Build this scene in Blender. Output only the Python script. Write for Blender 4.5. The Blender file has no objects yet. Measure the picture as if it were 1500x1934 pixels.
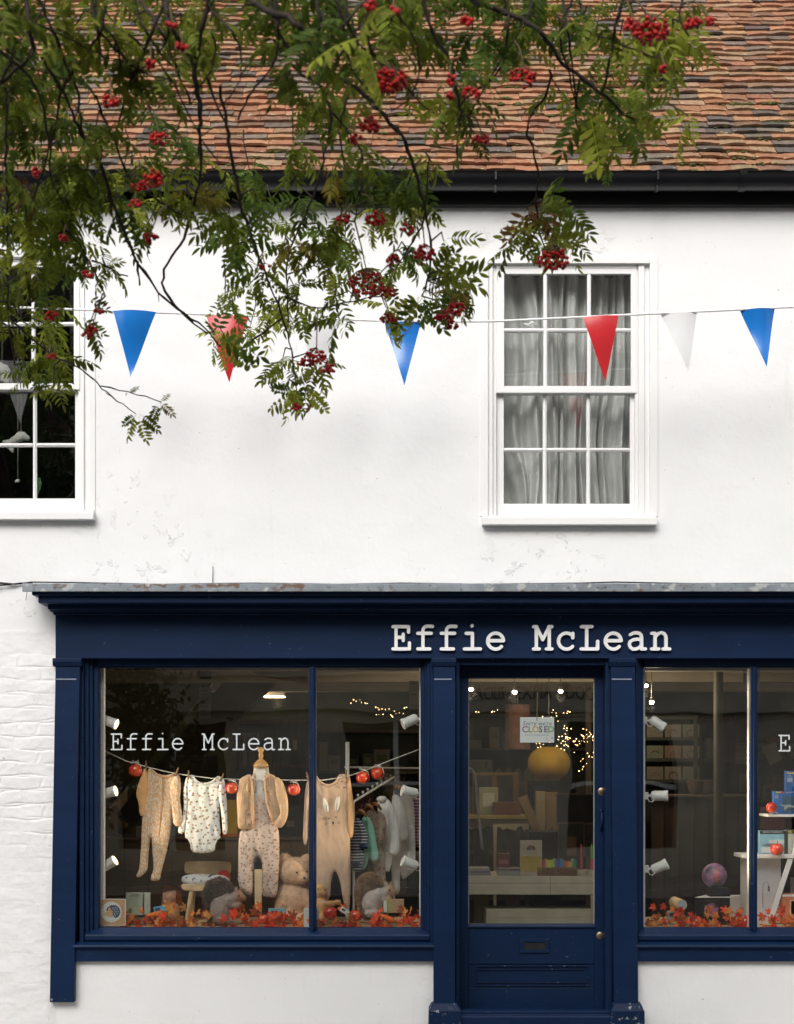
import bpy, math, random
import numpy as np
from mathutils import Vector, Matrix, geometry, noise
R = math.radians
random.seed(7); rng = np.random.default_rng(7)
SC = bpy.context.scene
COL = SC.collection
# ---------------------------------------------------------------- camera, sky, sun, exposure
CAMY, EYE, F = -9.0, 1.6, 3015.0          # 3015 = pixels per metre at one metre (photo pixels)
cam = bpy.data.cameras.new('camera'); cam_o = bpy.data.objects.new('camera', cam); COL.objects.link(cam_o)
cam_o.location = (0, CAMY, EYE); cam_o.rotation_euler = (R(90), 0, 0)
cam.sensor_width = 36; cam.sensor_fit = 'AUTO'
cam.lens = 36 * F / 1934.0
cam.shift_y = (1450 - 967) / 1934.0
cam.clip_start = 0.05; cam.clip_end = 500
cam.dof.use_dof = True; cam.dof.focus_distance = 9.05; cam.dof.aperture_fstop = 5.6
SC.camera = cam_o
W = bpy.data.worlds.new('World'); SC.world = W; W.use_nodes = True
nt = W.node_tree; nt.nodes.clear()
sky = nt.nodes.new('ShaderNodeTexSky'); sky.sky_type = 'NISHITA'; sky.sun_disc = False
SUN_EL, SUN_AZ = R(38), R(198)
sky.sun_elevation = SUN_EL; sky.sun_rotation = SUN_AZ; sky.dust_density = 4; sky.air_density = 1.2
hs = nt.nodes.new('ShaderNodeHueSaturation'); hs.inputs['Saturation'].default_value = 0.22
bg = nt.nodes.new('ShaderNodeBackground'); bg.inputs['Strength'].default_value = 0.14
wo = nt.nodes.new('ShaderNodeOutputWorld')
nt.links.new(sky.outputs[0], hs.inputs['Color']); nt.links.new(hs.outputs[0], bg.inputs[0]); nt.links.new(bg.outputs[0], wo.inputs[0])
sun = bpy.data.lights.new('sun', 'SUN'); sun.energy = 1.1; sun.angle = R(40); sun.color = (1, .97, .93)
sun_o = bpy.data.objects.new('sun', sun); COL.objects.link(sun_o)
sd = Vector((math.sin(SUN_AZ) * math.cos(SUN_EL), math.cos(SUN_AZ) * math.cos(SUN_EL), math.sin(SUN_EL)))
sun_o.rotation_euler = sd.to_track_quat('Z', 'Y').to_euler()
SC.view_settings.view_transform = 'Standard'; SC.view_settings.look = 'None'
SC.view_settings.exposure = 0.65; SC.view_settings.gamma = 1
SC.cycles.use_denoising = True; SC.cycles.max_bounces = 8; SC.cycles.transparent_max_bounces = 16
SC.cycles.sample_clamp_indirect = 4; SC.cycles.caustics_reflective = False; SC.cycles.caustics_refractive = False

# ---------------------------------------------------------------- helpers
def X(px, Y=0.0): return (px - 750.0) * (Y - CAMY) / F
def Z(py, Y=0.0): return EYE + (1450.0 - py) * (Y - CAMY) / F
def P(px, py, Y): return np.array([X(px, Y), Y, Z(py, Y)])
def S(px, Y=0.0): return px * (Y - CAMY) / F
ORG = {}
def org(p): return np.zeros(3) if p is None else np.array(ORG[p.name])
def tag(o, label=None, cat=None, group=None, kind=None):
    if label: o['label'] = label
    if cat: o['category'] = cat
    if group: o['group'] = group
    if kind: o['kind'] = kind
    return o
def thing(name, label, cat, loc=(0, 0, 0), group=None, kind=None):
    o = bpy.data.objects.new(name, None); COL.objects.link(o); o.location = loc
    o.empty_display_size = .1
    ORG[o.name] = tuple(float(v) for v in loc)
    return tag(o, label, cat, group, kind)
def part_empty(name, parent):
    o = bpy.data.objects.new(name, None); COL.objects.link(o); o.parent = parent
    ORG[o.name] = ORG[parent.name]; return o
class MB:
    def __init__(s): s.v = []; s.f = []; s.c = []; s.n = 0
    def add(s, V, Fs, col=None):
        V = np.asarray(V, float).reshape(-1, 3); s.v.append(V)
        n = s.n
        s.f += [tuple(int(i) + n for i in f) for f in Fs]; s.n += len(V)
        c = np.ones((len(V), 4)) if col is None else np.zeros((len(V), 4))
        if col is not None:
            c[:, 3] = 1; c[:, :3] = np.asarray(col)
        s.c.append(c); return s
    def box(s, x0, x1, y0, y1, z0, z1, col=None):
        V = [(x, y, z) for x in (x0, x1) for y in (y0, y1) for z in (z0, z1)]
        return s.add(V, [(0, 1, 3, 2), (4, 6, 7, 5), (0, 4, 5, 1), (2, 3, 7, 6), (0, 2, 6, 4), (1, 5, 7, 3)], col)
    def pbox(s, a, b, c, d, y0, y1, Y=None, col=None):
        """box whose front face (at y0) spans photo pixels a..b, c..d"""
        Y = y0 if Y is None else Y
        return s.box(X(a, Y), X(b, Y), y0, y1, Z(d, Y), Z(c, Y), col)
    def prism(s, xz, y0, y1, col=None):
        n = len(xz)
        a = sum(xz[i][0] * xz[(i + 1) % n][1] - xz[(i + 1) % n][0] * xz[i][1] for i in range(n))
        if a < 0: xz = xz[::-1]
        V = [(x, y0, z) for x, z in xz] + [(x, y1, z) for x, z in xz]
        Fs = [tuple(range(n)), tuple(range(2 * n - 1, n - 1, -1))]
        Fs += [((i + 1) % n, i, i + n, (i + 1) % n + n) for i in range(n)]
        return s.add(V, Fs, col)
    def extrude_x(s, yz, x0, x1, col=None):
        n = len(yz)
        V = [(x0, y, z) for y, z in yz] + [(x1, y, z) for y, z in yz]
        Fs = [tuple(range(n)), tuple(range(2 * n - 1, n - 1, -1))]
        Fs += [((i + 1) % n, i, i + n, (i + 1) % n + n) for i in range(n)]
        return s.add(V, Fs, col)
    def tube(s, pts, rad, n=8, col=None, cap=True):
        pts = [Vector(p) for p in pts]; m = len(pts)
        if not hasattr(rad, '__len__'): rad = [rad] * m
        V = []; up = None
        for i, p in enumerate(pts):
            t = (pts[min(i + 1, m - 1)] - pts[max(i - 1, 0)]).normalized()
            if up is None: up = t.orthogonal().normalized()
            up = (up - t * up.dot(t))
            up = up.normalized() if up.length > 1e-6 else t.orthogonal().normalized()
            b = t.cross(up)
            for k in range(n):
                a = 2 * math.pi * k / n
                V.append(p + (up * math.cos(a) + b * math.sin(a)) * rad[i])
        Fs = [(i * n + k, i * n + (k + 1) % n, (i + 1) * n + (k + 1) % n, (i + 1) * n + k) for i in range(m - 1) for k in range(n)]
        if cap: Fs += [tuple(range(n - 1, -1, -1)), tuple(range((m - 1) * n, m * n))]
        return s.add([tuple(v) for v in V], Fs, col)
    def lathe(s, prof, c, axis=(0, 0, 1), n=24, col=None):
        """prof: [(r, h)...] along axis from point c"""
        q = Vector((0, 0, 1)).rotation_difference(Vector(axis).normalized())
        V = []
        for r, h in prof:
            for k in range(n):
                a = 2 * math.pi * k / n
                v = q @ Vector((r * math.cos(a), r * math.sin(a), h)); V.append((v.x + c[0], v.y + c[1], v.z + c[2]))
        m = len(prof)
        Fs = [(i * n + k, i * n + (k + 1) % n, (i + 1) * n + (k + 1) % n, (i + 1) * n + k) for i in range(m - 1) for k in range(n)]
        Fs += [tuple(range(n - 1, -1, -1)), tuple(range((m - 1) * n, m * n))]
        return s.add(V, Fs, col)
    def ball(s, c, r, n=16, m=10, col=None, rot=None):
        r = (r, r, r) if not hasattr(r, '__len__') else r
        V = []; 
        for i in range(m + 1):
            t = math.pi * i / m
            st = max(math.sin(t), 1e-4)
            for k in range(n):
                a = 2 * math.pi * k / n
                v = Vector((st * math.cos(a) * r[0], st * math.sin(a) * r[1], math.cos(t) * r[2]))
                if rot is not None: v = rot @ v
                V.append((v.x + c[0], v.y + c[1], v.z + c[2]))
        Fs = [(i * n + k, (i + 1) * n + k, (i + 1) * n + (k + 1) % n, i * n + (k + 1) % n) for i in range(m) for k in range(n)]
        return s.add(V, Fs, col)
    def build(s, name, mat, parent=None, smooth=False, bevel=0, label=None, cat=None, group=None, kind=None, origin=None, cols=False, seg=2):
        V = np.concatenate(s.v) if s.v else np.zeros((0, 3))
        if parent is not None: o0 = org(parent)
        elif origin is not None: o0 = np.array(origin, float)
        else:
            lo, hi = V.min(0), V.max(0); o0 = np.array([(lo[0] + hi[0]) / 2, (lo[1] + hi[1]) / 2, lo[2]])
        me = bpy.data.meshes.new(name)
        me.from_pydata((V - o0).tolist(), [], s.f)
        if cols:
            a = me.color_attributes.new('Col', 'FLOAT_COLOR', 'POINT')
            a.data.foreach_set('color', np.concatenate(s.c).astype(np.float32).ravel())
        me.materials.append(mat)
        if smooth is True: me.polygons.foreach_set('use_smooth', [True] * len(me.polygons))
        me.update()
        o = bpy.data.objects.new(name, me); COL.objects.link(o)
        if parent is not None: o.parent = parent
        else: o.location = o0
        ORG[o.name] = tuple(o0)
        if bevel:
            b = o.modifiers.new('bevel', 'BEVEL'); b.width = bevel; b.segments = seg; b.limit_method = 'ANGLE'; b.angle_limit = R(40)
        if smooth == 'auto':
            me.polygons.foreach_set('use_smooth', [True] * len(me.polygons))
            try: me.set_sharp_from_angle(angle=R(40))
            except Exception: pass
        return tag(o, label, cat, group, kind)

# ---------------------------------------------------------------- materials
def srgb(r, g, b):
    f = lambda c: (c / 255 / 12.92) if c / 255 <= .04045 else ((c / 255 + .055) / 1.055) ** 2.4
    return (f(r), f(g), f(b))
def mat(name, col, rough=.6, var=.12, vs=8, bump=0, bs=60, spec=.4, metal=0, attr=False, coat=0, sheen=0, emit=0, detail=4, bd=.01, transl=0):
    m = bpy.data.materials.new(name); m.use_nodes = True
    n = m.node_tree.nodes; l = m.node_tree.links; b = n['Principled BSDF']
    b.inputs['Roughness'].default_value = rough; b.inputs['Specular IOR Level'].default_value = spec
    b.inputs['Metallic'].default_value = metal; b.inputs['Coat Weight'].default_value = coat
    b.inputs['Sheen Weight'].default_value = sheen
    tc = n.new('ShaderNodeTexCoord')
    src = None
    if attr:
        a = n.new('ShaderNodeVertexColor'); a.layer_name = 'Col'; src = a.outputs[0]
    else:
        c = n.new('ShaderNodeRGB'); c.outputs[0].default_value = (*col, 1); src = c.outputs[0]
    if var:
        nz = n.new('ShaderNodeTexNoise'); nz.inputs['Scale'].default_value = vs; nz.inputs['Detail'].default_value = detail
        l.new(tc.outputs['Object'], nz.inputs['Vector'])
        mr = n.new('ShaderNodeMapRange'); mr.inputs[1].default_value = .3; mr.inputs[2].default_value = .7
        mr.inputs[3].default_value = 1 - var; mr.inputs[4].default_value = 1 + var
        l.new(nz.outputs['Fac'], mr.inputs[0])
        mx = n.new('ShaderNodeVectorMath'); mx.operation = 'MULTIPLY'
        l.new(src, mx.inputs[0]); l.new(mr.outputs[0], mx.inputs[1]); src = mx.outputs[0]
    l.new(src, b.inputs['Base Color'])
    if bump:
        nb = n.new('ShaderNodeTexNoise'); nb.inputs['Scale'].default_value = bs; nb.inputs['Detail'].default_value = 5
        l.new(tc.outputs['Object'], nb.inputs['Vector'])
        bp = n.new('ShaderNodeBump'); bp.inputs['Strength'].default_value = bump; bp.inputs['Distance'].default_value = bd
        l.new(nb.outputs['Fac'], bp.inputs['Height']); l.new(bp.outputs[0], b.inputs['Normal'])
    if emit:
        b.inputs['Emission Color'].default_value = (*col, 1); b.inputs['Emission Strength'].default_value = emit
    if transl:
        out = n['Material Output']; tr = n.new('ShaderNodeBsdfTranslucent'); ms = n.new('ShaderNodeMixShader'); ms.inputs[0].default_value = transl
        l.new(src, tr.inputs[0]); l.new(b.outputs[0], ms.inputs[1]); l.new(tr.outputs[0], ms.inputs[2]); l.new(ms.outputs[0], out.inputs[0])
    return m
def mixc(m, fac_socket, col, fac_scale=1.0):
    """mix a second colour over the material's present base colour"""
    n = m.node_tree.nodes; l = m.node_tree.links; b = n['Principled BSDF']
    old = b.inputs['Base Color'].links[0].from_socket
    mx = n.new('ShaderNodeMix'); mx.data_type = 'RGBA'
    l.new(fac_socket, mx.inputs[0]); l.new(old, mx.inputs[6]); mx.inputs[7].default_value = (*col, 1)
    l.new(mx.outputs[2], b.inputs['Base Color']); return mx
def ntex(m, scale, lo, hi, detail=4, stretch=(1, 1, 1), rough=.5, off=(0, 0, 0)):
    n = m.node_tree.nodes; l = m.node_tree.links
    tc = n.new('ShaderNodeTexCoord'); mp = n.new('ShaderNodeMapping'); mp.inputs['Scale'].default_value = stretch; mp.inputs['Location'].default_value = off
    nz = n.new('ShaderNodeTexNoise'); nz.inputs['Scale'].default_value = scale; nz.inputs['Detail'].default_value = detail; nz.inputs['Roughness'].default_value = rough
    mr = n.new('ShaderNodeMapRange'); mr.inputs[1].default_value = lo; mr.inputs[2].default_value = hi
    l.new(tc.outputs['Object'], mp.inputs[0]); l.new(mp.outputs[0], nz.inputs['Vector']); l.new(nz.outputs['Fac'], mr.inputs[0])
    return mr.outputs[0]
def spots(m, scale, size, stretch=(1, 1, 1), distort=0, rnd=1.0):
    """fac = 1 inside voronoi blobs"""
    n = m.node_tree.nodes; l = m.node_tree.links
    tc = n.new('ShaderNodeTexCoord'); mp = n.new('ShaderNodeMapping'); mp.inputs['Scale'].default_value = stretch
    sx = n.new('ShaderNodeSeparateXYZ'); cx = n.new('ShaderNodeCombineXYZ'); l.new(tc.outputs['Object'], mp.inputs[0]); l.new(mp.outputs[0], sx.inputs[0]); l.new(sx.outputs[0], cx.inputs[0]); l.new(sx.outputs[2], cx.inputs[1]); vec = cx.outputs[0]
    if distort:
        nz = n.new('ShaderNodeTexNoise'); nz.inputs['Scale'].default_value = scale * 1.6
        l.new(vec, nz.inputs['Vector'])
        a = n.new('ShaderNodeVectorMath'); a.operation = 'MULTIPLY_ADD'; a.inputs[1].default_value = (distort,) * 3
        l.new(nz.outputs['Color'], a.inputs[0]); l.new(vec, a.inputs[2]); vec = a.outputs[0]
    vo = n.new('ShaderNodeTexVoronoi'); vo.voronoi_dimensions = '2D'; vo.inputs['Scale'].default_value = scale; vo.inputs['Randomness'].default_value = rnd
    l.new(vec, vo.inputs['Vector'])
    c = n.new('ShaderNodeMath'); c.operation = 'LESS_THAN'; c.inputs[1].default_value = size
    l.new(vo.outputs['Distance'], c.inputs[0]); return c.outputs[0]
def stripes(m, axis, period, duty, off=0):
    n = m.node_tree.nodes; l = m.node_tree.links
    tc = n.new('ShaderNodeTexCoord'); sp = n.new('ShaderNodeSeparateXYZ'); l.new(tc.outputs['Object'], sp.inputs[0])
    a = n.new('ShaderNodeMath'); a.operation = 'MULTIPLY_ADD'; a.inputs[1].default_value = 1 / period; a.inputs[2].default_value = 100 + off
    f = n.new('ShaderNodeMath'); f.operation = 'FRACT'; c = n.new('ShaderNodeMath'); c.operation = 'LESS_THAN'; c.inputs[1].default_value = duty
    l.new(sp.outputs[axis], a.inputs[0]); l.new(a.outputs[0], f.inputs[0]); l.new(f.outputs[0], c.inputs[0]); return c.outputs[0]
def addbump(m, hsock, strength, dist):
    n = m.node_tree.nodes; l = m.node_tree.links; b = n['Principled BSDF']
    bp = n.new('ShaderNodeBump'); bp.inputs['Strength'].default_value = strength; bp.inputs['Distance'].default_value = dist
    l.new(hsock, bp.inputs['Height'])
    if b.inputs['Normal'].links: l.new(b.inputs['Normal'].links[0].from_socket, bp.inputs['Normal'])
    l.new(bp.outputs[0], b.inputs['Normal'])

M = {}
# white render on the wall: faint stains, flaking skin, hairline bumps
w = mat('white_render', (.80, .80, .795), .75, .02, 1.3, .34, 35, bd=.004, spec=.2)
addbump(w, ntex(w, 4, .35, .65, 6), .4, .008)
fl_ = ntex(w, 9, .57, .59, 8, rough=.68); msk = ntex(w, .9, .50, .66, 3, off=(2, 0, 7)); mm = w.node_tree.nodes.new('ShaderNodeMath'); mm.operation = 'MULTIPLY'; w.node_tree.links.new(fl_, mm.inputs[0]); w.node_tree.links.new(msk, mm.inputs[1]); addbump(w, mm.outputs[0], .6, .005)
mixc(w, ntex(w, 2.2, .64, .86, 6, (1, 1, 1.8)), (.74, .72, .69))
mixc(w, ntex(w, 42, .71, .75, 3, off=(3, 1, 2)), (.42, .39, .35))
mixc(w, ntex(w, 3.5, .66, .9, 7, (5, 1, .35)), (.73, .72, .69)); M['wall'] = w
w = mat('white_painted_brick', (.79, .79, .785), .7, .03, 4, .5, 70, bd=.003, spec=.2)
mixc(w, ntex(w, 40, .72, .76, 3), (.5, .46, .42)); M['brickpaint'] = w
M['white_paint'] = mat('white_gloss_paint', (.80, .80, .79), .35, .02, 3, .05, 30, bd=.001)
mixc(M['white_paint'], ntex(M['white_paint'], 60, .73, .77, 3), (.55, .52, .47))
w = mat('navy_paint', (.0027, .0150, .050), .48, .12, 3, .10, 40, bd=.002, spec=.20)
addbump(w, ntex(w, 90, .3, .7, 2, (.05, 1, 1)), .12, .001)
mixc(w, ntex(w, 45, .70, .74, 4, (1, 1, 1)), (.05, .08, .15))
mixc(w, ntex(w, 130, .735, .755, 3, (1, 1, .5)), (.30, .30, .31)); mixc(w, ntex(w, 6, .45, .75, 6, (.3, 1, 2)), (.0045, .018, .062))
M['navy'] = w
M['black'] = mat('black_gutter_paint', (.006, .006, .008), .28, .2, 6, .08, 20, spec=.5)
M['blackmatt'] = mat('black_board_paint', (.006, .006, .007), .5, .2, 6, .1, 20)
w = mat('grey_lead', (.23, .26, .285), .5, .18, 6, .3, 25, bd=.003, metal=.2)
mixc(w, ntex(w, 9, .60, .66, 5, (1.2, 1, 2)), (.16, .10, .075)); mixc(w, ntex(w, 30, .56, .72, 5), (.10, .10, .10)); mixc(w, ntex(w, 16, .60, .66, 5, off=(9, 0, 0)), (.42, .43, .42)); M['lead'] = w
# roof tiles: a colour per tile, lichen and moss of their own shape
w = mat('clay_tile', None, .85, .22, 30, .6, 120, attr=True, bd=.004, spec=.15)
mixc(w, ntex(w, 70, .60, .72, 5), (.13, .10, .085)); mixc(w, ntex(w, 26, .665, .70, 5), (.36, .33, .24)); mixc(w, ntex(w, 18, .715, .735, 5, off=(4, 2, 0)), (.42, .27, .04)); M['tile'] = w
M['moss'] = mat('moss', (.075, .085, .02), .95, .5, 60, 1, 90)
def glassmat(name, base=.11, tint=(.95, .96, .95)):
    m = bpy.data.materials.new(name); m.use_nodes = True; n = m.node_tree.nodes; l = m.node_tree.links; n.remove(n['Principled BSDF'])
    tr = n.new('ShaderNodeBsdfTransparent'); tr.inputs[0].default_value = (*tint, 1)
    gl = n.new('ShaderNodeBsdfGlossy'); gl.inputs['Roughness'].default_value = 0.0
    lw = n.new('ShaderNodeLayerWeight'); lw.inputs[0].default_value = .5
    pw = n.new('ShaderNodeMath'); pw.operation = 'POWER'; pw.inputs[1].default_value = 5
    ma = n.new('ShaderNodeMath'); ma.operation = 'MULTIPLY_ADD'; ma.inputs[1].default_value = .94; ma.inputs[2].default_value = base
    mx = n.new('ShaderNodeMixShader')
    # the old panes are a little wavy
    tc = n.new('ShaderNodeTexCoord'); nz = n.new('ShaderNodeTexNoise'); nz.inputs['Scale'].default_value = 2.2; nz.inputs['Detail'].default_value = 1
    bp = n.new('ShaderNodeBump'); bp.inputs['Strength'].default_value = .12; bp.inputs['Distance'].default_value = .01
    l.new(tc.outputs['Object'], nz.inputs['Vector']); l.new(nz.outputs['Fac'], bp.inputs['Height']); l.new(bp.outputs[0], gl.inputs['Normal'])
    l.new(lw.outputs['Facing'], pw.inputs[0]); l.new(pw.outputs[0], ma.inputs[0]); l.new(ma.outputs[0], mx.inputs[0])
    l.new(tr.outputs[0], mx.inputs[1]); l.new(gl.outputs[0], mx.inputs[2]); l.new(mx.outputs[0], n['Material Output'].inputs[0]); return m
M['glass'] = glassmat('window_glass')
M['brass'] = mat('aged_brass', (.30, .22, .14), .35, .2, 40, metal=.8)
M['letter'] = mat('white_letter', (.90, .90, .89), .4, .03, 20)
M['vinyl'] = mat('white_vinyl', (.62, .66, .66), .5, .04, 20)
M['rope'] = mat('white_cord', (.75, .73, .68), .8, .1, 100)
M['white'] = mat('white_plastic', (.72, .72, .70), .4, .04, 20)
M['wood'] = mat('pale_wood', (.64, .47, .27), .5, .18, 14, .2, 60, bd=.002)
M['dwood'] = mat('brown_wood', (.085, .05, .028), .6, .35, 9, .3, 40, bd=.003)
M['cream'] = mat('cream_paint', (.42, .38, .28), .6, .12, 9, .1, 30)
M['black_plastic'] = mat('black_plastic', (.012, .012, .013), .4, .2, 20)
M['paper'] = mat('white_paper', (.68, .67, .63), .7, .05, 20)
def flat(c, name='coloured_print', rough=.6, **k): 
    key = ('flat', c, name, rough)
    if key not in M: M[key] = mat(name, c, rough, .08, 30, **k)
    return M[key]

# ---------------------------------------------------------------- lettering
def arc(cx, cy, rx, ry, a0, a1, n=14):
    return [(cx + rx * math.cos(R(a0 + (a1 - a0) * i / n)), cy + ry * math.sin(R(a0 + (a1 - a0) * i / n))) for i in range(n + 1)]
GL = {
 'E': [[(.16, 0), (.16, 1)], [(.02, 1), (.72, 1)], [(.72, 1), (.72, .76)], [(.02, 0), (.76, 0)], [(.76, 0), (.76, .27)], [(.16, .52), (.48, .52)], [(.48, .38), (.48, .66)]],
 'f': [[(.08, 0), (.62, 0)], [(.31, 0), (.31, .78)] + arc(.51, .82, .2, .2, 180, 90, 6) + [(.74, 1.01)], [(.08, .70), (.68, .70)]],
 'i': [[(.06, 0), (.78, 0)], [(.42, 0), (.42, .70)], [(.14, .70), (.42, .70)], [(.40, 1.03), (.41, 1.04)]],
 'e': [[(.05, .37), (.76, .37)], arc(.405, .35, .355, .36, 3, 318, 26)],
 'M': [[(.12, 0), (.12, 1)], [(.70, 0), (.70, 1)], [(.12, 1), (.41, .42)], [(.41, .42), (.70, 1)], [(0, 0), (.25, 0)], [(.57, 0), (.82, 0)], [(.0, 1), (.14, 1)], [(.68, 1), (.82, 1)]],
 'c': [arc(.42, .35, .36, .36, 38, 318, 24), [(.70, .70), (.70, .50)]],
 'L': [[(.04, 1), (.50, 1)], [(.27, 1), (.27, 0)], [(.02, 0), (.76, 0)], [(.76, 0), (.76, .34)]],
 'a': [[(.12, .64), (.24, .71), (.38, .73), (.52, .70), (.60, .62), (.62, .5), (.62, 0)], [(.62, 0), (.79, 0)], [(.62, .42), (.42, .44), (.24, .41), (.11, .33), (.07, .2), (.12, .06), (.24, -.01), (.38, .0), (.52, .06), (.62, .16)]],
 'n': [[(.02, .70), (.17, .70)], [(.17, .70), (.17, 0)], [(.02, 0), (.33, 0)], [(.17, .50), (.24, .62), (.34, .70), (.46, .73), (.57, .69), (.64, .6), (.66, .48), (.66, 0)], [(.53, 0), (.82, 0)]],
}
def ribbon(mb, pts, w, y0, y1):
    """stroke with round ends, its front at y0 (towards the viewer)"""
    pts = [Vector(p) for p in pts]; m = len(pts); Lp = []; Rp = []
    for i, p in enumerate(pts):
        t = (pts[min(i + 1, m - 1)] - pts[max(i - 1, 0)]).normalized(); nn = Vector((-t.y, t.x))
        Lp.append(p + nn * w / 2); Rp.append(p - nn * w / 2)
    t0 = (pts[1] - pts[0]).normalized(); t1 = (pts[-1] - pts[-2]).normalized()
    def cap(c, t):
        a0 = math.atan2(t.y, t.x); return [c + Vector((math.cos(a0 + a), math.sin(a0 + a))) * w / 2 for a in (-1.0, -.5, 0, .5, 1.0)]
    out = Rp + cap(pts[-1], t1) + Lp[::-1] + cap(pts[0], -t0)
    N = len(out); V = [(p.x, y0, p.y) for p in out] + [(p.x, y1, p.y) for p in out]
    Fs = []
    for i in range(m - 1):
        a, b = i, i + 1; c, d = (m + 5 + m - 1 - (i + 1)), (m + 5 + m - 1 - i)
        Fs.append((a, b, c, d))
    Fs.append(tuple([m - 1] + list(range(m, m + 5)) + [m + 5]))
    Fs.append(tuple([2 * m + 4] + list(range(2 * m + 5, N)) + [0]))
    Fs += [(i, (i + 1) % N, (i + 1) % N + N, i + N)[::-1] for i in range(N)]
    mb.add(V, Fs)
def glyph(mb, ch, x, z, size, pitch_w, stroke, y0, depth):
    for k, st in enumerate(GL[ch]):
        pts = [(x + a * pitch_w, z + b * size) for a, b in st]
        ribbon(mb, pts, stroke, y0 + k * .00012, y0 + depth)
def txt(s, size, x, z, Y, m, parent=None, name='lettering', depth=.0006, rotz=0, align='CENTER', tilt=0, bold=0, mirror=False, shear=0, xs=1, **kw):
    """flat raised print in the built-in font facing the street"""
    c = bpy.data.curves.new('t', 'FONT'); c.body = s; c.size = size; c.align_x = align; c.align_y = 'CENTER'; c.extrude = depth; c.offset = bold; c.shear = shear; c.resolution_u = 2
    o = bpy.data.objects.new('t', c); COL.objects.link(o)
    dg = bpy.context.evaluated_depsgraph_get(); me = bpy.data.meshes.new_from_object(o.evaluated_get(dg)); 
    bpy.data.objects.remove(o); bpy.data.curves.remove(c)
    V = np.zeros(len(me.vertices) * 3); me.vertices.foreach_get('co', V); V = V.reshape(-1, 3); V[:, 0] *= xs
    if mirror: V[:, 0] *= -1
    ct, st = math.cos(tilt), math.sin(tilt); V = np.stack([V[:, 0] * ct - V[:, 1] * st, V[:, 0] * st + V[:, 1] * ct, V[:, 2]], 1)
    W_ = np.stack([V[:, 0], -V[:, 2], V[:, 1]], 1)
    cz, sz = math.cos(rotz), math.sin(rotz); W_ = np.stack([W_[:, 0] * cz - W_[:, 1] * sz, W_[:, 0] * sz + W_[:, 1] * cz, W_[:, 2]], 1)
    W_ += np.array([x, Y, z])
    mb = MB(); mb.add(W_, [tuple(p.vertices) for p in me.polygons]); bpy.data.meshes.remove(me)
    return mb.build(name, m, parent, **kw)
# ================================================================ ground and street
M['asphalt'] = mat('asphalt', (.055, .055, .057), .85, .25, 3, .6, 200)
M['paving'] = mat('paving_stone', (.33, .315, .29), .8, .2, 2.5, .4, 60)
M['stone'] = mat('limestone', (.50, .46, .38), .85, .22, 2.5, .5, 20)
g = MB(); g.box(-90, 90, -90, 60, -.4, -.12); g.build('ground', M['asphalt'], kind='structure')
g = MB(); g.box(-40, 40, -12.2, -2.2, -.12, -.116); g.build('road', M['asphalt'], kind='structure')
g = MB(); g.box(-40, 40, -2.2, -.02, -.12, 0); g.build('pavement', M['paving'], kind='structure', bevel=.01)
g = MB(); g.box(-40, 40, -14.9, -12.2, -.12, 0); g.build('far_pavement', M['paving'], kind='structure', bevel=.01)

# ================================================================ the shop building
B = thing('shop_building', 'white rendered shop building with navy shopfront and old clay tile roof', 'building', (0, 0, 0))
def wall_with_holes(xs, zs, hole, yf, yb):
    mb = MB(); idx = {}; V = []; Fs = []
    def v(x, y, z):
        k = (round(x, 5), round(y, 5), round(z, 5))
        if k not in idx: idx[k] = len(V); V.append(k)
        return idx[k]
    nx, nz = len(xs) - 1, len(zs) - 1
    solid = lambda i, j: 0 <= i < nx and 0 <= j < nz and not hole((xs[i] + xs[i + 1]) / 2, (zs[j] + zs[j + 1]) / 2)
    for i in range(nx):
        for j in range(nz):
            if not solid(i, j): continue
            a, b, c, d = xs[i], xs[i + 1], zs[j], zs[j + 1]
            Fs.append((v(a, yf, c), v(b, yf, c), v(b, yf, d), v(a, yf, d)))
            Fs.append((v(a, yb, c), v(a, yb, d), v(b, yb, d), v(b, yb, c)))
            if not solid(i - 1, j): Fs.append((v(a, yf, c), v(a, yf, d), v(a, yb, d), v(a, yb, c)))
            if not solid(i + 1, j): Fs.append((v(b, yf, c), v(b, yb, c), v(b, yb, d), v(b, yf, d)))
            if not solid(i, j - 1): Fs.append((v(a, yf, c), v(a, yb, c), v(b, yb, c), v(b, yf, c)))
            if not solid(i, j + 1): Fs.append((v(a, yf, d), v(b, yf, d), v(b, yb, d), v(a, yb, d)))
    mb.add(V, Fs); return mb
holes = [(X(-130), X(168), Z(965), Z(487)), (X(922), X(1228), Z(976), Z(497)),
         (X(120), X(822), Z(1813), Z(1125)), (X(822), X(1203), -1, Z(1125)), (X(1203), X(1905), Z(1813), Z(1125))]
xs = sorted({-4.3, 4.3} | {h[0] for h in holes} | {h[1] for h in holes}); zs = sorted({-.1, 4.80} | {max(h[2], -.1) for h in holes} | {h[3] for h in holes})
inh = lambda x, z: any(h[0] < x < h[1] and h[2] < z < h[3] for h in holes)
wall = wall_with_holes(xs, zs, inh, 0, .22).build('front_wall', M['wall'], B)
# side walls, back wall
m = MB(); m.box(-4.3, -4.08, .22, 7.2, -.1, 4.8); m.box(4.08, 4.3, .22, 7.2, -.1, 4.8); m.box(-4.3, 4.3, 7.2, 7.4, -.1, 4.8); m.build('side_wall', M['wall'], B)
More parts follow.
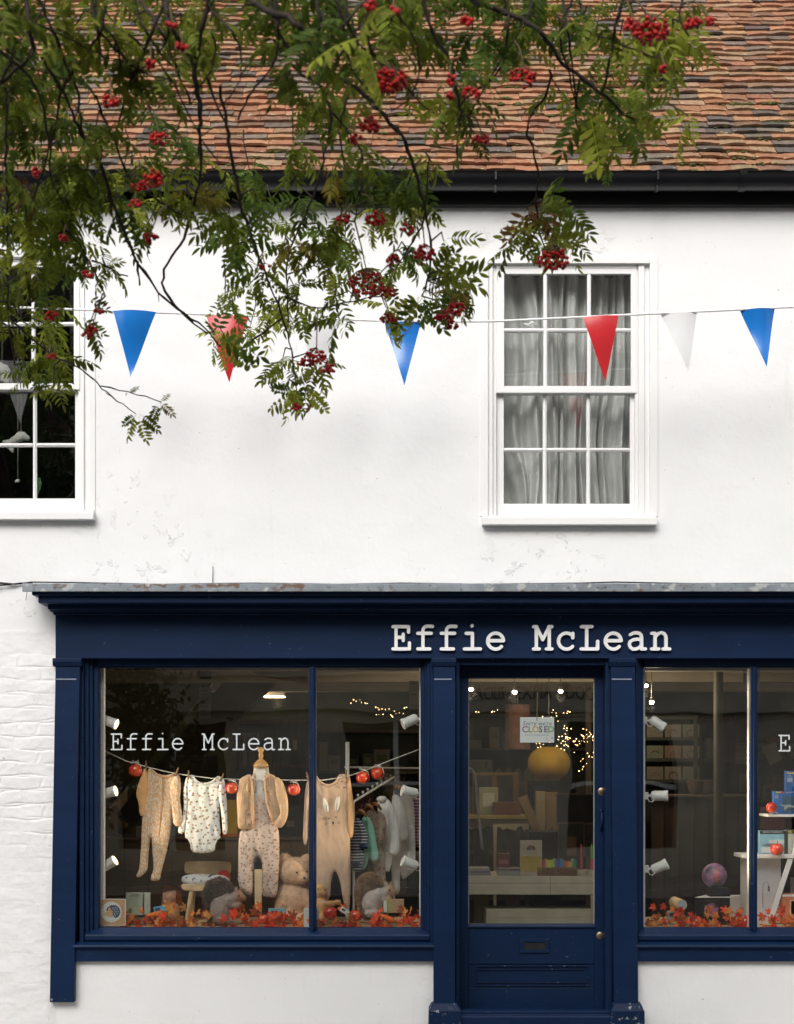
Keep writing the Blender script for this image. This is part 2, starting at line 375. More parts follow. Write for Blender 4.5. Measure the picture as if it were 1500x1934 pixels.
# painted brickwork beside the shopfront, real relief
nx, nz = 170, 330
gx = np.linspace(-4.29, X(108), nx * 2); gz = np.linspace(-.09, Z(1190), nz * 2)
GX, GZ = np.meshgrid(gx, gz)
H, Lb = .0775, .235
row = np.floor(GZ / H); wob = .008 * np.sin(GX * 7 + row) + .006 * np.sin(GX * 23 + row * 2.3)
fz = ((GZ + wob) / H); row = np.floor(fz); fz = fz - row
fx = (GX + .012 * np.sin(GZ * 31 + row)) / Lb + (row % 2) * .5 + np.sin(row * 12.9) * .15; fx = fx - np.floor(fx)
dz = np.minimum(fz, 1 - fz) * H; dx = np.minimum(fx, 1 - fx) * Lb
d = np.clip(np.minimum(dz, dx) / .010, 0, 1); d = d * d * (3 - 2 * d)
bump = np.array([noise.noise((x * 9, z * 12, 3)) * .5 + noise.noise((x * 30, z * 34, 9)) * .22 for x, z in zip(GX.ravel(), GZ.ravel())]).reshape(GX.shape)
fade = np.clip((Z(1190) - GZ) / .1, 0, 1) * np.clip((Z(1235) - GZ) / .05 + .25, .1, 1)
low = np.clip((GZ - .25) / .9, .08, 1)      # rendered over towards the ground
amt = np.clip(.30 + .55 * np.array([noise.noise((x * 1.7, z * 2.1, 1)) for x, z in zip(GX.ravel(), GZ.ravel())]).reshape(GX.shape), .08, .6)
edge = np.clip((X(108) - GX) / .05, 0, 1) ** 1 ; edge = np.where(GZ < Z(1880), edge, 1)
Yb = -.006 * edge + .001 * (1 - edge) - edge * (.007 * d * fade * low * amt * 1.25 + (bump + .4) * .008)
V = np.stack([GX.ravel(), Yb.ravel(), GZ.ravel()], 1); A, C_ = GX.shape
Fs = [(j * C_ + i, j * C_ + i + 1, (j + 1) * C_ + i + 1, (j + 1) * C_ + i) for j in range(A - 1) for i in range(C_ - 1)]
m = MB(); m.add(V, Fs); m.build('painted_brickwork', M['brickpaint'], B, smooth=True)
# small hairs of cement and old nails on the wall
m = MB(); m.tube([(X(402), -.004, Z(1102)), (X(403), -.012, Z(1070))], .002, 5); m.build('nail', M['black'], B); m = MB(); m.tube([(X(52, -.03), -.03, Z(1112, -.03)), (X(49, -.03), -.03, Z(1134, -.03))], .0016, 5); m.build('nail', M['black'], B)

# ---- fascia board and gutter under the eaves
YE = -.045
m = MB(); m.box(-4.35, 4.35, YE, YE + .03, Z(388, YE), Z(340, YE)); m.build('eaves_board', M['blackmatt'], B, bevel=.003)
m = MB(); m.box(-4.35, 4.35, YE + .03, -.001, Z(387, YE), Z(387, YE) + .02); m.build('soffit', M['blackmatt'], B)
GC = (-.128, Z(324, -.20)); GR = .072
prof = [(GC[0] + GR * math.cos(R(a)), GC[1] + GR * 1.12 * math.sin(R(a))) for a in np.linspace(180, 360, 17)]
prof = [(prof[0][0] - .004, prof[0][1] + .004)] + prof + [(GC[0] + GR * .9, GC[1])] + [(GC[0] + GR * .9 * math.cos(R(a)), GC[1] + GR * 1.0 * math.sin(R(a))) for a in np.linspace(350, 190, 13)]
m = MB(); m.extrude_x(prof, -4.35, 4.35); gut = m.build('gutter', M['black'], B, smooth='auto')
def bracket(px, parent):
    m = MB(); x = X(px, -.36)
    pts = [(GC[0] + (GR + .004) * math.cos(R(a)), GC[1] + (GR * 1.12 + .004) * math.sin(R(a))) for a in np.linspace(185, 300, 9)]
    for a, b in zip(pts[:-1], pts[1:]): m.add([(x - .008, a[0], a[1]), (x + .008, a[0], a[1]), (x + .008, b[0], b[1]), (x - .008, b[0], b[1]), (x - .008, a[0], a[1] - .003), (x + .008, a[0], a[1] - .003), (x + .008, b[0], b[1] - .003), (x - .008, b[0], b[1] - .003)], [(0, 1, 2, 3), (4, 7, 6, 5), (0, 4, 5, 1), (2, 6, 7, 3), (0, 3, 7, 4), (1, 5, 6, 2)])
    m.box(x - .004, x + .004, GC[0] - GR - .008, GC[0] - GR - .001, GC[1] - .045, GC[1] + .0)
    m.box(x - .006, x + .004, GC[0] - GR * .7, GC[0] - GR * .5, GC[1] - GR * 1.12 - .02, GC[1] - GR * .9)
    return m.build('bracket', M['black'], parent)
for px in (-60, 250, 560, 940, 1252, 1600): bracket(px, gut)
m = MB(); pr = [(GC[0] + (GR + .006) * math.cos(R(a)), GC[1] + (GR * 1.12 + .006) * math.sin(R(a))) for a in np.linspace(178, 300, 12)] + [(GC[0] + GR * math.cos(R(a)), GC[1] + GR * 1.12 * math.sin(R(a))) for a in np.linspace(300, 178, 12)]
m.extrude_x(pr, X(1410, -.36), X(1424, -.36)); m.build('joint', M['black'], gut, smooth='auto')

# ---- roof: every peg tile is its own warped slab in the roof's mesh
th = R(46); Y0, Z0 = -.115, Z(327, -.115) - .014; GA = .0785
roof = part_empty('roof', B)
pal = [((0.304, 0.148, 0.082), 24), ((0.261, 0.126, 0.074), 18), ((0.325, 0.18, 0.101), 14), ((0.2, 0.116, 0.076), 15), ((0.158, 0.122, 0.098), 15), ((0.108, 0.092, 0.082), 10), ((0.291, 0.196, 0.118), 9), ((0.256, 0.16, 0.101), 8)]
pc = [p[0] for p in pal]; pw_ = np.array([p[1] for p in pal], float); pw_ /= pw_.sum()
m = MB(); rr = random.Random(3)
NS = 5
for r in range(52):
    t0 = r * GA + rr.uniform(-.004, .004)
    x = -4.4 + rr.uniform(0, .1)
    prob = pw_.copy()
    while x < 4.4:
        wd = .152 + rr.uniform(-.010, .010)
        c = pc[rng.choice(len(pc), p=prob)]; kk = rr.uniform(.82, 1.15); c = tuple(np.clip(np.array(c) * kk * np.array([rr.uniform(.95, 1.05), rr.uniform(.95, 1.05), 1]), 0, 1))
        lift = rr.uniform(0, .008); tilt = rr.uniform(-.0055, .0055); slip = rr.uniform(-.008, .008) - (.018 if rr.random() < .02 else 0)
        arch = rr.uniform(-.004, .009); V = []
        xa, xb = x + .0012, x + wd - .0012
        for s_ in range(NS):
            u = s_ / (NS - 1); xx = xa + (xb - xa) * u
            up = lift + tilt * (u - .5) * 2 + arch * (1 - (2 * u - 1) ** 2) + .012 * noise.noise((xx * 1.3, t0 * 2, 0)) + rr.uniform(-.0014, .0014)
            ed = slip + rr.uniform(-.0032, .0032) - (.004 if s_ in (0, NS - 1) and rr.random() < .3 else 0)
            for (tt, hh) in ((t0 + ed, .031 + up), (t0 + ed + .0015, .0150 + up), (t0 + .14, .010), (t0 + .14, -.003)):
                V.append((xx, Y0 + tt * math.cos(th) - hh * math.sin(th), Z0 + tt * math.sin(th) + hh * math.cos(th)))
        Fs = []
        for s_ in range(NS - 1):
            a, b = s_ * 4, s_ * 4 + 4
            Fs += [(a, b, b + 1, a + 1)[::-1], (a, a + 2, b + 2, b)[::-1], (a + 1, b + 1, b + 3, a + 3)[::-1]]
        Fs += [(0, 1, 3, 2)[::-1], (NS * 4 - 4, NS * 4 - 3, NS * 4 - 1, NS * 4 - 2)]
        m.add(V, Fs, c); x += wd
m.build('roof_tiles', M['tile'], roof, cols=True)
m = MB(); m.add([(-4.35, Y0 + .02, Z0 - .02), (4.35, Y0 + .02, Z0 - .02), (4.35, Y0 + 4.1 * math.cos(th), Z0 + 4.1 * math.sin(th) - .03), (-4.35, Y0 + 4.1 * math.cos(th), Z0 + 4.1 * math.sin(th) - .03), (-4.35, 7.4, Z0 - .02), (4.35, 7.4, Z0 - .02)],
    [(0, 1, 2, 3), (3, 2, 5, 4), (0, 3, 4), (1, 5, 2)]); m.build('roof_deck', M['blackmatt'], roof)
# moss cushions on lower courses
m = MB()
for k in range(130):
    t = (rr.randint(0, 14) if rr.random() < .75 else rr.randint(0, 36)) * GA + rr.uniform(-.004, .01); x = rr.uniform(-3.2, 3.2)
    for q in range(rr.randint(2, 9)):
        xx = x + rr.gauss(0, .05); s_ = rr.uniform(.004, .011); tt = t + rr.gauss(0, .006)
        m.ball((xx, Y0 + tt * math.cos(th) - .028 * math.sin(th), Z0 + tt * math.sin(th) + .028 * math.cos(th)), (s_ * 1.7, s_, s_ * .9), 7, 5)
tag(m.build('moss', M['moss'], roof, smooth=True), kind='stuff')

# ---- upper sash windows
def room_box(x0, x1, y0, y1, z0, z1, mt, parent, name='room_wall'):
    m = MB(); t = .05
    m.box(x0 - t, x0, y0, y1, z0, z1); m.box(x1, x1 + t, y0, y1, z0, z1); m.box(x0 - t, x1 + t, y0, y1, z0 - t, z0); m.box(x0 - t, x1 + t, y0, y1, z1, z1 + t); m.box(x0 - t, x1 + t, y1, y1 + t, z0 - t, z1 + t)
    return m.build(name, mt, parent)
def sash_window(g0, g1, v1, v2, ys, h0, h1, htop, hbot, cas, sill):
    """g: glass x range, v: muntins, ys: (top, muntin, rail top, rail bottom, muntin, bottom) of the glass rows, all in photo pixels on the wall"""
    W_ = part_empty('sash_window', B)
    top, mu, ra, rb, ml, bo = ys
    m = MB()
    # casing: a flat band round the opening, standing 5 mm proud
    m.pbox(cas[0], h0, cas[2], hbot, -.006, .03); m.pbox(h1, cas[1], cas[2], hbot, -.006, .03); m.pbox(h0, h1, cas[2], htop, -.006, .03)
    # box frame, stepped
    for (ya, e0, e1) in ((.012, h0, g0 - 22), (.03, g0 - 22, g0 - 15)): m.pbox(e0, e1, htop, hbot, ya, .12, 0)
    for (ya, e0, e1) in ((.03, g1 + 8, g1 + 14), (.012, g1 + 14, h1 - 10), (.026, h1 - 10, h1)): m.pbox(e0, e1, htop, hbot, ya, .12, 0)
    m.pbox(g0 - 15, g1 + 8, htop, htop + 7, .018, .12, 0); 
    m.build('window_frame', M['white_paint'], W_, bevel=.002)
    def sash(name, y0, y1, t, b, tr, br, mun):
        m = MB(); d = 3.6
        m.pbox(g0 - 15, g0, t - tr, b + br, y0, y1, 0); m.pbox(g1, g1 + 11, t - tr, b + br, y0, y1, 0)
        m.pbox(g0, g1, t - tr, t, y0, y1, 0); m.pbox(g0, g1, b, b + br, y0 + .0005, y1, 0)
        for v in (v1, v2):
            m.pbox(v - d, v + d, t, b, y0 + .006, y1 - .004, 0); m.pbox(v - d * .45, v + d * .45, t, b, y0 + .001, y0 + .006, 0)
        lo = g0
        for v in (v1, v2, None):
            hi = g1 if v is None else v - d
            m.pbox(lo, hi, mun - d, mun + d, y0 + .006, y1 - .004, 0); m.pbox(lo, hi, mun - d * .45, mun + d * .45, y0 + .001, y0 + .006, 0); lo = None if v is None else v + d
        m.build(name, M['white_paint'], W_, bevel=.0022)
    sash('upper_sash', .022, .055, top, ra, 14, rb - ra, mu)
    sash('lower_sash', .060, .093, rb, bo, 10, 27, ml)
    m = MB(); m.pbox(g0, g1, top, ra, .0385, .0395, 0); m.pbox(g0, g1, rb, bo, .0765, .0775, 0); m.build('pane', M['glass'], W_)
    m = MB(); m.extrude_x([(-.055, Z(sill[3], -.05)), (-.055, Z(sill[2], -.05)), (-.045, Z(sill[2], -.05) + .005), (.10, Z(sill[2], -.05) + .022), (.10, Z(sill[3], -.05))], X(sill[0], -.05), X(sill[1], -.05)); m.build('window_sill', M['white_paint'], W_, bevel=.003)
    return W_
w1 = sash_window(953, 1193, 1031, 1114, (515, 621, 727, 740, 845, 948), 922, 1228, 497, 975, (907, 1243, 484), (911, 1241, 977, 991))
w0 = sash_window(-101, 138, -20, 61, (502, 609, 722, 734, 836, 938), -132, 168, 485, 964, (-146, 180, 472), (-130, 177, 967, 981))
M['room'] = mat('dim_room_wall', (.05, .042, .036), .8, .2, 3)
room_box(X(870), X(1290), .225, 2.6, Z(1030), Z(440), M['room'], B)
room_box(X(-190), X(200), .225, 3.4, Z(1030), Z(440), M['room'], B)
# net curtain behind the right window: folds gathered at the foot
M['net'] = mat('grey_net', (.80, .80, .795), .9, .10, 7, .3, 200, transl=.12)
tag(w1, 'sash window hung with a rumpled grey net curtain'); tag(w0, 'sash window of a dim uncurtained room')
def curtain(x0, x1, z0, z1, y, ph):
    n, k = 220, 120; V = []; 
    for j in range(k + 1):
        v = j / k; z = z1 + (z0 - z1) * v
        for i in range(n + 1):
            u = i / n; x = x0 + (x1 - x0) * u
            s_ = .5 + .9 * noise.noise((u * 2.3 + ph, v * .7, 2))
            a = 66 * u + 2.6 * math.sin(2.2 * v + 6.5 * u + ph) + 6.5 * noise.noise((u * 3 + ph, v * 1.6, 0)) + v * 3.2 * noise.noise((u * 5, v * 2, 7))
            yy = y + .036 * math.sin(a) * (.8 + .5 * s_) + .016 * math.sin(a * 2.3 + 4 * v) + .09 * noise.noise((u * 2.5, v * 1.6, 5 + ph)) + (.05 * v ** 3) * noise.noise((u * 9, v * 6, 1))
            V.append((x + .012 * math.sin(a * .5 + 3 * v), yy, z))
    Fs = [(j * (n + 1) + i, (j + 1) * (n + 1) + i, (j + 1) * (n + 1) + i + 1, j * (n + 1) + i + 1) for j in range(k) for i in range(n)]
    m = MB(); m.add(V, Fs); return m
curtain(X(930), X(1210), Z(985), Z(500), .21, 0.4).build('curtain', M['net'], w1, smooth=True)
# ================================================================ shopfront joinery (parts of the building)
YP, YF, YG = -.045, -.03, .07       # pilaster face, fascia face, glass
XR = 1930                            # the shopfront's far end, beyond the frame
m = MB()   # lead flashing on the cornice
yl = -.27
m.extrude_x([(yl, Z(1117, yl)), (yl, Z(1102.5, yl)), (yl + .012, Z(1102.5, yl) + .003), (0, Z(1102.5, yl) + .012), (0, Z(1102.5, yl) + .004), (yl + .010, Z(1117, yl) - .001)], X(42, yl), X(XR + 50, yl))
fl = m.build('lead_flashing', M['lead'], B, bevel=.002)
m = MB(); m.box(X(940, yl), X(942.5, yl), yl - .003, yl, Z(1117, yl) - .001, Z(1102, yl)); m.build('seam', M['lead'], fl); m = MB(); m.box(X(490, yl), X(492, yl), yl - .002, yl, Z(1117, yl) - .001, Z(1102, yl)); m.build('seam', M['lead'], fl)
corn = part_empty('cornice', B)
m = MB()
for (a, c, d, y) in ((60, 1117, 1124, -.245), (72, 1124, 1139, -.215), (90, 1139, 1151, -.15), (94, 1151, 1155, -.10), (100, 1155, 1161, -.06)):
    m.box(X(a, y), X(XR + 40 - (a - 42), y), y, .1, Z(d, y), Z(c, y) + .004)
m.build('cornice_moulding', M['navy'], corn, bevel=.006, seg=3)
fas = MB(); fas.box(X(105, YF), X(XR, YF), YF, .2, Z(1243, YF), Z(1150, YF)); FA = fas.build('fascia', M['navy'], B)
m = MB(); m.box(X(120), X(XR), .2, .24, Z(1262), Z(1100)); m.box(X(120), X(XR), .205, .3, Z(1258, .2) + .001, Z(1258, .2) + .03); m.build('soffit', M['dwood'], B)
# fascia letters, each its own raised letter
word = 'Effie McLean'; zb = Z(1226, YF); cap = S(42, YF); pit = S(44.35, YF); x0 = X(741.5, YF)
for i, ch in enumerate(word):
    if ch == ' ': continue
    m = MB(); glyph(m, ch, x0 + i * pit, zb, cap, cap, S(6.2, YF), YF - .022, .0218)
    m.build('letter', M['letter'], FA)
# pilasters
def pilaster(a, b, capx, top, bot, base=None, lean=0, y=YP):
    m = MB(); P0 = (X(a, y), X(b, y)); P1 = (X(a + lean, y), X(b + lean, y)); zt, zb_ = Z(top + 14, y), Z(bot, y)
    m.add([(P0[0], y, zt), (P0[1], y, zt), (P1[1], y, zb_), (P1[0], y, zb_), (P0[0], .1, zt), (P0[1], .1, zt), (P1[1], .1, zb_), (P1[0], .1, zb_)],
          [(0, 3, 2, 1), (4, 5, 6, 7), (0, 4, 7, 3), (1, 2, 6, 5), (0, 1, 5, 4), (3, 7, 6, 2)])
    o = m.build('pilaster', M['navy'], B, bevel=.003)
    yc = y - .018; m = MB()
    zc0, zc1 = Z(top, yc), Z(top + 15, yc)
    m.extrude_x([(.05, zc0), (yc, zc0), (yc, zc0 - (zc0 - zc1) * .45), (yc + .012, zc1), (.05, zc1)], X(capx[0], yc), X(capx[1], yc)); m.build('capital', M['navy'], o, bevel=.002)
    m = MB(); z = Z(1283, y); m.box(P0[0] + .004, P0[1] - .02, y - .004, y + .001, z - .003, z + .004); m.build('bead', flat((.20, .24, .32), 'pale_bead'), o)  # thin bead in a paler colour than the pilaster
    if base:
        yb = y - .03; m = MB(); zt = Z(base[2], yb)
        m.add([(X(base[0] + 10, yb), y, zt + .045), (X(base[1] - 10, yb), y, zt + .045), (X(base[1], yb), yb, zt), (X(base[0], yb), yb, zt), (X(base[0], yb), yb, 0), (X(base[1], yb), yb, 0), (X(base[0], yb), .1, 0), (X(base[1], yb), .1, 0), (X(base[0], yb), .1, zt + .045), (X(base[1], yb), .1, zt + .045)],
              [(0, 3, 2, 1), (3, 4, 5, 2), (0, 8, 6, 4, 3), (1, 2, 5, 7, 9), (0, 1, 9, 8), (4, 6, 7, 5), (8, 9, 7, 6)]); m.build('plinth', M['navyworn'], o, bevel=.008)
    return o
M['navyworn'] = mat('navy_paint_worn', (.0027, .0150, .050), .48, .12, 3, .10, 40, bd=.002, spec=.20)
mixc(M['navyworn'], ntex(M['navyworn'], 28, .60, .63, 6, rough=.7), (.28, .29, .31))
pilaster(105, 151, (99, 154), 1243, 1893, lean=-11)
pilaster(819, 860, (815, 862), 1243, 1915, (809, 873, 1910))
pilaster(1154, 1200, (1151, 1202), 1243, 1915, (1153, 1219, 1910), lean=6)
pilaster(XR - 45, XR, (XR - 49, XR + 4), 1243, 1986)
# display windows
def display_window(a, b, g, mull, name_label):
    """a,b outer frame; g glass edges; mull (m0,m1)"""
    D = part_empty('display_window', B); tag(D, name_label)
    m = MB()
    n = 4
    wl, wr = g[0] - a, b - g[1]
    steps = [(0, .25, -.012), (.25, .5, .012), (.5, .7, .028), (.7, 1, .046)]
    zt, zb_ = Z(1243, .0), Z(1780, .0)
    for s0, s1, y in steps:
        m.box(X(a + wl * s0), X(a + wl * s1), y, .12, zb_, zt); m.box(X(b - wr * s1), X(b - wr * s0), y, .12, zb_, zt)
    m.box(X(g[0]), X(g[1]), .03, .12, Z(1257.5), zt); m.box(X(g[0]), X(g[1]), .045, .12, Z(1259.5), Z(1257.5))
    m.build('window_frame', M['navy'], D, bevel=.004, seg=3)
    m = MB(); xm0, xm1 = X(mull[0]), X(mull[1])
    m.prism([(xm0, Z(1757)), (xm1, Z(1757)), (xm1, Z(1258)), (xm0, Z(1258))], .028, .078); m.box(xm0 + .012, xm1 - .012, .016, .028, Z(1760), Z(1258)); m.build('mullion', M['navy'], D, bevel=.008, seg=3)
    m = MB(); m.box(xm0 + .004, xm1 - .004, .079, .14, Z(1757), Z(1258)); m.build('inner_post', M['white_paint'], D, bevel=.003); m = MB(); m.box(X(g[0]) - .012, X(g[0]) + .018, .125, .17, Z(1757), Z(1255)); m.build('inner_post', M['white_paint'], D, bevel=.003)
    m = MB(); m.box(X(g[0]), xm0, YG, YG + .001, Z(1752), Z(1259)); m.box(xm1, X(g[1]), YG, YG + .001, Z(1752), Z(1259)); m.build('pane', M['glass'], D)
    # cill: sloped top, nosing, second member, apron
    m = MB(); x0_, x1_ = X(a + wl * .3), X(b - wr * .3)
    m.extrude_x([(.12, Z(1752, .065)), (.062, Z(1752, .062)), (-.004, Z(1765, -.004)), (-.010, Z(1768, -.01)), (-.010, Z(1775, -.01)), (.0, Z(1779, 0)), (.12, Z(1779, 0))], x0_, x1_)
    m.extrude_x([(.12, Z(1778.5, 0)), (-.006, Z(1778.5, 0)), (-.046, Z(1785, -.046)), (-.050, Z(1788, -.05)), (-.046, Z(1791, -.046)), (-.03, Z(1792, -.03)), (-.03, Z(1816, -.03)), (.12, Z(1816, -.03))], X(a - 10) if a < 200 else X(a - 2), X(b + 1))
    m.build('window_sill', M['navy'], D, bevel=.003)
    return D
D1 = display_window(151, 819, (183, 795), (583, 597), 'navy shop window of two panes over a white rendered stall riser')
D2 = display_window(1200, 1885, (1218, 1855), (1420, 1433), 'navy shop window with a mullion, on the far side of the door')
# name on the glass
def glassname(px0, pitch, capp, base, parent):
    y = YG - .0012
    for i, ch in enumerate(word):
        if ch == ' ': continue
        m = MB(); glyph(m, ch, X(px0, y) + i * S(pitch, y), Z(base, y), S(capp, y), S(capp, y) * .93, S(2.7, y), y - .0016, .0014)
        m.build('window_letter', M['vinyl'], parent)
glassname(210, 28.75, 29, 1415.5, D1); glassname(1471, 28.75, 29, 1418, D2)

# ---- door
YD = .055
DR = part_empty('door', B); tag(DR, 'navy glazed shop door with brass locks and letter slot')
m = MB()
m.box(X(861), X(868), .0, .21, 0, Z(1243)); m.box(X(1144), X(1156), .0, .21, 0, Z(1243)); m.box(X(868), X(1144), .01, .21, Z(1256), Z(1243)); m.build('door_frame', M['navy'], B, bevel=.003)
m = MB(); d0, d1 = X(868.5, .04), X(1147.5, .04); ga, gb, gt, gbo = X(886, YD), X(1126, YD), Z(1279, YD), Z(1748, YD)
zd0, zd1 = Z(1908, YD), Z(1253, YD)
m.box(d0, ga, .04, .09, zd0, zd1); m.box(gb, d1, .04, .09, zd0, zd1); m.box(ga, gb, .04, .09, gt, zd1)
pa, pb_, pt, pbt = X(902, .04), X(1113, .04), Z(1828, .04), Z(1865, .04)
m.box(ga, gb, .04, .09, Z(1824, .04), gbo - .012); m.box(ga, gb, .04, .09, zd0, Z(1869, .04)); m.box(ga, gb, .046, .09, Z(1869, .04), Z(1824, .04))
db = m.build('door_leaf', M['navy'], DR, bevel=.003)
m = MB(); m.extrude_x([(.09, gbo - .012), (.03, gbo - .018), (.03, gbo - .010), (.055, gbo + .002), (.09, gbo + .002)], ga - .005, gb + .005); m.build('glazing_sill', M['navy'], DR, bevel=.002)
m = MB(); e = .006
for (a, b, c, d) in ((pa, pb_, pt - e / 2, pt + e / 2), (pa, pb_, pbt - e / 2, pbt + e / 2), (pa + .004, pb_ - .02, pt - .020, pt - .016), (pa, pb_ - .0, pbt + .016, pbt + .020)): m.box(a, b, .036, .041, c, d)
m.box(pa - .004, pa + .001, .036, .041, pbt, pt); m.box(pb_ - .002, pb_ + .002, .037, .041, pbt, pt); m.build('panel_moulding', M['navyworn2'] if 'navyworn2' in M else M['navyworn'], DR, bevel=.0015)
m = MB(); m.box(ga, gb, .066, .067, gbo, gt); m.build('pane', M['glass'], DR)
m = MB(); q = .004
m.box(ga, ga + q, .058, .066, gbo, gt); m.box(gb - q, gb, .058, .066, gbo, gt); m.box(ga + q, gb - q, .058, .066, gt - q, gt); m.build('putty', flat((.35, .34, .30), 'putty'), DR)
def knob(px, py, r, parent, y=.04):
    m = MB(); c = (X(px, y), y, Z(py, y)); m.lathe([(r, 0), (r, .004), (r * .8, .007), (r * .55, .008), (r * .5, .012), (.3 * r, .013)], c, (0, -1, 0), 20)
    o = m.build('lock_cylinder', M['brass'], parent, smooth='auto')
    m = MB(); m.box(c[0] - .0008, c[0] + .0008, y - .0136, y - .0128, c[2] - .004, c[2] + .004); m.build('keyhole', M['black'], o); return o
knob(1140, 1495.5, .0225, DR); knob(1137, 1770, .0215, DR)
m = MB(); xh = X(1139, .03); m.tube([(xh, .04, Z(1533, .03)), (xh, -.002, Z(1537, .0)), (xh, -.005, Z(1555, .0)), (xh, .01, Z(1566, .0)), (xh, .04, Z(1568, .03))], [.008, .007, .009, .007, .006], 10); m.ball((xh, .035, Z(1532, .03)), .012); m.build('pull_handle', M['navy'], DR, smooth=True)
m = MB(); a, b, c, d = X(984, .035), X(1040, .035), Z(1776, .035), Z(1803, .035)
m.box(a, b, .032, .040, c - .02, c); m.box(a, b, .032, .040, d, d + .018); m.box(a, a + .026, .032, .040, d + .018, c - .02); m.box(b - .024, b, .032, .040, d + .018, c - .02); o = m.build('letter_slot', M['navy'], DR, bevel=.002)
m = MB(); m.add([(a + .024, .038, c - .018), (b - .022, .038, c - .018), (b - .022, .0335, d + .02), (a + .024, .0335, d + .02), (a + .024, .041, c - .018), (b - .022, .041, c - .018), (b - .022, .041, d + .02), (a + .024, .041, d + .02)], [(0, 3, 2, 1), (4, 5, 6, 7), (0, 1, 5, 4), (2, 3, 7, 6), (0, 4, 7, 3), (1, 2, 6, 5)]); m.build('flap', M['black_plastic'], o)
m = MB(); m.extrude_x([(.12, 0), (-.06, 0), (-.06, Z(1921, -.06)), (-.05, Z(1917, -.05)), (-.015, Z(1917, -.02)), (-.015, Z(1910, -.015)), (.0, Z(1907, .0)), (.12, Z(1904, .11))], X(862), X(1156)); m.build('doorstep', M['navy'], B, bevel=.004)
# screws on the left post foot
m = MB(); m.lathe([(.007, 0), (.007, .003), (.004, .005)], (X(98, YP), YP, Z(1888, YP)), (0, -1, 0), 12); m.build('screw', M['lead'], B)

DR.location = (0, .08, 0)      # the door stands back in its reveal
# ---- cable along the cornice
m = MB(); yk = -.012; 
pts = [(-40, 1096), (0, 1102), (30, 1105), (60, 1101), (140, 1102), (300, 1105), (480, 1103), (640, 1105), (760, 1103), (900, 1105), (1100, 1103), (1160, 1101), (1310, 1104), (1500, 1103), (1700, 1104)]
m.tube([P(a, b, yk) + (0, 0, .005) for a, b in pts], .0038, 6); m.tube([P(a, b + 3, yk) + (0, 0, .005) for a, b in pts[4:]], .0022, 5)
m.tube([P(-40, 1112, yk), P(0, 1106, yk - .01), P(40, 1101, yk - .005), P(62, 1102, yk)], .0036, 6); m.tube([P(-40, 1100, yk), P(10, 1103, yk - .02), P(42, 1103, yk)], .0026, 6)
m.build('wall_cable', M['blackmatt'], None, smooth=True, label='thin black cables running along the wall above the lead flashing', cat='cable')

# ================================================================ the shop's inside
YB = 6.4; ZC = 2.34; XL, XRr = -2.6, 3.9
M['plaster'] = mat('dim_plaster', (.24, .20, .155), .9, .2, 2)
M['ceil'] = mat('ceiling_paint', (.36, .32, .26), .9, .1, 2)
M['green'] = mat('dark_green_paint', (.038, .046, .028), .8, .25, 3)
m = MB(); m.box(XL, XRr, .24, YB, -.06, 0); m.build('floor', M['dwood'], B)
m = MB(); m.box(XL, XRr, .24, YB, ZC, ZC + .05)
for y in (1.5, 2.9, 4.4): m.box(XL, XRr, y, y + .12, ZC - .10, ZC)
m.build('ceiling', M['ceil'], B)
m = MB(); m.box(XL - .05, XL, .24, YB, 0, ZC); m.build('inner_wall', M['plaster'], B); m = MB(); m.box(XRr, XRr + .05, .24, YB, 0, ZC); m.build('inner_wall', M['plaster'], B)
m = MB(); m.box(XL - .05, XRr + .05, YB, YB + .05, 0, ZC); m.build('back_wall', M['green'], B)
m = MB(); m.box(XL, X(118), .22, .30, 0, ZC); m.build('inner_lining', M['plaster'], B); m = MB(); m.box(X(822), X(862), .12, .20, 0, ZC); m.build('inner_lining', M['plaster'], B); m = MB(); m.box(X(1156), X(1203), .12, .20, 0, ZC); m.build('inner_lining', M['plaster'], B)
# stall platforms of the two windows
ZS = Z(1753, YG) - .004
m = MB(); m.box(X(118), X(822), .12, .80, ZS - .04, ZS); m.box(X(118), X(822), .78, .80, 0, ZS - .04); m.build('display_platform', M['wood'], B)
m = MB(); m.box(X(1203), X(1905), .12, .80, ZS - .04, ZS); m.box(X(1203), X(1905), .78, .80, 0, ZS - .04); m.build('display_platform', M['wood'], B)

# ---- buildings and trees across the street (seen in the glass)
O = thing('stone_building', 'long stone building across the street, mirrored in the shop glass', 'building', (0, -16, 0))
oh = []
for k in range(-1, 6):
    oh.append((k * 3.4 - .8, k * 3.4 + .8, .35, 2.3))
for k in range(-1, 6): oh.append((k * 3.4 - .2, k * 3.4 + .8, 6.5, 8.0))
for k in range(-1, 6): oh.append((k * 3.4 + .3 - .5, k * 3.4 + .3 + .5, 3.7, 5.3))
xs = sorted({-4.95, 19} | {h[0] for h in oh} | {h[1] for h in oh}); zs = sorted({-.1, 9.6} | {h[2] for h in oh} | {h[3] for h in oh})
wm = wall_with_holes(xs, zs, lambda x, z: any(h[0] < x < h[1] and h[2] < z < h[3] for h in oh), -15, -15.4)
wm.box(-4.6, 19, -15.0, -14.85, 2.45, 2.5); wm.box(-4.6, 19, -15.0, -14.9, 3.0, 3.08); wm.box(-4.6, 19, -15, -14.7, 9.5, 9.65); wm.box(-4.6, -4.3, -22, -15.4, -.1, 9.6)
wm.build('stone_wall', M['stone'], O)
m = MB(); m.box(-4.3, 19, -15.6, -15.5, -.1, 9.3); m.build('dark_glazing', mat('dark_glass', (.01, .01, .012), .1, .2, 2), O)
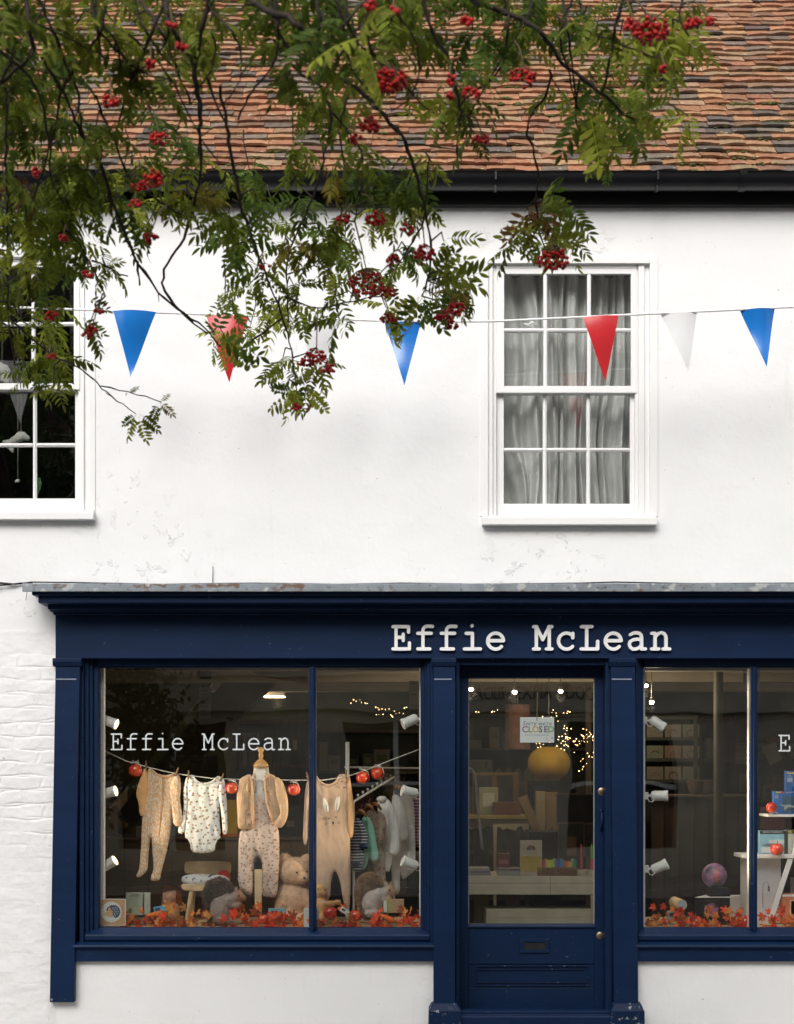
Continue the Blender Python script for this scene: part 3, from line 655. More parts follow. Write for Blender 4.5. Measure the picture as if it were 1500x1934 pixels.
for h in oh:
    m = MB(); m.box((h[0] + h[1]) / 2 - .04, (h[0] + h[1]) / 2 + .04, -15.2, -15.15, h[2], h[3]); m.box(h[0], h[1], -15.19, -15.16, (h[2] + h[3]) / 2 - .03, (h[2] + h[3]) / 2 + .03); m.build('window_bar', M['white_paint'], O)
m = MB(); m.add([(-4.8, -14.5, 9.5), (19.2, -14.5, 9.5), (19.2, -18.5, 13), (-4.8, -18.5, 13), (19.2, -22.5, 9.5), (-4.8, -22.5, 9.5)], [(0, 3, 2, 1), (3, 5, 4, 2)]); m.build('slate_roof', mat('slate', (.06, .06, .07), .7, .3, 3), O)
txt('FACILIS · EXPIA · IDOCI', .27, 2.04, 2.74, -14.995, flat((.03, .027, .022), 'cut_letters'), O, 'inscription', .01, mirror=False, rotz=0, xs=.72)

BH = thing('added_brick_house', 'added dark brick house across the street, blocking sky from the upper glass', 'building', (-10, -16, 0))  # unseen house, added to block sky in the upper window's reflection
bk_ = mat('dark_brick', (.10, .05, .035), .85, .3, 3, .4, 60); m = MB(); m.box(-15, -5.95, -22, -16, -.1, 9); m.build('brick_wall', bk_, BH)
m = MB(); m.add([(-15.2, -15.6, 9), (-5.5, -15.6, 9), (-5.5, -19, 11.6), (-15.2, -19, 11.6), (-5.5, -22.4, 9), (-15.2, -22.4, 9)], [(0, 1, 2, 3), (3, 2, 4, 5), (0, 3, 5), (1, 4, 2)]); m.build('roof', mat('slate_grey', (.06, .06, .07), .7, .3, 3), BH)
for x_ in (-13.4, -10.6, -7.8):
    for z_ in (1.0, 4.2):
        m = MB(); m.box(x_ - .55, x_ + .55, -16.0, -15.96, z_, z_ + 1.6); o = m.build('window', M['white_paint'], BH); m = MB(); m.box(x_ - .47, x_ - .03, -15.96, -15.95, z_ + .08, z_ + 1.52); m.box(x_ + .03, x_ + .47, -15.96, -15.95, z_ + .08, z_ + 1.52); m.build('pane', flat((.01, .01, .012), 'dark_pane', .1), o)
# ================================================================ things in the shop windows
def zoomer(ox, oy, k): return lambda pts: [(ox + a / k, oy + b / k) for a, b in pts]
Q1 = zoomer(160, 1240, 3.409); Q2 = zoomer(560, 1240, 3.582); Q3 = zoomer(860, 1240, 3.581); Q4 = zoomer(1200, 1240, 3.453)
def q(Q, a, b): return Q([(a, b)])[0]
def smooth_outline(pts, it=2):
    for _ in range(it):
        o = []
        for i in range(len(pts)):
            a, b = pts[i], pts[(i + 1) % len(pts)]
            o += [(a[0] * .75 + b[0] * .25, a[1] * .75 + b[1] * .25), (a[0] * .25 + b[0] * .75, a[1] * .25 + b[1] * .75)]
        pts = o
    return pts
def puff(mb, pix, Y, thick, fold=.0045, step=.010, seed=0, fs=14, sm=1, col=None):
    """a soft flat body (cloth, cushion) grown from an outline given in photo pixels at depth Y"""
    pts = smooth_outline(pix, sm); xz = [(X(a, Y), Z(b, Y)) for a, b in pts]
    n = len(xz); E = np.array(xz); E2 = np.roll(E, -1, 0)
    def dist(p):
        d = E2 - E; t = np.clip(((p - E) * d).sum(1) / np.maximum((d * d).sum(1), 1e-12), 0, 1)
        return np.sqrt((((E + d * t[:, None]) - p) ** 2).sum(1)).min()
    inside = lambda p: (((E[:, 1] > p[1]) != (E2[:, 1] > p[1])) & (p[0] < (E2[:, 0] - E[:, 0]) * (p[1] - E[:, 1]) / (E2[:, 1] - E[:, 1] + 1e-12) + E[:, 0])).sum() % 2 == 1
    lo, hi = E.min(0), E.max(0); pl = [Vector(p) for p in xz]; rr = random.Random(seed)
    zz = lo[1]; r = 0
    while zz < hi[1]:
        xx = lo[0] + (step / 2 if r % 2 else 0)
        while xx < hi[0]:
            p = np.array([xx, zz])
            if inside(p) and dist(p) > step * .45: pl.append(Vector((xx, zz)))
            xx += step
        zz += step * .87; r += 1
    res = geometry.delaunay_2d_cdt(pl, [(i, (i + 1) % n) for i in range(n)], [], 1, 1e-6)
    vs, fs_ = res[0], res[2]; V = []; R_ = max(.012, thick)
    H_ = []
    for v in vs:
        d = dist(np.array(v)); h = math.sqrt(max(0, 1 - (1 - min(d / R_, 1)) ** 2)); H_.append(h)
    for s_ in (-1, 1):
        for v, h in zip(vs, H_):
            f = noise.noise((v.x * fs * 1.6, v.y * fs * .45, seed * 3.1)) + .6 * noise.noise((v.x * fs * 3.4 + v.y * 6, v.y * fs * 1.3, seed + 9))
            V.append((v.x, Y + s_ * thick * .5 * h + fold * f * 1.6, v.y))
    N = len(vs); Fs = []
    for f in fs_:
        a = sum((vs[f[i]].x * vs[f[(i + 1) % len(f)]].y - vs[f[(i + 1) % len(f)]].x * vs[f[i]].y) for i in range(len(f)))
        f = list(f) if a > 0 else list(f)[::-1]
        Fs += [tuple(f), tuple(i + N for i in f[::-1])]
    mb.add(V, Fs, col); return mb
def soft(name, pix, Y, thick, mt, parent=None, **k):
    kw = {a: k.pop(a) for a in ('label', 'cat', 'group') if a in k}
    m = MB(); puff(m, pix, Y, thick, **k); return m.build(name, mt, parent, smooth=True, **kw)
def blob(name, parts, vox, mt, parent, colfn=None, fuzz=0, flen=.006, rough_=.0015, rs=90, smooth_it=3, seed=1):
    """one continuous body grown out of overlapping ellipsoids: (centre, radii, tilt about y)"""
    m = MB()
    for p in parts:
        c, r = p[0], p[1]; rot = Matrix.Rotation(p[2], 3, 'Y') if len(p) > 2 else None
        m.ball(c, r, 20, 12, rot=rot)
    o = m.build('tmp', mt, None, origin=(0, 0, 0)); md = o.modifiers.new('r', 'REMESH'); md.mode = 'VOXEL'; md.voxel_size = vox
    sm = o.modifiers.new('s', 'SMOOTH'); sm.iterations = smooth_it; sm.factor = .6
    dg = bpy.context.evaluated_depsgraph_get(); me = bpy.data.meshes.new_from_object(o.evaluated_get(dg)); bpy.data.objects.remove(o)
    nv = len(me.vertices); V = np.zeros(nv * 3); me.vertices.foreach_get('co', V); V = V.reshape(-1, 3); Nn = np.zeros(nv * 3); me.vertices.foreach_get('normal', Nn); Nn = Nn.reshape(-1, 3)
    h = np.array([noise.noise(tuple(v * rs)) for v in V]); V = V + Nn * (h[:, None] * rough_)
    Fs = [tuple(p.vertices) for p in me.polygons]; bpy.data.meshes.remove(me)
    C = np.array([colfn(v) for v in V]) if colfn else None
    mb = MB(); mb.add(V, Fs, C)
    if fuzz:
        g = np.random.default_rng(seed); idx = g.integers(0, nv, fuzz); Vv = []; Ff = []; Cc = []
        b = V[idx]; nrm = Nn[idx] + g.normal(0, .55, (fuzz, 3)); nrm /= np.linalg.norm(nrm, axis=1)[:, None]
        side = np.cross(nrm, g.normal(0, 1, (fuzz, 3))); side /= np.linalg.norm(side, axis=1)[:, None]
        b = b + g.normal(0, vox * .4, (fuzz, 3))
        L_ = flen * g.uniform(.5, 1.3, fuzz)[:, None]; wd = flen * .14
        A = np.stack([b - side * wd, b + side * wd, b + nrm * L_], 1).reshape(-1, 3)
        cc = None
        if C is not None: cc = np.repeat(np.clip(C[idx] * g.uniform(.75, 1.3, fuzz)[:, None], 0, 1), 3, 0)
        mb.add(A, [(3 * i, 3 * i + 1, 3 * i + 2) for i in range(fuzz)], cc)
    return mb.build(name, mt, parent, smooth=True, cols=C is not None)
def E3(px, py, Y, rx, ry, rz=None, tilt=0):
    """ellipsoid spec from pixels: half sizes rx (across), ry (up) in pixels; depth radius rz in pixels"""
    return (P(px, py, Y), (S(rx, Y), S(rz if rz else (rx + ry) / 2, Y), S(ry, Y)), tilt)

# ---- hanging washing line
LY = .34
ln = [(185, 1411), (204, 1421), (240, 1438), (276, 1448), (312, 1457), (345, 1463), (400, 1470), (470, 1473), (560, 1473.5), (610, 1473.5), (655, 1467), (690, 1455), (740, 1435), (795, 1414)]
m = MB(); m.tube([P(a, b, LY) for a, b in ln], .0026, 6); m.tube([P(185, 1411, LY), P(197, 1417, LY), P(187, 1428, LY)], .002, 5)
m.build('washing_line', M['rope'], None, smooth=True, label='white cord washing line strung across the left shop window', cat='washing line')
M['peg'] = mat('peg_wood', (.17, .105, .055), .7, .2, 60)
pegs = [(395, 705, 0, 'at the left shoulder of the peach sleepsuit', Q1), (592, 745, .35, 'at the right shoulder of the peach sleepsuit', Q1), (668, 765, .03, 'at the left shoulder of the white bodysuit', Q1), (882, 782, .4, 'at the right shoulder of the white bodysuit', Q1), (75, 815, -.2, 'beside the navy mullion, holding the knitted romper', Q2), (338, 800, .05, 'at the buttoned shoulder of the knitted romper', Q2)]
pg0 = None
for a, b, t, lb, Q in pegs:
    px, py = q(Q, a, b)
    if pg0 is None:
        pg0 = thing('clothes_peg', 'x', 'clothes peg', (0, 0, 0), 'clothes pegs on the washing line')
        for s_ in (-1, 1):
            m = MB(); m.add([(-.0035, s_ * .001, -.024), (.0035, s_ * .001, -.024), (.0045, s_ * .001, .008), (.0035, s_ * .004, .030), (-.0035, s_ * .004, .030), (-.0045, s_ * .001, .008), (-.0035, s_ * .006, -.024), (.0035, s_ * .006, -.024), (.0045, s_ * .008, .008), (.0035, s_ * .008, .030), (-.0035, s_ * .008, .030), (-.0045, s_ * .008, .008)],
                 [(0, 1, 2, 3, 4, 5), (11, 10, 9, 8, 7, 6), (0, 6, 7, 1), (1, 7, 8, 2), (2, 8, 9, 3), (3, 9, 10, 4), (4, 10, 11, 5), (5, 11, 6, 0)]); m.build('peg_half', M['peg'], pg0)
        m = MB(); m.tube([(-.006, 0, .004), (.006, 0, .004)], .004, 8); m.build('spring', M['lead'], pg0)
        o = pg0
    else:
        o = pg0.copy(); COL.objects.link(o)
        for ch in pg0.children: c = ch.copy(); COL.objects.link(c); c.parent = o
    o.location = P(px, py, LY - .012); o.rotation_euler = (0, t, 0); o['label'] = 'small wooden clothes peg ' + lb
# ---- garments on the line
M['leafprint'] = w = mat('peach_leaf_jersey', (.64, .42, .25), .9, .06, 20, .2, 300)
mixc(w, spots(w, 52, .32, (1.8, 1, .8), .008), (.72, .61, .49))
M['peach'] = mat('peach_jersey', (.66, .38, .17), .9, .06, 20, .2, 300)
t = thing('baby_sleepsuit', 'peach leaf-patterned footed baby sleepsuit pegged on the line', 'sleepsuit', P(297, 1662, LY), 'baby clothes on the washing line')
soft('body', Q1([(405, 712), (440, 728), (465, 752), (510, 765), (555, 757), (580, 748), (612, 762), (612, 830), (600, 900), (575, 960), (563, 1060), (545, 1180), (528, 1260), (505, 1340), (490, 1400), (486, 1440), (450, 1448), (425, 1440), (430, 1405), (446, 1370), (440, 1300), (434, 1220), (430, 1160), (424, 1175), (412, 1260), (408, 1340), (405, 1378), (370, 1412), (345, 1424), (330, 1412), (350, 1380), (357, 1310), (365, 1200), (368, 1100), (372, 1000), (392, 900), (395, 800)]), LY + .012, .03, M['leafprint'], t, fold=.0045, seed=1)
soft('sleeve', Q1([(400, 714), (380, 725), (352, 800), (328, 885), (350, 945), (352, 1020), (388, 1034), (392, 980), (398, 900), (408, 800)]), LY + .0, .022, M['peach'], t, seed=2)
soft('sleeve', Q1([(590, 760), (614, 764), (620, 850), (612, 920), (628, 1010), (632, 1088), (574, 1094), (566, 1010), (560, 940), (545, 880), (560, 800)]), LY - .006, .024, M['leafprint'], t, seed=3)
m = MB(); m.tube([P(*q(Q1, a, b), LY - .006) for a, b in ((425, 722), (452, 752), (500, 778), (545, 772), (585, 752))], .0035, 6); m.build('neckband', M['peach'], t, smooth=True)
m = MB(); m.tube([P(*q(Q1, a, b), LY - .008) for a, b in ((500, 778), (498, 900), (488, 1020), (478, 1150))], .0022, 5); m.build('zip', M['peach'], t, smooth=True)
M['bunnyprint'] = w = mat('white_rabbit_jersey', (.80, .80, .77), .9, .04, 20, .2, 300)
mixc(w, spots(w, 33, .21, (1.0, 1, 1.1), .024, .9), (.36, .24, .15))
t = thing('baby_bodysuit', 'white long-sleeved baby bodysuit with small brown animals, pegged on the line', 'bodysuit', P(384, 1611, LY), 'baby clothes on the washing line')
soft('sleeve', Q1([(668, 765), (648, 790), (633, 860), (640, 950), (630, 1040), (592, 1130), (640, 1147), (655, 1080), (668, 960), (665, 860)]), LY + .004, .02, M['bunnyprint'], t, seed=4)
soft('body', Q1([(672, 765), (700, 760), (716, 790), (750, 812), (800, 810), (835, 790), (852, 768), (885, 778), (886, 850), (868, 930), (868, 1040), (878, 1160), (850, 1178), (838, 1210), (842, 1245), (815, 1262), (760, 1268), (705, 1262), (684, 1245), (682, 1205), (665, 1170), (643, 1160), (650, 1060), (655, 960), (656, 850)]), LY + .012, .03, M['bunnyprint'], t, seed=5)
soft('sleeve', Q1([(884, 778), (900, 790), (910, 860), (915, 960), (920, 1060), (921, 1142), (890, 1146), (884, 1050), (872, 950), (862, 890), (868, 820)]), LY - .004, .02, M['bunnyprint'], t, seed=6)
m = MB(); m.tube([P(*q(Q1, a, b), LY - .007) for a, b in ((696, 764), (716, 796), (755, 822), (800, 818), (836, 796), (856, 772))], .0035, 6); m.tube([P(*q(Q1, a, b), LY - .006) for a, b in ((646, 1160), (668, 1175), (684, 1210), (690, 1245))], .003, 5); m.tube([P(*q(Q1, a, b), LY - .006) for a, b in ((876, 1160), (852, 1180), (838, 1212), (836, 1245))], .003, 5); m.build('trim', M['paper'], t, smooth=True)
M['knit'] = w = mat('sand_knit', (.56, .40, .29), .95, .05, 20, .25, 420)
addbump(w, ntex(w, 240, .3, .7, 1, (1, 1, .25)), .4, .002)
M['knit_o'] = mat('warm_sand_knit', (.62, .38, .19), .95, .05, 20, .25, 420)
KY = LY + .012
t = thing('knitted_romper', 'sand knitted romper with a white-eared rabbit face pegged on the line', 'romper', P(636, 1712, LY), 'baby clothes on the washing line')
soft('sleeve', Q2([(80, 822), (60, 880), (50, 1050), (42, 1268), (75, 1275), (82, 1100), (95, 950), (100, 850)]), KY, .024, M['knit'], t, seed=8)
soft('body', Q2([(85, 815), (140, 806), (160, 838), (195, 862), (230, 862), (262, 842), (280, 808), (296, 792), (350, 800), (358, 900), (362, 1050), (364, 1250), (366, 1450), (366, 1600), (360, 1702), (325, 1692), (308, 1600), (296, 1530), (278, 1470), (262, 1450), (245, 1470), (232, 1540), (228, 1645), (150, 1690), (85, 1690), (84, 1400), (84, 1100)]), KY, .024, M['knit'], t, seed=9)
soft('sleeve', Q2([(345, 802), (362, 812), (378, 920), (391, 1030), (390, 1130), (384, 1222), (352, 1226), (350, 1100), (346, 950)]), KY - .012, .024, M['knit_o'], t, seed=10)
m = MB(); m.tube([P(*q(Q2, a, b), KY - .018) for a, b in ((136, 810), (160, 845), (195, 870), (232, 870), (268, 848), (286, 812))], .004, 6); m.build('neckband', M['knit'], t, smooth=True)
m = MB()
for a, b in ((308, 846), (322, 886)): m.lathe([(.005, 0), (.005, .003), (.003, .004)], P(*q(Q2, a, b), KY - .024), (0, -1, 0), 10)
m.build('button', M['dwood'], t)
blk = flat((.02, .018, .018), 'dark_thread'); wh = flat((.70, .69, .66), 'white_thread')
for a, b, tl in ((198, 1008, .26), (276, 998, -.18)):
    m = MB(); m.ball(P(*q(Q2, a, b), KY - .026), (S(4.6), .005, S(15)), 14, 10, rot=Matrix.Rotation(-tl, 3, 'Y')); e = m.build('rabbit_ear', wh, t, smooth=True)
    m = MB(); p = P(*q(Q2, a + (6 if tl > 0 else -3), b + 20), KY - .0325); m.tube([p + (-.002 * 0, 0, .02), p, p + (.004 if tl > 0 else -.004, 0, -.026)], .0012, 5); m.build('ear_line', blk, e)
m = MB()
for a, b in ((221, 1096), (268, 1085)): m.ball(P(*q(Q2, a, b), KY - .027), (.0046, .0025, .0046), 10, 6)
m.prism([(X(q(Q2, 240, 0)[0], KY), Z(q(Q2, 0, 1118)[1], KY)), (X(q(Q2, 258, 0)[0], KY), Z(q(Q2, 0, 1116)[1], KY)), (X(q(Q2, 250, 0)[0], KY), Z(q(Q2, 0, 1140)[1], KY))], KY - .030, KY - .024)
for a, b, c, d in ((216, 1127, 192, 1122), (216, 1131, 192, 1138), (278, 1122, 302, 1115), (278, 1127, 302, 1133)): m.tube([P(*q(Q2, a, b), KY - .029), P(*q(Q2, c, d), KY - .029)], .0014, 5)
m.build('rabbit_face', blk, t)
# ---- red apples hung from the line, each with its ribbon
M['apple'] = w = mat('red_apple', (.50, .022, .012), .22, .2, 12, spec=.6, coat=.4)
mixc(w, ntex(w, 16, .54, .76, 4, (1, 1, .35)), (.66, .17, .03))
applep = None
def apple_mesh(n=18):
    pr = []
    for i in range(15):
        a = math.pi * i / 14; r = math.sin(a) ** .85 * (1 + .06 * math.cos(a)); h = -math.cos(a) * .92
        if i > 9: h -= .16 * ((i - 9) / 5) ** 2
        pr.append((max(r, .01), h))
    return pr
def apple(name, label, px, py, Y, r, group, ribbon=False, stem=True, rot=(0, 0, 0)):
    rr_ = S(r, Y); p = P(px, py, Y); t = thing(name, label, 'apple', (0, 0, 0), group)
    m = MB(); m.lathe([(a * rr_, b * rr_) for a, b in apple_mesh()], (0, 0, 0), (0, 0, 1), 20); m.build('fruit', M['apple'], t, smooth=True)
    m = MB(); m.tube([(0, 0, rr_ * .6), (.002, 0, rr_ * .95), (.006, 0, rr_ * 1.2)], .0022, 6); m.build('stalk', M['dwood'], t, smooth=True)
    if ribbon:
        m = MB()
        m.tube([(0, 0, rr_ * .8), (0, -.006, rr_ * 1.0), (0, -.012, rr_ * 1.18)], .0016, 5); m.tube([(0, -.01, rr_ * 1.12), (-.016, -.012, rr_ * 1.35), (-.02, -.012, rr_ * 1.1), (0, -.012, rr_ * 1.08), (.018, -.012, rr_ * 1.4), (.022, -.012, rr_ * 1.1), (0, -.01, rr_ * 1.1)], .0016, 5)
        m.tube([(.004, -.012, rr_ * 1.1), (rr_ * .7, -.014, rr_ * .8), (rr_ * .95, -.010, rr_ * .0), (rr_ * .85, -.012, -rr_ * .5)], .0022, 5)
        m.build('ribbon', M['rope'], t, smooth=True)
    t.location = p; t.rotation_euler = rot; return t
gA = 'red apples hung from the washing line'
for Q, a, b, r, lb in ((Q1, 328, 732, 13.4, 'red apple hanging alone at the far left end of the washing line'), (Q1, 950, 845, 12.3, 'red apple hanging between the white bodysuit and the dressed mannequin'), (Q1, 1345, 855, 12.6, 'red apple hanging between the mannequin and the navy mullion'), (Q2, 450, 817, 13, 'red apple on the line beside the top of the rack post, lower of a pair'), (Q2, 550, 790, 12.8, 'red apple on the line, the upper and farther of a pair')):
    apple('hanging_apple', lb, *q(Q, a, b), LY + .002, r, gA, ribbon=True)

# ---- mannequin in cardigan and dungarees
MY = .40
t = thing('child_mannequin', 'headless cream child mannequin with a turned wooden neck cap', 'mannequin', P(490, 1700, MY))
c = P(*q(Q1, 1135, 712), MY); k = S(1 / 3.409, MY)
m = MB(); m.lathe([(48 * k, 0), (50 * k, 8 * k), (44 * k, 22 * k), (30 * k, 40 * k), (14 * k, 50 * k), (10 * k, 60 * k), (18 * k, 72 * k), (14 * k, 84 * k), (12 * k, 92 * k), (22 * k, 110 * k), (18 * k, 124 * k), (6 * k, 130 * k)], c, (0, 0, 1), 24); m.build('neck_cap', mat('varnished_wood', (.48, .27, .10), .3, .15, 12, coat=.4), t, smooth=True)
m = MB(); m.lathe([(150 * k * .5, -520 * k), (80 * k, -300 * k), (92 * k, -160 * k), (70 * k, -75 * k), (52 * k, -45 * k), (49 * k, -20 * k), (46 * k, 4 * k)], c + (0, .02, 0), (0, 0, 1), 24); m.build('torso', M['paper'], t, smooth=True)
M['dungprint'] = w = mat('pink_animal_jersey', (.68, .53, .45), .9, .06, 16, .2, 260)
mixc(w, spots(w, 36, .21, (1.0, 1, 1.15), .024, .9), (.34, .21, .12))
DY = MY - .035
t2 = thing('baby_dungarees', 'pale pink animal-print dungarees worn by the mannequin', 'dungarees', P(490, 1700, DY))
soft('body', Q1([(1085, 862), (1165, 852), (1172, 930), (1178, 1000), (1215, 1080), (1250, 1105), (1254, 1200), (1254, 1320), (1248, 1450), (1238, 1552), (1190, 1550), (1138, 1540), (1146, 1440), (1142, 1340), (1132, 1298), (1115, 1288), (1096, 1300), (1088, 1350), (1086, 1450), (1080, 1545), (1030, 1520), (985, 1468), (990, 1330), (990, 1200), (1002, 1110), (1060, 1105), (1086, 1050)]), DY, .07, M['dungprint'], t2, fold=.008, seed=11)
m = MB()
for a, b, c_, d in ((1095, 870, 1092, 800), (1155, 862, 1165, 800)): m.tube([P(*q(Q1, a, b), DY - .034), P(*q(Q1, c_, d), DY - .02), P(*q(Q1, c_, d - 45), DY + .02)], .009, 8)
m.build('strap', M['dungprint'], t2, smooth=True)
M['cable'] = w = mat('cable_knit', (.60, .40, .25), .95, .08, 30, .3, 300)
addbump(w, ntex(w, 85, .35, .65, 2, (1.2, 1, .3)), .5, .006); addbump(w, stripes(w, 0, .014, .35), .7, .003)
CY = DY - .032
t3 = thing('knitted_cardigan', 'camel cable-knit baby cardigan open on the mannequin', 'cardigan', P(490, 1560, CY))
soft('front_panel', Q1([(1062, 756), (1030, 768), (998, 790), (984, 850), (978, 920), (985, 1000), (985, 1095), (1002, 1116), (1050, 1108), (1092, 1100), (1088, 1000), (1084, 900), (1080, 820), (1078, 780)]), CY, .035, M['cable'], t3, seed=12)
soft('front_panel', Q1([(1196, 752), (1150, 790), (1160, 860), (1168, 930), (1180, 990), (1205, 1060), (1230, 1092), (1260, 1050), (1262, 950), (1250, 850), (1235, 775)]), CY + .004, .035, M['cable'], t3, seed=13)
soft('sleeve', Q1([(1225, 768), (1268, 792), (1296, 850), (1310, 930), (1312, 1010), (1296, 1070), (1262, 1108), (1222, 1090), (1216, 1075), (1245, 1030), (1262, 1010), (1240, 930), (1225, 860)]), CY - .008, .035, M['cable'], t3, seed=14)
m = MB(); m.tube([P(*q(Q1, a, b), CY - .02) for a, b in ((1063, 760), (1076, 800), (1084, 870), (1088, 980), (1090, 1100))], .0052, 6); m.tube([P(*q(Q1, a, b), CY - .016) for a, b in ((1196, 755), (1158, 790), (1162, 850), (1172, 930), (1186, 990), (1210, 1060))], .0052, 6); m.build('ribbed_edge', M['cable'], t3, smooth=True)
m = MB()
for a, b in ((1083, 792), (1060, 866), (1058, 942), (1056, 1010), (1058, 1080), (1183, 945), (1178, 870)): m.lathe([(.0058, 0), (.0062, .002), (.004, .004)], P(*q(Q1, a, b), CY - .021), (0, -1, 0), 12)
m.build('button', mat('horn_button', (.20, .13, .08), .4, .2, 20), t3)

# ---- wooden toddler chair with its load
HY = .52
t = thing('toddler_chair', 'small beech toddler chair with a curved back board', 'chair', P(388, 1725, HY))
m = MB(); ol = smooth_outline(Q1([(646, 1330), (660, 1318), (790, 1316), (930, 1320), (944, 1332), (944, 1385), (935, 1400), (790, 1404), (655, 1398), (645, 1385)]), 1); m.prism([(X(a, HY + .09), Z(b, HY + .09)) for a, b in ol], HY + .07, HY + .095); m.build('backrest', M['wood'], t, bevel=.004)
m = MB(); ol = smooth_outline(Q1([(620, 1470), (640, 1460), (930, 1455), (938, 1470), (925, 1495), (890, 1508), (650, 1508), (630, 1495)]), 1); m.prism([(X(a, HY), Z(b, HY)) for a, b in ol], HY - .03, HY + .12); m.build('seat', M['wood'], t, bevel=.006)
for a, b, c_, d, yy in ((690, 1508, 655, 1660, -.01), (880, 1508, 915, 1660, -.01), (700, 1508, 690, 1660, .09), (870, 1508, 885, 1660, .09)):
    m = MB(); p0, p1 = P(*q(Q1, a, b), HY + yy), P(*q(Q1, c_, d), HY + yy); p1[2] = ZS + .001; m.tube([p0, p1], [.0155, .011], 14); m.build('leg', M['wood'], t, smooth='auto')
for a in (700, 880):
    m = MB(); m.tube([P(*q(Q1, a, 1462), HY + .085), P(*q(Q1, a, 1395), HY + .085)], .010, 10); m.build('back_post', M['wood'], t, smooth='auto')
w = mat('printed_pouch', (.64, .64, .62), .6, .05, 10); mixc(w, ntex(w, 22, .60, .63, 2), (.35, .50, .30)); mixc(w, ntex(w, 17, .66, .68, 2, off=(5, 5, 5)), (.03, .04, .12))
soft('zip_pouch', Q1([(622, 1430), (640, 1408), (720, 1398), (800, 1402), (880, 1405), (930, 1425), (938, 1455), (900, 1478), (820, 1486), (720, 1486), (650, 1472), (625, 1455)]), HY - .01, .06, w, None, seed=20, label='plump white printed zip pouch lying on the toddler chair seat', cat='pouch')
m = MB(); m.ball(P(*q(Q1, 897, 1422), HY + .04), S(13.5, HY)); m.build('toy_ball', mat('red_rubber', (.60, .02, .02), .4, .05, 10), None, smooth=True, label='shiny red ball on the toddler chair beside the white pouch', cat='ball')
# wooden toy sword standing in front of the dungarees
SY = .24
t = thing('toy_sword', 'toy sword with dark rounded tip and flat wooden shaft before the mannequin', 'toy', P(488, 1728, SY))
m = MB(); m.prism([(X(q(Q1, a, 0)[0], SY), Z(q(Q1, 0, b)[1], SY)) for a, b in ((1094, 1370), (1141, 1370), (1139, 1665), (1096, 1665))], SY, SY + .014); m.build('shaft', M['wood'], t, bevel=.002)
m = MB(); m.prism([(X(q(Q1, a, 0)[0], SY), Z(q(Q1, 0, b)[1], SY)) for a, b in ((1090, 1370), (1143, 1370), (1141, 1335), (1130, 1306), (1116, 1294), (1102, 1306), (1092, 1335))], SY + .001, SY + .013); m.build('tip', mat('black_gloss', (.015, .015, .017), .2, .1, 10), t, bevel=.003)

# ---- brown toy case with a small bear
t = thing('toy_case', 'open brown arched toy case standing behind the small bear', 'case', P(325, 1725, .56))
ol = smooth_outline(Q1([(500, 1650), (500, 1500), (506, 1470), (530, 1462), (580, 1466), (620, 1490), (636, 1540), (636, 1650)]), 1)
m = MB(); m.prism([(X(a, .6), Z(b, .6)) for a, b in ol], .60, .62); m.build('back_shell', mat('tan_leather', (.26, .085, .025), .4, .2, 8), t, bevel=.004)
m = MB()
for a, b in zip(ol, ol[1:] + ol[:1]):
    pa_, pb2 = P(*a, .6), P(*b, .6); m.tube([pa_ - (0, .03, 0), pb2 - (0, .03, 0)], .006, 6)
m.build('rim', mat('dark_leather', (.09, .035, .018), .5, .2, 8), t, smooth=True)
M['fur'] = mat('plush', None, .95, .10, 60, attr=True, sheen=.3)
def teddy(name, label, specs, base, col, face, vox, fuzz, flen, extra=()):
    t = thing(name, label, 'teddy bear', base)
    blob('plush_body', specs, vox, M['fur'], t, colfn=lambda v: np.array(col) * (1 + .25 * noise.noise(tuple(v * 40))), fuzz=fuzz, flen=flen)
    for nm, p, r in face:
        m = MB(); m.ball(p, r, 14, 10); m.build(nm, mat('black_bead', (.01, .008, .008), .15, .1, 5, spec=.7) if 'bead' not in M else M['bead'], t, smooth=True)
    return t
M['bead'] = mat('black_bead', (.010, .008, .008), .15, .1, 5, spec=.7)
def ZP(Q, a, b, Y): return P(*q(Q, a, b), Y)
def ZE(Q, kk, a, b, Y, rx, ry, rz=None, tilt=0): return E3(*q(Q, a, b), Y, rx / kk, ry / kk, (rz if rz else (rx + ry) / 2) / kk, tilt)
e1 = lambda *a, **k: ZE(Q1, 3.409, *a, **k)
e2 = lambda *a, **k: ZE(Q2, 3.582, *a, **k)
e4 = lambda *a, **k: ZE(Q4, 3.453, *a, **k)
BY = .46
teddy('teddy_bear', 'small brown teddy bear with cream muzzle in front of the brown case', [e1(545, 1555, BY, 42, 42), e1(575, 1522, BY + .01, 16, 16, 10), e1(512, 1530, BY, 12, 14, 8), e1(518, 1585, BY - .02, 20, 18), e1(568, 1635, BY, 42, 55)], P(326, 1722, BY), (.50, .28, .17), [('eye', ZP(Q1, 527, 1560, BY - .047), .0038), ('nose', ZP(Q1, 505, 1580, BY - .045), .004)], .005, 2200, .006)
BY = .42
teddy('teddy_bear', 'large honey-brown plush teddy bear seated behind the navy mullion', [e1(1355, 1385, BY, 98, 92, 88), e1(1290, 1302, BY + .02, 40, 38, 22), e1(1430, 1305, BY + .02, 36, 34, 22), e1(1398, 1420, BY - .045, 50, 40, 42), e1(1345, 1560, BY + .02, 100, 130, 85), e1(1270, 1580, BY - .01, 40, 95, 38, .25), e1(1430, 1570, BY - .01, 38, 90, 38, -.2), e1(1320, 1675, BY - .04, 70, 38, 60), e1(1440, 1690, BY - .06, 90, 42, 70)], P(552, 1735, BY), (.68, .46, .30), [('eye', ZP(Q1, 1368, 1390, BY - .088), .0058), ('eye', ZP(Q1, 1432, 1385, BY - .070), .0055), ('nose', ZP(Q1, 1417, 1426, BY - .098), .0085)], .007, 15000, .008)
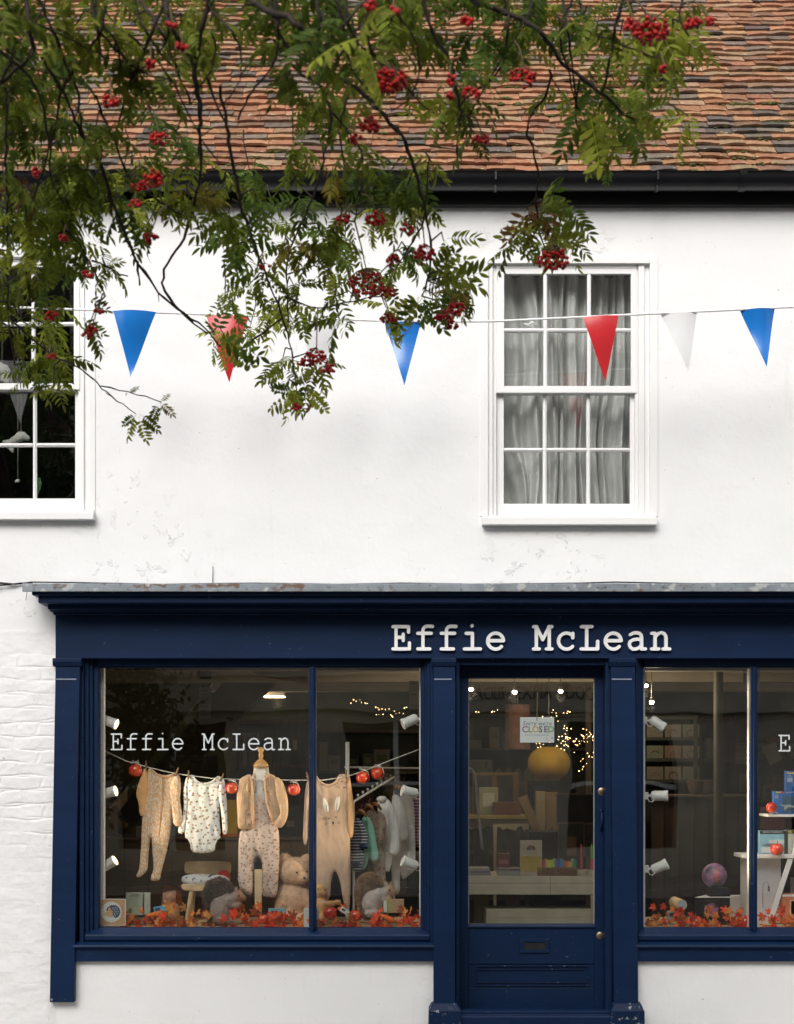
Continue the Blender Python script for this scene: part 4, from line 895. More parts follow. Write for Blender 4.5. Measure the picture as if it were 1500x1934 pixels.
BY = .33
tb = teddy('teddy_bear', 'golden teddy bear with white button tag, arm held out beside the romper', [e2(160, 1585, BY, 44, 46, 42), e2(125, 1545, BY + .01, 16, 16, 10), e2(185, 1548, BY + .02, 14, 15, 10), e2(185, 1598, BY - .015, 22, 18, 22), e2(165, 1690, BY, 48, 65, 42), e2(230, 1670, BY - .02, 48, 19, 20, -.08), e2(278, 1662, BY - .02, 26, 17, 18), e2(170, 1770, BY - .04, 44, 32, 34)], P(606, 1735, BY), (.66, .40, .17), [('eye', ZP(Q2, 146, 1572, BY - .043), .0036), ('nose', ZP(Q2, 194, 1580, BY - .043), .005)], .006, 5000, .006)
m = MB(); m.lathe([(.009, 0), (.009, .002), (.003, .003)], ZP(Q2, 182, 1660, BY - .05), (0, -1, 0), 14); m.build('button_tag', M['paper'], tb)
# ---- squirrels
def squirrel(label, Q, k, ox, oy, sc, Y, bodyc, tailc, facec):
    """drawn in units of zoom pixels with the rump at (ox, oy), facing right"""
    e = lambda a, b, dy, rx, ry, rz=None, tilt=0: ZE(Q, k, ox + a * sc, oy + b * sc, Y + dy, rx * sc, ry * sc, (rz or (rx + ry) / 2) * sc, tilt)
    pz = lambda a, b, dy: ZP(Q, ox + a * sc, oy + b * sc, Y + dy)
    t = thing('squirrel_toy', label, 'toy squirrel', pz(0, 95, 0), 'plush squirrels in the window')
    hx = pz(100, 0, 0)[0]
    def col(v):
        f = 1 / (1 + math.exp(-(v[0] - hx) / .006)); up = 0
        return np.array(bodyc) * (1 - f) + np.array(facec) * f
    blob('plush_body', [e(0, 10, 0, 68, 92, 52), e(35, -35, 0, 50, 62, 46, .5), e(10, 75, -.01, 60, 34, 44), e(80, -55, 0, 36, 40, 34), e(112, -70, 0, 40, 38, 32), e(142, -58, 0, 24, 18, 20), e(98, -108, -.012, 9, 30, 7, .12), e(128, -108, .012, 9, 28, 7, .25), e(85, -10, -.02, 42, 16, 15, .15), e(118, -22, -.018, 18, 12, 12), e(60, 85, -.02, 50, 15, 22)],
         .0052, M['fur'], t, colfn=col, fuzz=9000, flen=.007, rough_=.001)
    def tcol(v):
        n_ = .85 + .5 * noise.noise(tuple(v * 30)); return np.array(tailc) * n_
    path = [(-30, 80, 46), (-52, 40, 44), (-62, 0, 44), (-68, -40, 48), (-60, -80, 60), (-38, -112, 74), (-5, -125, 74), (22, -118, 62), (40, -98, 46)]
    blob('tail', [e(a, b, .015, r * .80, r * .80, r * .55) for a, b, r in path], .006, M['fur'], t, colfn=tcol, fuzz=13000, flen=.017, rough_=.002, seed=5)
    m = MB(); m.ball(pz(118, -74, -.045 * sc * 1.0), .0058 * sc, 12, 8); m.build('eye', M['bead'], t, smooth=True)
    m = MB(); m.ball(pz(165, -60, -.01), .004, 10, 8); m.build('nose', M['bead'], t, smooth=True)
squirrel('grey plush squirrel with dark bushy tail sitting before the toddler chair', Q1, 3.409, 875, 1615, 1.0, .25, (.36, .29, .26), (.20, .13, .09), (.40, .22, .14))
squirrel('grey plush squirrel with tan bushy tail sitting below the rack of baby clothes', Q2, 3.582, 510, 1655, 1.0, .27, (.52, .46, .43), (.44, .28, .16), (.52, .33, .20))

# ---- cards, books, boxes low in the left window
t = thing('shop_card', 'square tan card with a hedgehog in a white circle, in the window corner', 'card', P(207, 1750, .12))
cy = .105; a, b = q(Q1, 60, 1560), q(Q1, 265, 1732)
m = MB(); m.box(X(a[0], cy), X(b[0], cy), cy, cy + .002, Z(b[1], cy), Z(a[1], cy)); m.build('border', M['paper'], t)
m = MB(); m.box(X(a[0], cy) + .004, X(b[0], cy) - .004, cy - .0006, cy, Z(b[1], cy) + .004, Z(a[1], cy) - .004); m.build('card_face', flat((.52, .31, .16), 'tan_card'), t)
cc = P(*q(Q1, 172, 1645), cy); m = MB(); m.lathe([(S(19.5, cy), 0), (S(19.5, cy), .0006)], cc - (0, .0006, 0), (0, -1, 0), 40); m.build('white_disc', M['paper'], t)
nv = flat((.02, .04, .12), 'navy_print'); tan = flat((.60, .34, .16), 'tan_print')
m = MB(); k = S(1 / 3.409, cy)
pts = []
for i in range(32):
    a_ = R(-75 + i * 240 / 31) ; rr2 = (50 if i % 2 else 42) * k; pts.append((cc[0] + 12 * k + rr2 * math.cos(a_), cc[2] + 2 * k + rr2 * .95 * math.sin(a_)))
m.prism(pts, cc[1] - .0018, cc[1] - .0012); m.build('hedgehog_spines', nv, t)
m = MB(); m.prism([(cc[0] + x_ * k, cc[2] + z_ * k) for x_, z_ in ((-8, 32), (-18, 24), (-26, 6), (-44, -10), (-44, -16), (-30, -26), (-10, -32), (6, -32), (8, -10), (2, 12))], cc[1] - .0026, cc[1] - .002); m.ball((cc[0] - 43 * k, cc[1] - .0024, cc[2] - 12 * k), .0015, 8, 6); m.build('hedgehog_face', tan, t)
m = MB(); m.ball((cc[0] - 43 * k, cc[1] - .0028, cc[2] - 12 * k), .0013, 8, 6); m.ball((cc[0] - 22 * k, cc[1] - .0028, cc[2] - 2 * k), .0009, 8, 6)
m.build('hedgehog_nose', M['bead'], t)
m = MB()
for i in range(5):
    for j in range(5):
        x_, z_ = 5 + i * 10 + (j % 2) * 4, -28 + j * 13
        if (x_ - 12) ** 2 + z_ ** 2 < 1300: m.box(cc[0] + x_ * k, cc[0] + (x_ + 4) * k, cc[1] - .0022, cc[1] - .0019, cc[2] + z_ * k, cc[2] + (z_ + 7) * k)
m.build('hedgehog_marks', M['paper'], t)
for s_, ang0, dang, rad_, flip in (('We are open', 150, -11.8, 58, 1), ('online', 238, 12.5, 60, -1)):
    for i, ch in enumerate(s_):
        if ch == ' ': continue
        an = R(ang0 + dang * i) if flip > 0 else R(ang0 + dang * i)
        txt(ch, .0098, cc[0] + rad_ * k * math.cos(an), cc[2] + rad_ * k * math.sin(an), cc[1] - .0012, nv, t, 'print', .0002, tilt=(an - R(90)) if flip > 0 else (an + R(90)))
def book(label, Q, a0, b0, a1, b1, Y, thick, cover, cat='book', rotz=0, name='picture_book', group=None, page=None):
    x0, z1 = P(*q(Q, a0, b0), Y)[[0, 2]]; x1, z0 = P(*q(Q, a1, b1), Y)[[0, 2]]; t = thing(name, label, cat, ((x0 + x1) / 2, Y, z0), group)
    w2 = (x1 - x0) / 2; o = ORG[t.name]
    m = MB(); m.box(x0, x1, Y, Y + .002, z0, z1); m.box(x0, x0 + .003, Y, Y + thick, z0, z1); m.box(x0, x1, Y + thick - .002, Y + thick, z0, z1); m.build('cover', cover, t)
    m = MB(); m.box(x0 + .003, x1 - .003, Y + .002, Y + thick - .002, z0 + .002, z1 - .002); m.build('pages', page or M['paper'], t)
    t.rotation_euler = (0, 0, rotz); return t, (x0, x1, z0, z1)
cv = flat((.30, .33, .25), 'sage_cover')
t, r4 = book('sage green book with a doorway picture standing behind the hedgehog card', Q1, 262, 1520, 375, 1665, .30, .02, cv)
m = MB(); x_, z_ = r4[0] + .018, r4[2] + .012; m.prism([(x_, z_), (x_ + .022, z_), (x_ + .022, z_ + .02), (x_ + .016, z_ + .030), (x_ + .006, z_ + .030), (x_, z_ + .02)], .2985, .2998); m.build('picture', flat((.16, .10, .04), 'brown_print'), t)
m = MB(); m.prism([(x_ + .004, z_), (x_ + .018, z_), (x_ + .018, z_ + .018), (x_ + .011, z_ + .026), (x_ + .004, z_ + .018)], .2972, .2984); m.build('picture', flat((.10, .20, .05), 'green_print'), t)
txt('WITHIN A', .0085, (r4[0] + r4[1]) / 2, r4[3] - .010, .2988, flat((.03, .03, .03), 'black_print'), t, 'title', .0002); txt('NEW PLACE', .0085, (r4[0] + r4[1]) / 2, r4[3] - .020, .2988, flat((.03, .03, .03), 'black_print'), t, 'title', .0002)
book('thicker cream-edged book standing beside the sage green book', Q1, 377, 1522, 420, 1662, .315, .035, flat((.40, .42, .35), 'pale_sage_cover'))
# carrots and toy packs
M['orange'] = mat('orange_felt', (.72, .15, .02), .8, .12, 20, .3, 120)
def carrot(label, Q, a, b, c_, d, Y, r):
    t = thing('toy_carrot', label, 'toy carrot', ZP(Q, a, b, Y), 'orange toy carrots among the leaves')
    p0, p1 = ZP(Q, a, b, Y), ZP(Q, c_, d, Y); m = MB(); pts = [p0 + (p1 - p0) * i / 8 for i in range(9)]
    m.tube(pts, [r * .12, r * .5, r * .72, r * .85, r * .95, r, r * .98, r * .8, r * .3], 14); m.build('root', M['orange'], t, smooth=True)
    m = MB(); dd = (p1 - p0) / np.linalg.norm(p1 - p0)
    for i in range(4): m.tube([p1 - dd * .004, p1 + dd * .03 + np.array([0, .01 * (i - 1.5), .012 * math.sin(i * 2)])], [.005, .0015], 6)
    m.build('leafy_top', flat((.10, .22, .05), 'green_felt'), t, smooth=True)
carrot('orange felt carrot lying among leaves below the small brown bear', Q1, 392, 1672, 508, 1650, .20, .016)
carrot('orange felt carrot lying among leaves below the large teddy', Q1, 1180, 1700, 1282, 1692, .19, .015)
carrot('fat orange felt carrot lying before the little brown gift box', Q2, 565, 1745, 668, 1795, .17, .017)
def toypack(label, Q, a, b, Y, wpx, hpx, c1, tilt):
    t = thing('toy_packet', label, 'packet', ZP(Q, a, b + hpx / 2, Y)); p = ZP(Q, a, b, Y); w2, h2 = S(wpx / 3.5 / 2, Y), S(hpx / 3.5 / 2, Y)
    cs, sn = math.cos(tilt), math.sin(tilt); rec = [(p[0] + x_ * cs - z_ * sn, p[2] + x_ * sn + z_ * cs) for x_, z_ in ((-w2, -h2), (w2, -h2), (w2, h2), (-w2, h2))]
    m = MB(); m.prism(rec, Y, Y + .018); m.build('box', c1, t, bevel=.002)
    rec = [(p[0] + x_ * cs - z_ * sn, p[2] + x_ * sn + z_ * cs) for x_, z_ in ((-w2 * .7, -h2 * .2), (w2 * .1, -h2 * .2), (w2 * .1, h2 * .6), (-w2 * .7, h2 * .6))]
    m = MB(); m.prism(rec, Y - .001, Y); m.build('window', flat((.06, .06, .07), 'dark_print'), t)
toypack('tilted sky-blue toy packet propped against the small brown bear', Q1, 484, 1630, .26, 80, 46, flat((.10, .38, .62), 'sky_blue_card'), .2)
toypack('blue and grey toy packet lying below the large teddy', Q1, 1240, 1660, .22, 118, 80, flat((.17, .36, .42), 'teal_card'), 0)
poster_card = 1
toypack('white swing tag lying by the golden bear\'s paw', Q2, 325, 1722, .16, 62, 34, flat((.58, .58, .56), 'white_tag'), -.6)
t = thing('gift_box', 'little brown kraft gift box with a green band below the second squirrel', 'gift box', ZP(Q2, 660, 1735, .2))
a, b = ZP(Q2, 585, 1645, .20), ZP(Q2, 728, 1735, .20); m = MB(); m.box(a[0], b[0], .20, .25, b[2], a[2]); m.build('carton', flat((.42, .29, .16), 'kraft_card'), t, bevel=.002)
m = MB(); m.box(a[0] + .025, a[0] + .034, .199, .2005, b[2], a[2]); m.build('band', flat((.27, .40, .06), 'lime_print'), t)
m = MB(); m.box(a[0] + .006, a[0] + .023, .1985, .2, b[2] + .005, a[2] - .004); m.build('window', flat((.55, .55, .52), 'clear_print'), t)
for Q, a, b, Y, r, lb in ((Q2, 228, 1738, .18, 13, 'red apple lying beside the golden bear at the glass'), (Q2, 400, 1752, .18, 12.6, 'red apple lying below the clothes rack post'), (Q1, 1150, 1690, .2, 11, 'red apple lying at the foot of the toy sword'), (Q4, 725, 1738, .2, 14.5, 'red apple lying on its side by the mullion foot of the right window'), (Q4, 395, 1730, .22, 13.5, 'red apple half buried in leaves below the black box'), (Q4, 925, 1255, .3, 13.2, 'red apple standing before a model kit on the white shelf'), (Q4, 890, 985, .34, 10.5, 'red apple on the upper white ledge beside a blue kit box')):
    apple('apple', lb, *q(Q, a, b), Y, r, 'red apples set out on the window boards and shelves', rot=(R(80), R(20), 0) if 'side' in lb else (0, 0, 0))

# ---- garlands of autumn leaves
M['autumn'] = mat('autumn_silk', None, .7, .25, 60, attr=True, transl=.2)
def maple(col):
    pts = []
    lob = [(90, 1.0), (38, .88), (142, .88), (-8, .66), (188, .66)]
    seq = [(-90, .10), (-50, .34), (-22, .50), (-8, .66), (4, .46), (14, .40), (28, .70), (38, .88), (48, .68), (60, .40), (74, .72), (90, 1.0), (106, .72), (120, .40), (132, .68), (142, .88), (152, .70), (166, .40), (176, .46), (188, .66), (202, .50), (230, .34)]
    V = [(0, 0, 0)]; 
    for a, r in seq: V.append((r * math.cos(R(a)), .10 * math.sin(a * .07 * 3) + .25 * r * r * .6, r * math.sin(R(a))))
    n = len(seq); Fs = [(0, i + 1, (i + 1) % n + 1) for i in range(n)]
    return V, Fs
autumn_cols = [(.66, .06, .015), (.62, .14, .025), (.70, .22, .04), (.48, .05, .02), (.58, .26, .07), (.35, .10, .03), (.70, .10, .04)]
protos = []
def garland(label, a, b, base_py, n, seed, hgt=18):
    rr2 = random.Random(seed); t = thing('leaf_garland', label, 'garland', P((a + b) / 2, base_py, .2), 'silk autumn leaf garlands')
    m = MB(); m.tube([P(a + (b - a) * i / 12, base_py - 6 + 3 * math.sin(i * 2), .20 + .02 * math.sin(i * 1.7)) for i in range(13)], .003, 6); m.build('stem', M['dwood'], t, smooth=True)
    if not protos:
        for c in autumn_cols:
            m = MB(); V, Fs = maple(c); V = [(x_, y_ + .18 * math.sin(x_ * 3 + 5 * c[1]) * z_, z_) for x_, y_, z_ in V]; cc2 = np.array([np.array(c) * (1.25 if i == 0 else .9 + .25 * (i % 2)) for i in range(len(V))]); m.add(V, Fs, np.clip(cc2, 0, 1))
            o = m.build('leaf', M['autumn'], t, cols=True); protos.append(o.data); bpy.data.objects.remove(o)
    for i in range(n):
        px = a + (b - a) * (i + rr2.random()) / n; h = rr2.random() ** 1.3 * hgt; Y = .115 + rr2.random() * .14 + h * .002
        o = bpy.data.objects.new('leaf', protos[rr2.randrange(len(protos))]); COL.objects.link(o); o.parent = t
        p = P(px, base_py - 6 - h, Y); p[2] = max(p[2], ZS + .012); s_ = rr2.uniform(.030, .052) * (1 if a < 1000 else .82)
        o.location = p - np.array(ORG[t.name]); o.scale = (s_, s_, s_); o.rotation_euler = (rr2.uniform(-.9, .5), rr2.uniform(-2.6, 2.6), rr2.uniform(-.8, .8))
garland('red and orange silk leaf garland along the left pane, below the chair', 238, 582, 1750, 98, 1, 20)
garland('red and orange silk leaf garland between mullion and door, below the rompers', 598, 793, 1750, 62, 2, 14)
garland('red and orange silk leaf garland in the right window, left of the mullion', 1222, 1418, 1752, 90, 3, 22)
garland('red and orange silk leaf garland right of the mullion, at the photo edge', 1436, 1640, 1752, 80, 4, 22)

# ---- spot lamps on their uprights
M['lampglow'] = mat('lamp_glow', (1.0, .70, .38), .5, 0, emit=5)
def spot_proto(lit):
    t = thing('spot_lamp', 'x', 'spot lamp', (0, 0, 0))
    m = MB(); m.box(-.052, -.030, -.014, .014, -.017, .017); m.tube([(-.032, 0, 0), (-.012, 0, 0)], .006, 8); m.build('mount', M['white'], t, bevel=.002)
    m = MB(); m.tube([(-.034, -.010, -.006), (-.028, -.02, -.026), (-.012, -.02, -.028), (.0, -.012, -.014)], .0022, 6); m.build('flex', M['white'], t, smooth=True)
    h = part_empty('lamp_head', t)
    m = MB(); m.lathe([(.012, -.016), (.020, -.012), (.0235, -.002), (.0235, .045), (.0255, .047), (.0265, .062), (.024, .064), (.0235, .058)], (0, 0, 0), (1, 0, 0), 24); m.build('housing', M['white'], h, smooth='auto')
    m = MB(); m.lathe([(.023, 0), (.023, .001)], (.059, 0, 0), (1, 0, 0), 20); m.build('lamp_lens', M['lampglow'] if lit else flat((.5, .48, .42), 'dull_lens'), h)
    return t, h
SP = {}
lampinfo = [(188, 1360, .33, 0, 1, 'lit white spot lamp, uppermost of three at the shop window left edge'), (186, 1499, -.22, 0, 1, 'lit white spot lamp, middle of three at the shop window left edge'), (187, 1637, -.52, 0, 1, 'lit white spot lamp, lowest of three at the shop window left edge'),
    (793, 1358, .42, 1, 0, 'white spot lamp beside the door pilaster, level with the fairy lights'), (793, 1498, -.22, 1, 0, 'white spot lamp beside the door pilaster, level with the hung grey cardigans'), (793, 1634, -.35, 1, 0, 'white spot lamp beside the door pilaster, above the second squirrel'),
    (1224, 1361, .62, 0, 0, 'white spot lamp in the window right of the door, tilted steeply down'), (1226, 1503, .0, 0, 0, 'white spot lamp in the window right of the door, level'), (1227, 1641, -.42, 0, 0, 'white spot lamp in the window right of the door, tilted up')]
pr = {}
for px, py, tl, flip, lit, lb in lampinfo:
    if lit not in pr: t, h = spot_proto(lit); pr[lit] = t; hh = h
    else:
        t0 = pr[lit]; t = t0.copy(); COL.objects.link(t)
        for ch in t0.children:
            c = ch.copy(); COL.objects.link(c); c.parent = t
            if ch.name.startswith('lamp_head'): hh = c
            for g2 in ch.children: d_ = g2.copy(); COL.objects.link(d_); d_.parent = c
    LYs = .20; t.location = P(px + (10 if not flip else -10), py, LYs); t['label'] = lb; t['group'] = 'white spot lamps in the shop windows'
    t.rotation_euler = (0, 0, R(180) if flip else 0); hh.rotation_euler = (0, tl, R(-13) * (-1 if flip else 1)); t.scale = (1.22,) * 3
    if lit or True:  # lamps with dull lenses get an added light too, to brighten the display
        L = bpy.data.lights.new('lamp', 'SPOT'); L.energy = 9.5 if lit else 7.5; L.color = (1, .80, .56); L.spot_size = R(95); L.spot_blend = .9; L.shadow_soft_size = .02
        lo = bpy.data.objects.new('lamp', L); COL.objects.link(lo); lo.parent = hh; lo.location = (.068, 0, 0); lo.rotation_euler = (0, -R(90), 0)
for a, b, lb in ((183, 1258, 'white upright behind the left edge of the shop window carrying three lit lamps'), (796, 1258, 'white upright carrying spot lamps by the door pilaster, left window'), (1214, 1258, 'white upright carrying spot lamps by the door pilaster, right window')):
    m = MB(); x_ = X(a, .2); dx_ = (0, .020) if a == 183 else (-.012, .012); m.box(x_ + dx_[0], x_ + dx_[1], .185, .215, ZS, Z(1250, .2)); m.build('lamp_upright', M['white_paint'], None, bevel=.002, label=lb, cat='upright', group='lamp uprights in the windows')
# ================================================================ clothes rack behind the rompers
t = thing('clothes_rack', 'white clothes rack with a peg-studded slanting rail in the left window', 'clothes rack', P(656, 1745, .62))
RY = .62
m = MB(); p = ZP(Q2, 345, 578, RY); m.box(p[0] - S(3.6, RY), p[0] + S(3.6, RY), RY, RY + .024, ZS, p[2]); m.build('post', M['white_paint'], t, bevel=.002)
m = MB(); m.tube([ZP(Q2, 330, 748, RY + .01), ZP(Q2, 900, 758, RY + .6)], .006, 8); m.build('cross_rail', M['white_paint'], t)
ra_, rb_ = ZP(Q2, 388, 982, .50), ZP(Q2, 660, 815, 1.25)
m = MB(); m.tube([ra_, rb_], .0075, 10); m.build('hanging_rail', M['white_paint'], t, smooth='auto')
for i in range(8):
    p = ra_ + (rb_ - ra_) * (.10 + .115 * i); m = MB(); m.tube([p, p + (0, 0, .020)], .0022, 6); m.ball(p + (0, 0, .024), .0075, 12, 8); m.build('knob', M['white_paint'], t, smooth=True)
for a, b in ((ra_, 1), (rb_, 1)):
    m = MB(); p = a.copy(); e_ = p.copy(); e_[2] = ZS + .002; m.tube([p, e_], .007, 8); m.build('leg', M['white_paint'], t)
def cloth(name, hue, rough=.95): return mat(name, hue, rough, .07, 20, .2, 280)
navystripe = cloth('navy_stripe_jersey', (.035, .045, .09)); mixc(navystripe, stripes(navystripe, 2, .0175, .42), (.55, .55, .55))
mint = cloth('mint_fleece', (.30, .62, .50)); floral = cloth('floral_cotton', (.40, .31, .25)); mixc(floral, spots(floral, 40, .22, (1, 1, 1), .03), (.25, .14, .09))
pale = cloth('pale_grey_knit', (.78, .76, .73)); grey = cloth('mid_grey_knit', (.62, .60, .58)); lg = cloth('light_grey_jersey', (.76, .76, .76)); pur = cloth('purple_stripe', (.22, .11, .21)); mixc(pur, stripes(pur, 2, .02, .4), (.50, .36, .45))
M['hang'] = mat('varnished_hanger', (.30, .13, .04), .4, .15, 30)
def rackitem(kind, cat, label, mt, body, sleeves, fr, Y, th_=.035, hang=True, extra=None):
    p = ra_ + (rb_ - ra_) * fr
    base = ZP(Q2, *body[len(body) // 2], Y)
    t = thing(kind, label, cat, base, 'baby clothes hanging on the rack')
    soft('body', Q2(body), Y, th_, mt, t, fold=.010, seed=int(fr * 100) + 30)
    for i, s_ in enumerate(sleeves): soft('sleeve', Q2(s_), Y - .022 - .006 * i, .028, mt, t, fold=.006, seed=int(fr * 100) + 60 + i)
    if extra: extra(t, Y)
    return t
def cuff(polys, mt):
    def f(t, Y):
        for i, pl_ in enumerate(polys): soft('cuff', Q2(pl_), Y - .036, .03, mt, t, seed=77 + i)
    return f
navyc = cloth('navy_jersey', (.03, .045, .11))
rackitem('striped_jumper', 'jumper', 'navy and white striped baby jumper, nearest on the clothes rack', navystripe, [(375, 1110), (420, 1090), (450, 1120), (460, 1200), (455, 1450), (372, 1460), (370, 1300)], [[(405, 1100), (440, 1120), (482, 1190), (487, 1285), (440, 1300), (425, 1270), (430, 1200)], [(372, 1130), (395, 1100), (412, 1160), (415, 1300), (435, 1400), (375, 1415), (366, 1350)]], .12, .50, extra=cuff([[(428, 1262), (487, 1282), (484, 1306), (424, 1290)], [(368, 1380), (434, 1392), (430, 1418), (372, 1422)]], navyc))
rackitem('mint_cardigan', 'cardigan', 'mint green baby cardigan second on the clothes rack', mint, [(440, 1095), (470, 1075), (505, 1100), (515, 1200), (500, 1330), (470, 1440), (430, 1440), (430, 1200)], [[(462, 1080), (500, 1095), (525, 1160), (540, 1260), (557, 1340), (552, 1382), (508, 1386), (495, 1330), (480, 1200)]], .25, .57)
rackitem('floral_dress', 'dress', 'beige floral baby dress hanging between mint cardigan and pale hoodie', floral, [(470, 1050), (520, 1035), (560, 1080), (580, 1200), (600, 1400), (610, 1640), (540, 1600), (520, 1400), (480, 1350), (470, 1200)], [[(545, 1035), (590, 1060), (612, 1110), (600, 1240), (570, 1290), (550, 1240), (548, 1120)]], .36, .66)
rackitem('knitted_hoodie', 'hoodie', 'pale grey speckled baby hoodie in the middle of the clothes rack', pale, [(545, 960), (580, 940), (620, 965), (655, 1060), (650, 1200), (645, 1455), (582, 1452), (590, 1330), (560, 1250), (555, 1100)], [[(600, 950), (640, 985), (668, 1060), (690, 1160), (697, 1250), (688, 1355), (615, 1338), (635, 1240), (625, 1120)], [(535, 960), (570, 940), (615, 950), (600, 985), (560, 985)]], .50, .75, .04)
rackitem('grey_cardigan', 'cardigan', 'mid grey baby cardigan with a hanging sleeve behind the pale hoodie', grey, [(640, 945), (680, 930), (720, 980), (735, 1100), (720, 1300), (700, 1500), (700, 1610), (655, 1600), (640, 1400), (650, 1200)], [[(668, 935), (712, 960), (740, 1040), (758, 1150), (755, 1240), (700, 1260), (695, 1160), (690, 1050)]], .64, .86, .045)
rackitem('grey_leggings', 'leggings', 'light grey baby leggings hanging low on the clothes rack', lg, [(690, 1240), (740, 1150), (800, 1130), (806, 1300), (804, 1450), (760, 1480), (740, 1500), (712, 1512), (700, 1380)], [], .75, .95, .05)
rackitem('faded_jumper', 'jumper', 'faded grey baby jumper at the far end of the clothes rack', grey, [(690, 930), (745, 915), (790, 960), (800, 1060), (804, 1200), (760, 1220), (745, 1120), (730, 1010)], [], .84, .98, .05)
rackitem('striped_dress', 'dress', 'purple and pink striped baby dress by the door pilaster', pur, [(760, 880), (800, 890), (850, 940), (860, 1290), (800, 1290), (800, 1100), (770, 1000)], [], .9, 1.05, .05)
for fr, qx, qy, Y, i, w_ in ((.12, 440, 1045, .49, 1, 'striped navy top'), (.30, 492, 1008, .60, 2, 'mint cardigan'), (.42, 540, 998, .66, 3, 'floral dress'), (.62, 690, 880, .85, 4, 'mid grey cardigan')):
    t = thing('clothes_hanger', 'small varnished wooden hanger carrying the ' + w_, 'hanger', ZP(Q2, qx, qy, Y), 'wooden hangers on the rack')
    m = MB(); p = ZP(Q2, qx, qy, Y - .02); m.tube([p + (-.03, .03, -.020), p + (-.012, .01, .004), p, p + (.012, 0, -.008), p + (.03, -.01, -.035)], [.006, .010, .012, .011, .007], 10); m.build('arms', M['hang'], t, smooth=True)
    m = MB(); m.tube([p + (0, 0, .008), p + (0, 0, .03), p + (.006, 0, .042), p + (.012, 0, .034)], .0016, 6); m.build('hook', M['lead'], t, smooth=True)
# tangle of dried twigs at the rack's end
m = MB(); rr3 = random.Random(9)
for i in range(90):
    p = ZP(Q2, 640 + rr3.gauss(0, 28), 850 + rr3.gauss(0, 38), 1.25 + rr3.gauss(0, .03)); pts = [p]
    for k in range(4): p = p + np.array([rr3.gauss(0, .02), rr3.gauss(0, .01), rr3.gauss(0, .02)]); pts.append(p)
    m.tube(pts, .0015, 4)
m.build('twig_bundle', flat((.30, .26, .20), 'dried_twig'), None, label='tangle of pale dried twigs above the hung baby clothes', cat='twigs')

# ================================================================ deeper in the left half of the shop
t = thing('counter_cabinet', 'long brown grained wood cabinet standing behind the window display', 'cabinet', (X(380, 1.0), 1.0, 0))
m = MB(); m.box(X(150, 1.0), X(596, 1.0), 1.0, 1.45, 0, Z(1587, 1.0)); m.build('body', mat('grained_wood', (.105, .066, .03), .55, .3, 5, .3, 40), t)
m = MB(); m.box(X(148, 1.0), X(600, 1.0), .985, 1.47, Z(1587, 1.0), Z(1583, 1.0) + .004); m.build('top', M['dwood'], t, bevel=.003)
m = MB()
for i in range(9): a = X(190 + i * 45, 1.0); m.box(a, a + .004, .994, .999, .3, Z(1592, 1.0))
m.build('board_joint', flat((.03, .02, .012), 'dark_gap'), t)
ZT = Z(1583, 1.0) + .005
def carton(label, Q, a0, b0, a1, b1, Y, d, c, cat='box', name='box', parts=(), floor=None, group=None):
    p0, p1 = ZP(Q, a0, b0, Y), ZP(Q, a1, b1, Y); z0 = p1[2] if floor is None else floor
    t = thing(name, label, cat, ((p0[0] + p1[0]) / 2, Y + d / 2, z0), group); m = MB(); m.box(p0[0], p1[0], Y, Y + d, z0, p0[2]); m.build('carton', c, t, bevel=.002)
    for nm, u0, v0, u1, v1, cc_ in parts:
        m = MB(); m.box(p0[0] + (p1[0] - p0[0]) * u0, p0[0] + (p1[0] - p0[0]) * u1, Y - .0012, Y, z0 + (p0[2] - z0) * v0, z0 + (p0[2] - z0) * v1); m.build(nm, cc_, t)
    return t, (p0[0], p1[0], z0, p0[2], Y)
yel = flat((.45, .26, .01), 'yellow_card'); dk = flat((.02, .02, .022), 'dark_card')
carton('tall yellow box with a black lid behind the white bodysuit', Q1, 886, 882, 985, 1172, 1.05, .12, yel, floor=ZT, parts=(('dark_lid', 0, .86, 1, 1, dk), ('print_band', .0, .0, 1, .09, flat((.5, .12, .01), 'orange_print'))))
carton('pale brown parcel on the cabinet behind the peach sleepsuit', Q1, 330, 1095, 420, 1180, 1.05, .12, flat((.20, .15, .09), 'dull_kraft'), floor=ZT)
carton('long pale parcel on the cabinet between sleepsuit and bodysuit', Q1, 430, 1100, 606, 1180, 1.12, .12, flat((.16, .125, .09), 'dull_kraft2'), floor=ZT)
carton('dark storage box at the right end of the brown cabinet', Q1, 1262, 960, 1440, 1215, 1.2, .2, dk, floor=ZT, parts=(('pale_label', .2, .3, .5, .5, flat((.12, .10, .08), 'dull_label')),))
BY = 1.12
t = teddy('bear_rucksack', 'brown bear-faced plush rucksack at the left edge on the cabinet', [e1(130, 1075, BY, 90, 110, 60), e1(80, 960, BY, 32, 30, 16), e1(198, 985, BY - .01, 26, 30, 14), e1(240, 1085, BY, 40, 28, 20), e1(210, 1165, BY - .02, 28, 30, 18)], P(*q(Q1, 130, 1182), BY), (.13, .055, .025), [('eye', ZP(Q1, 100, 1070, BY - .075), .006)], .010, 5000, .008)
t['category'] = 'rucksack'
for a, b in ((112, 1008), (160, 1040)):
    m = MB(); m.ball(ZP(Q1, a, b, BY - .066), (.009, .004, .007)); m.build('patch', flat((.35, .33, .30), 'pale_felt'), t, smooth=True)
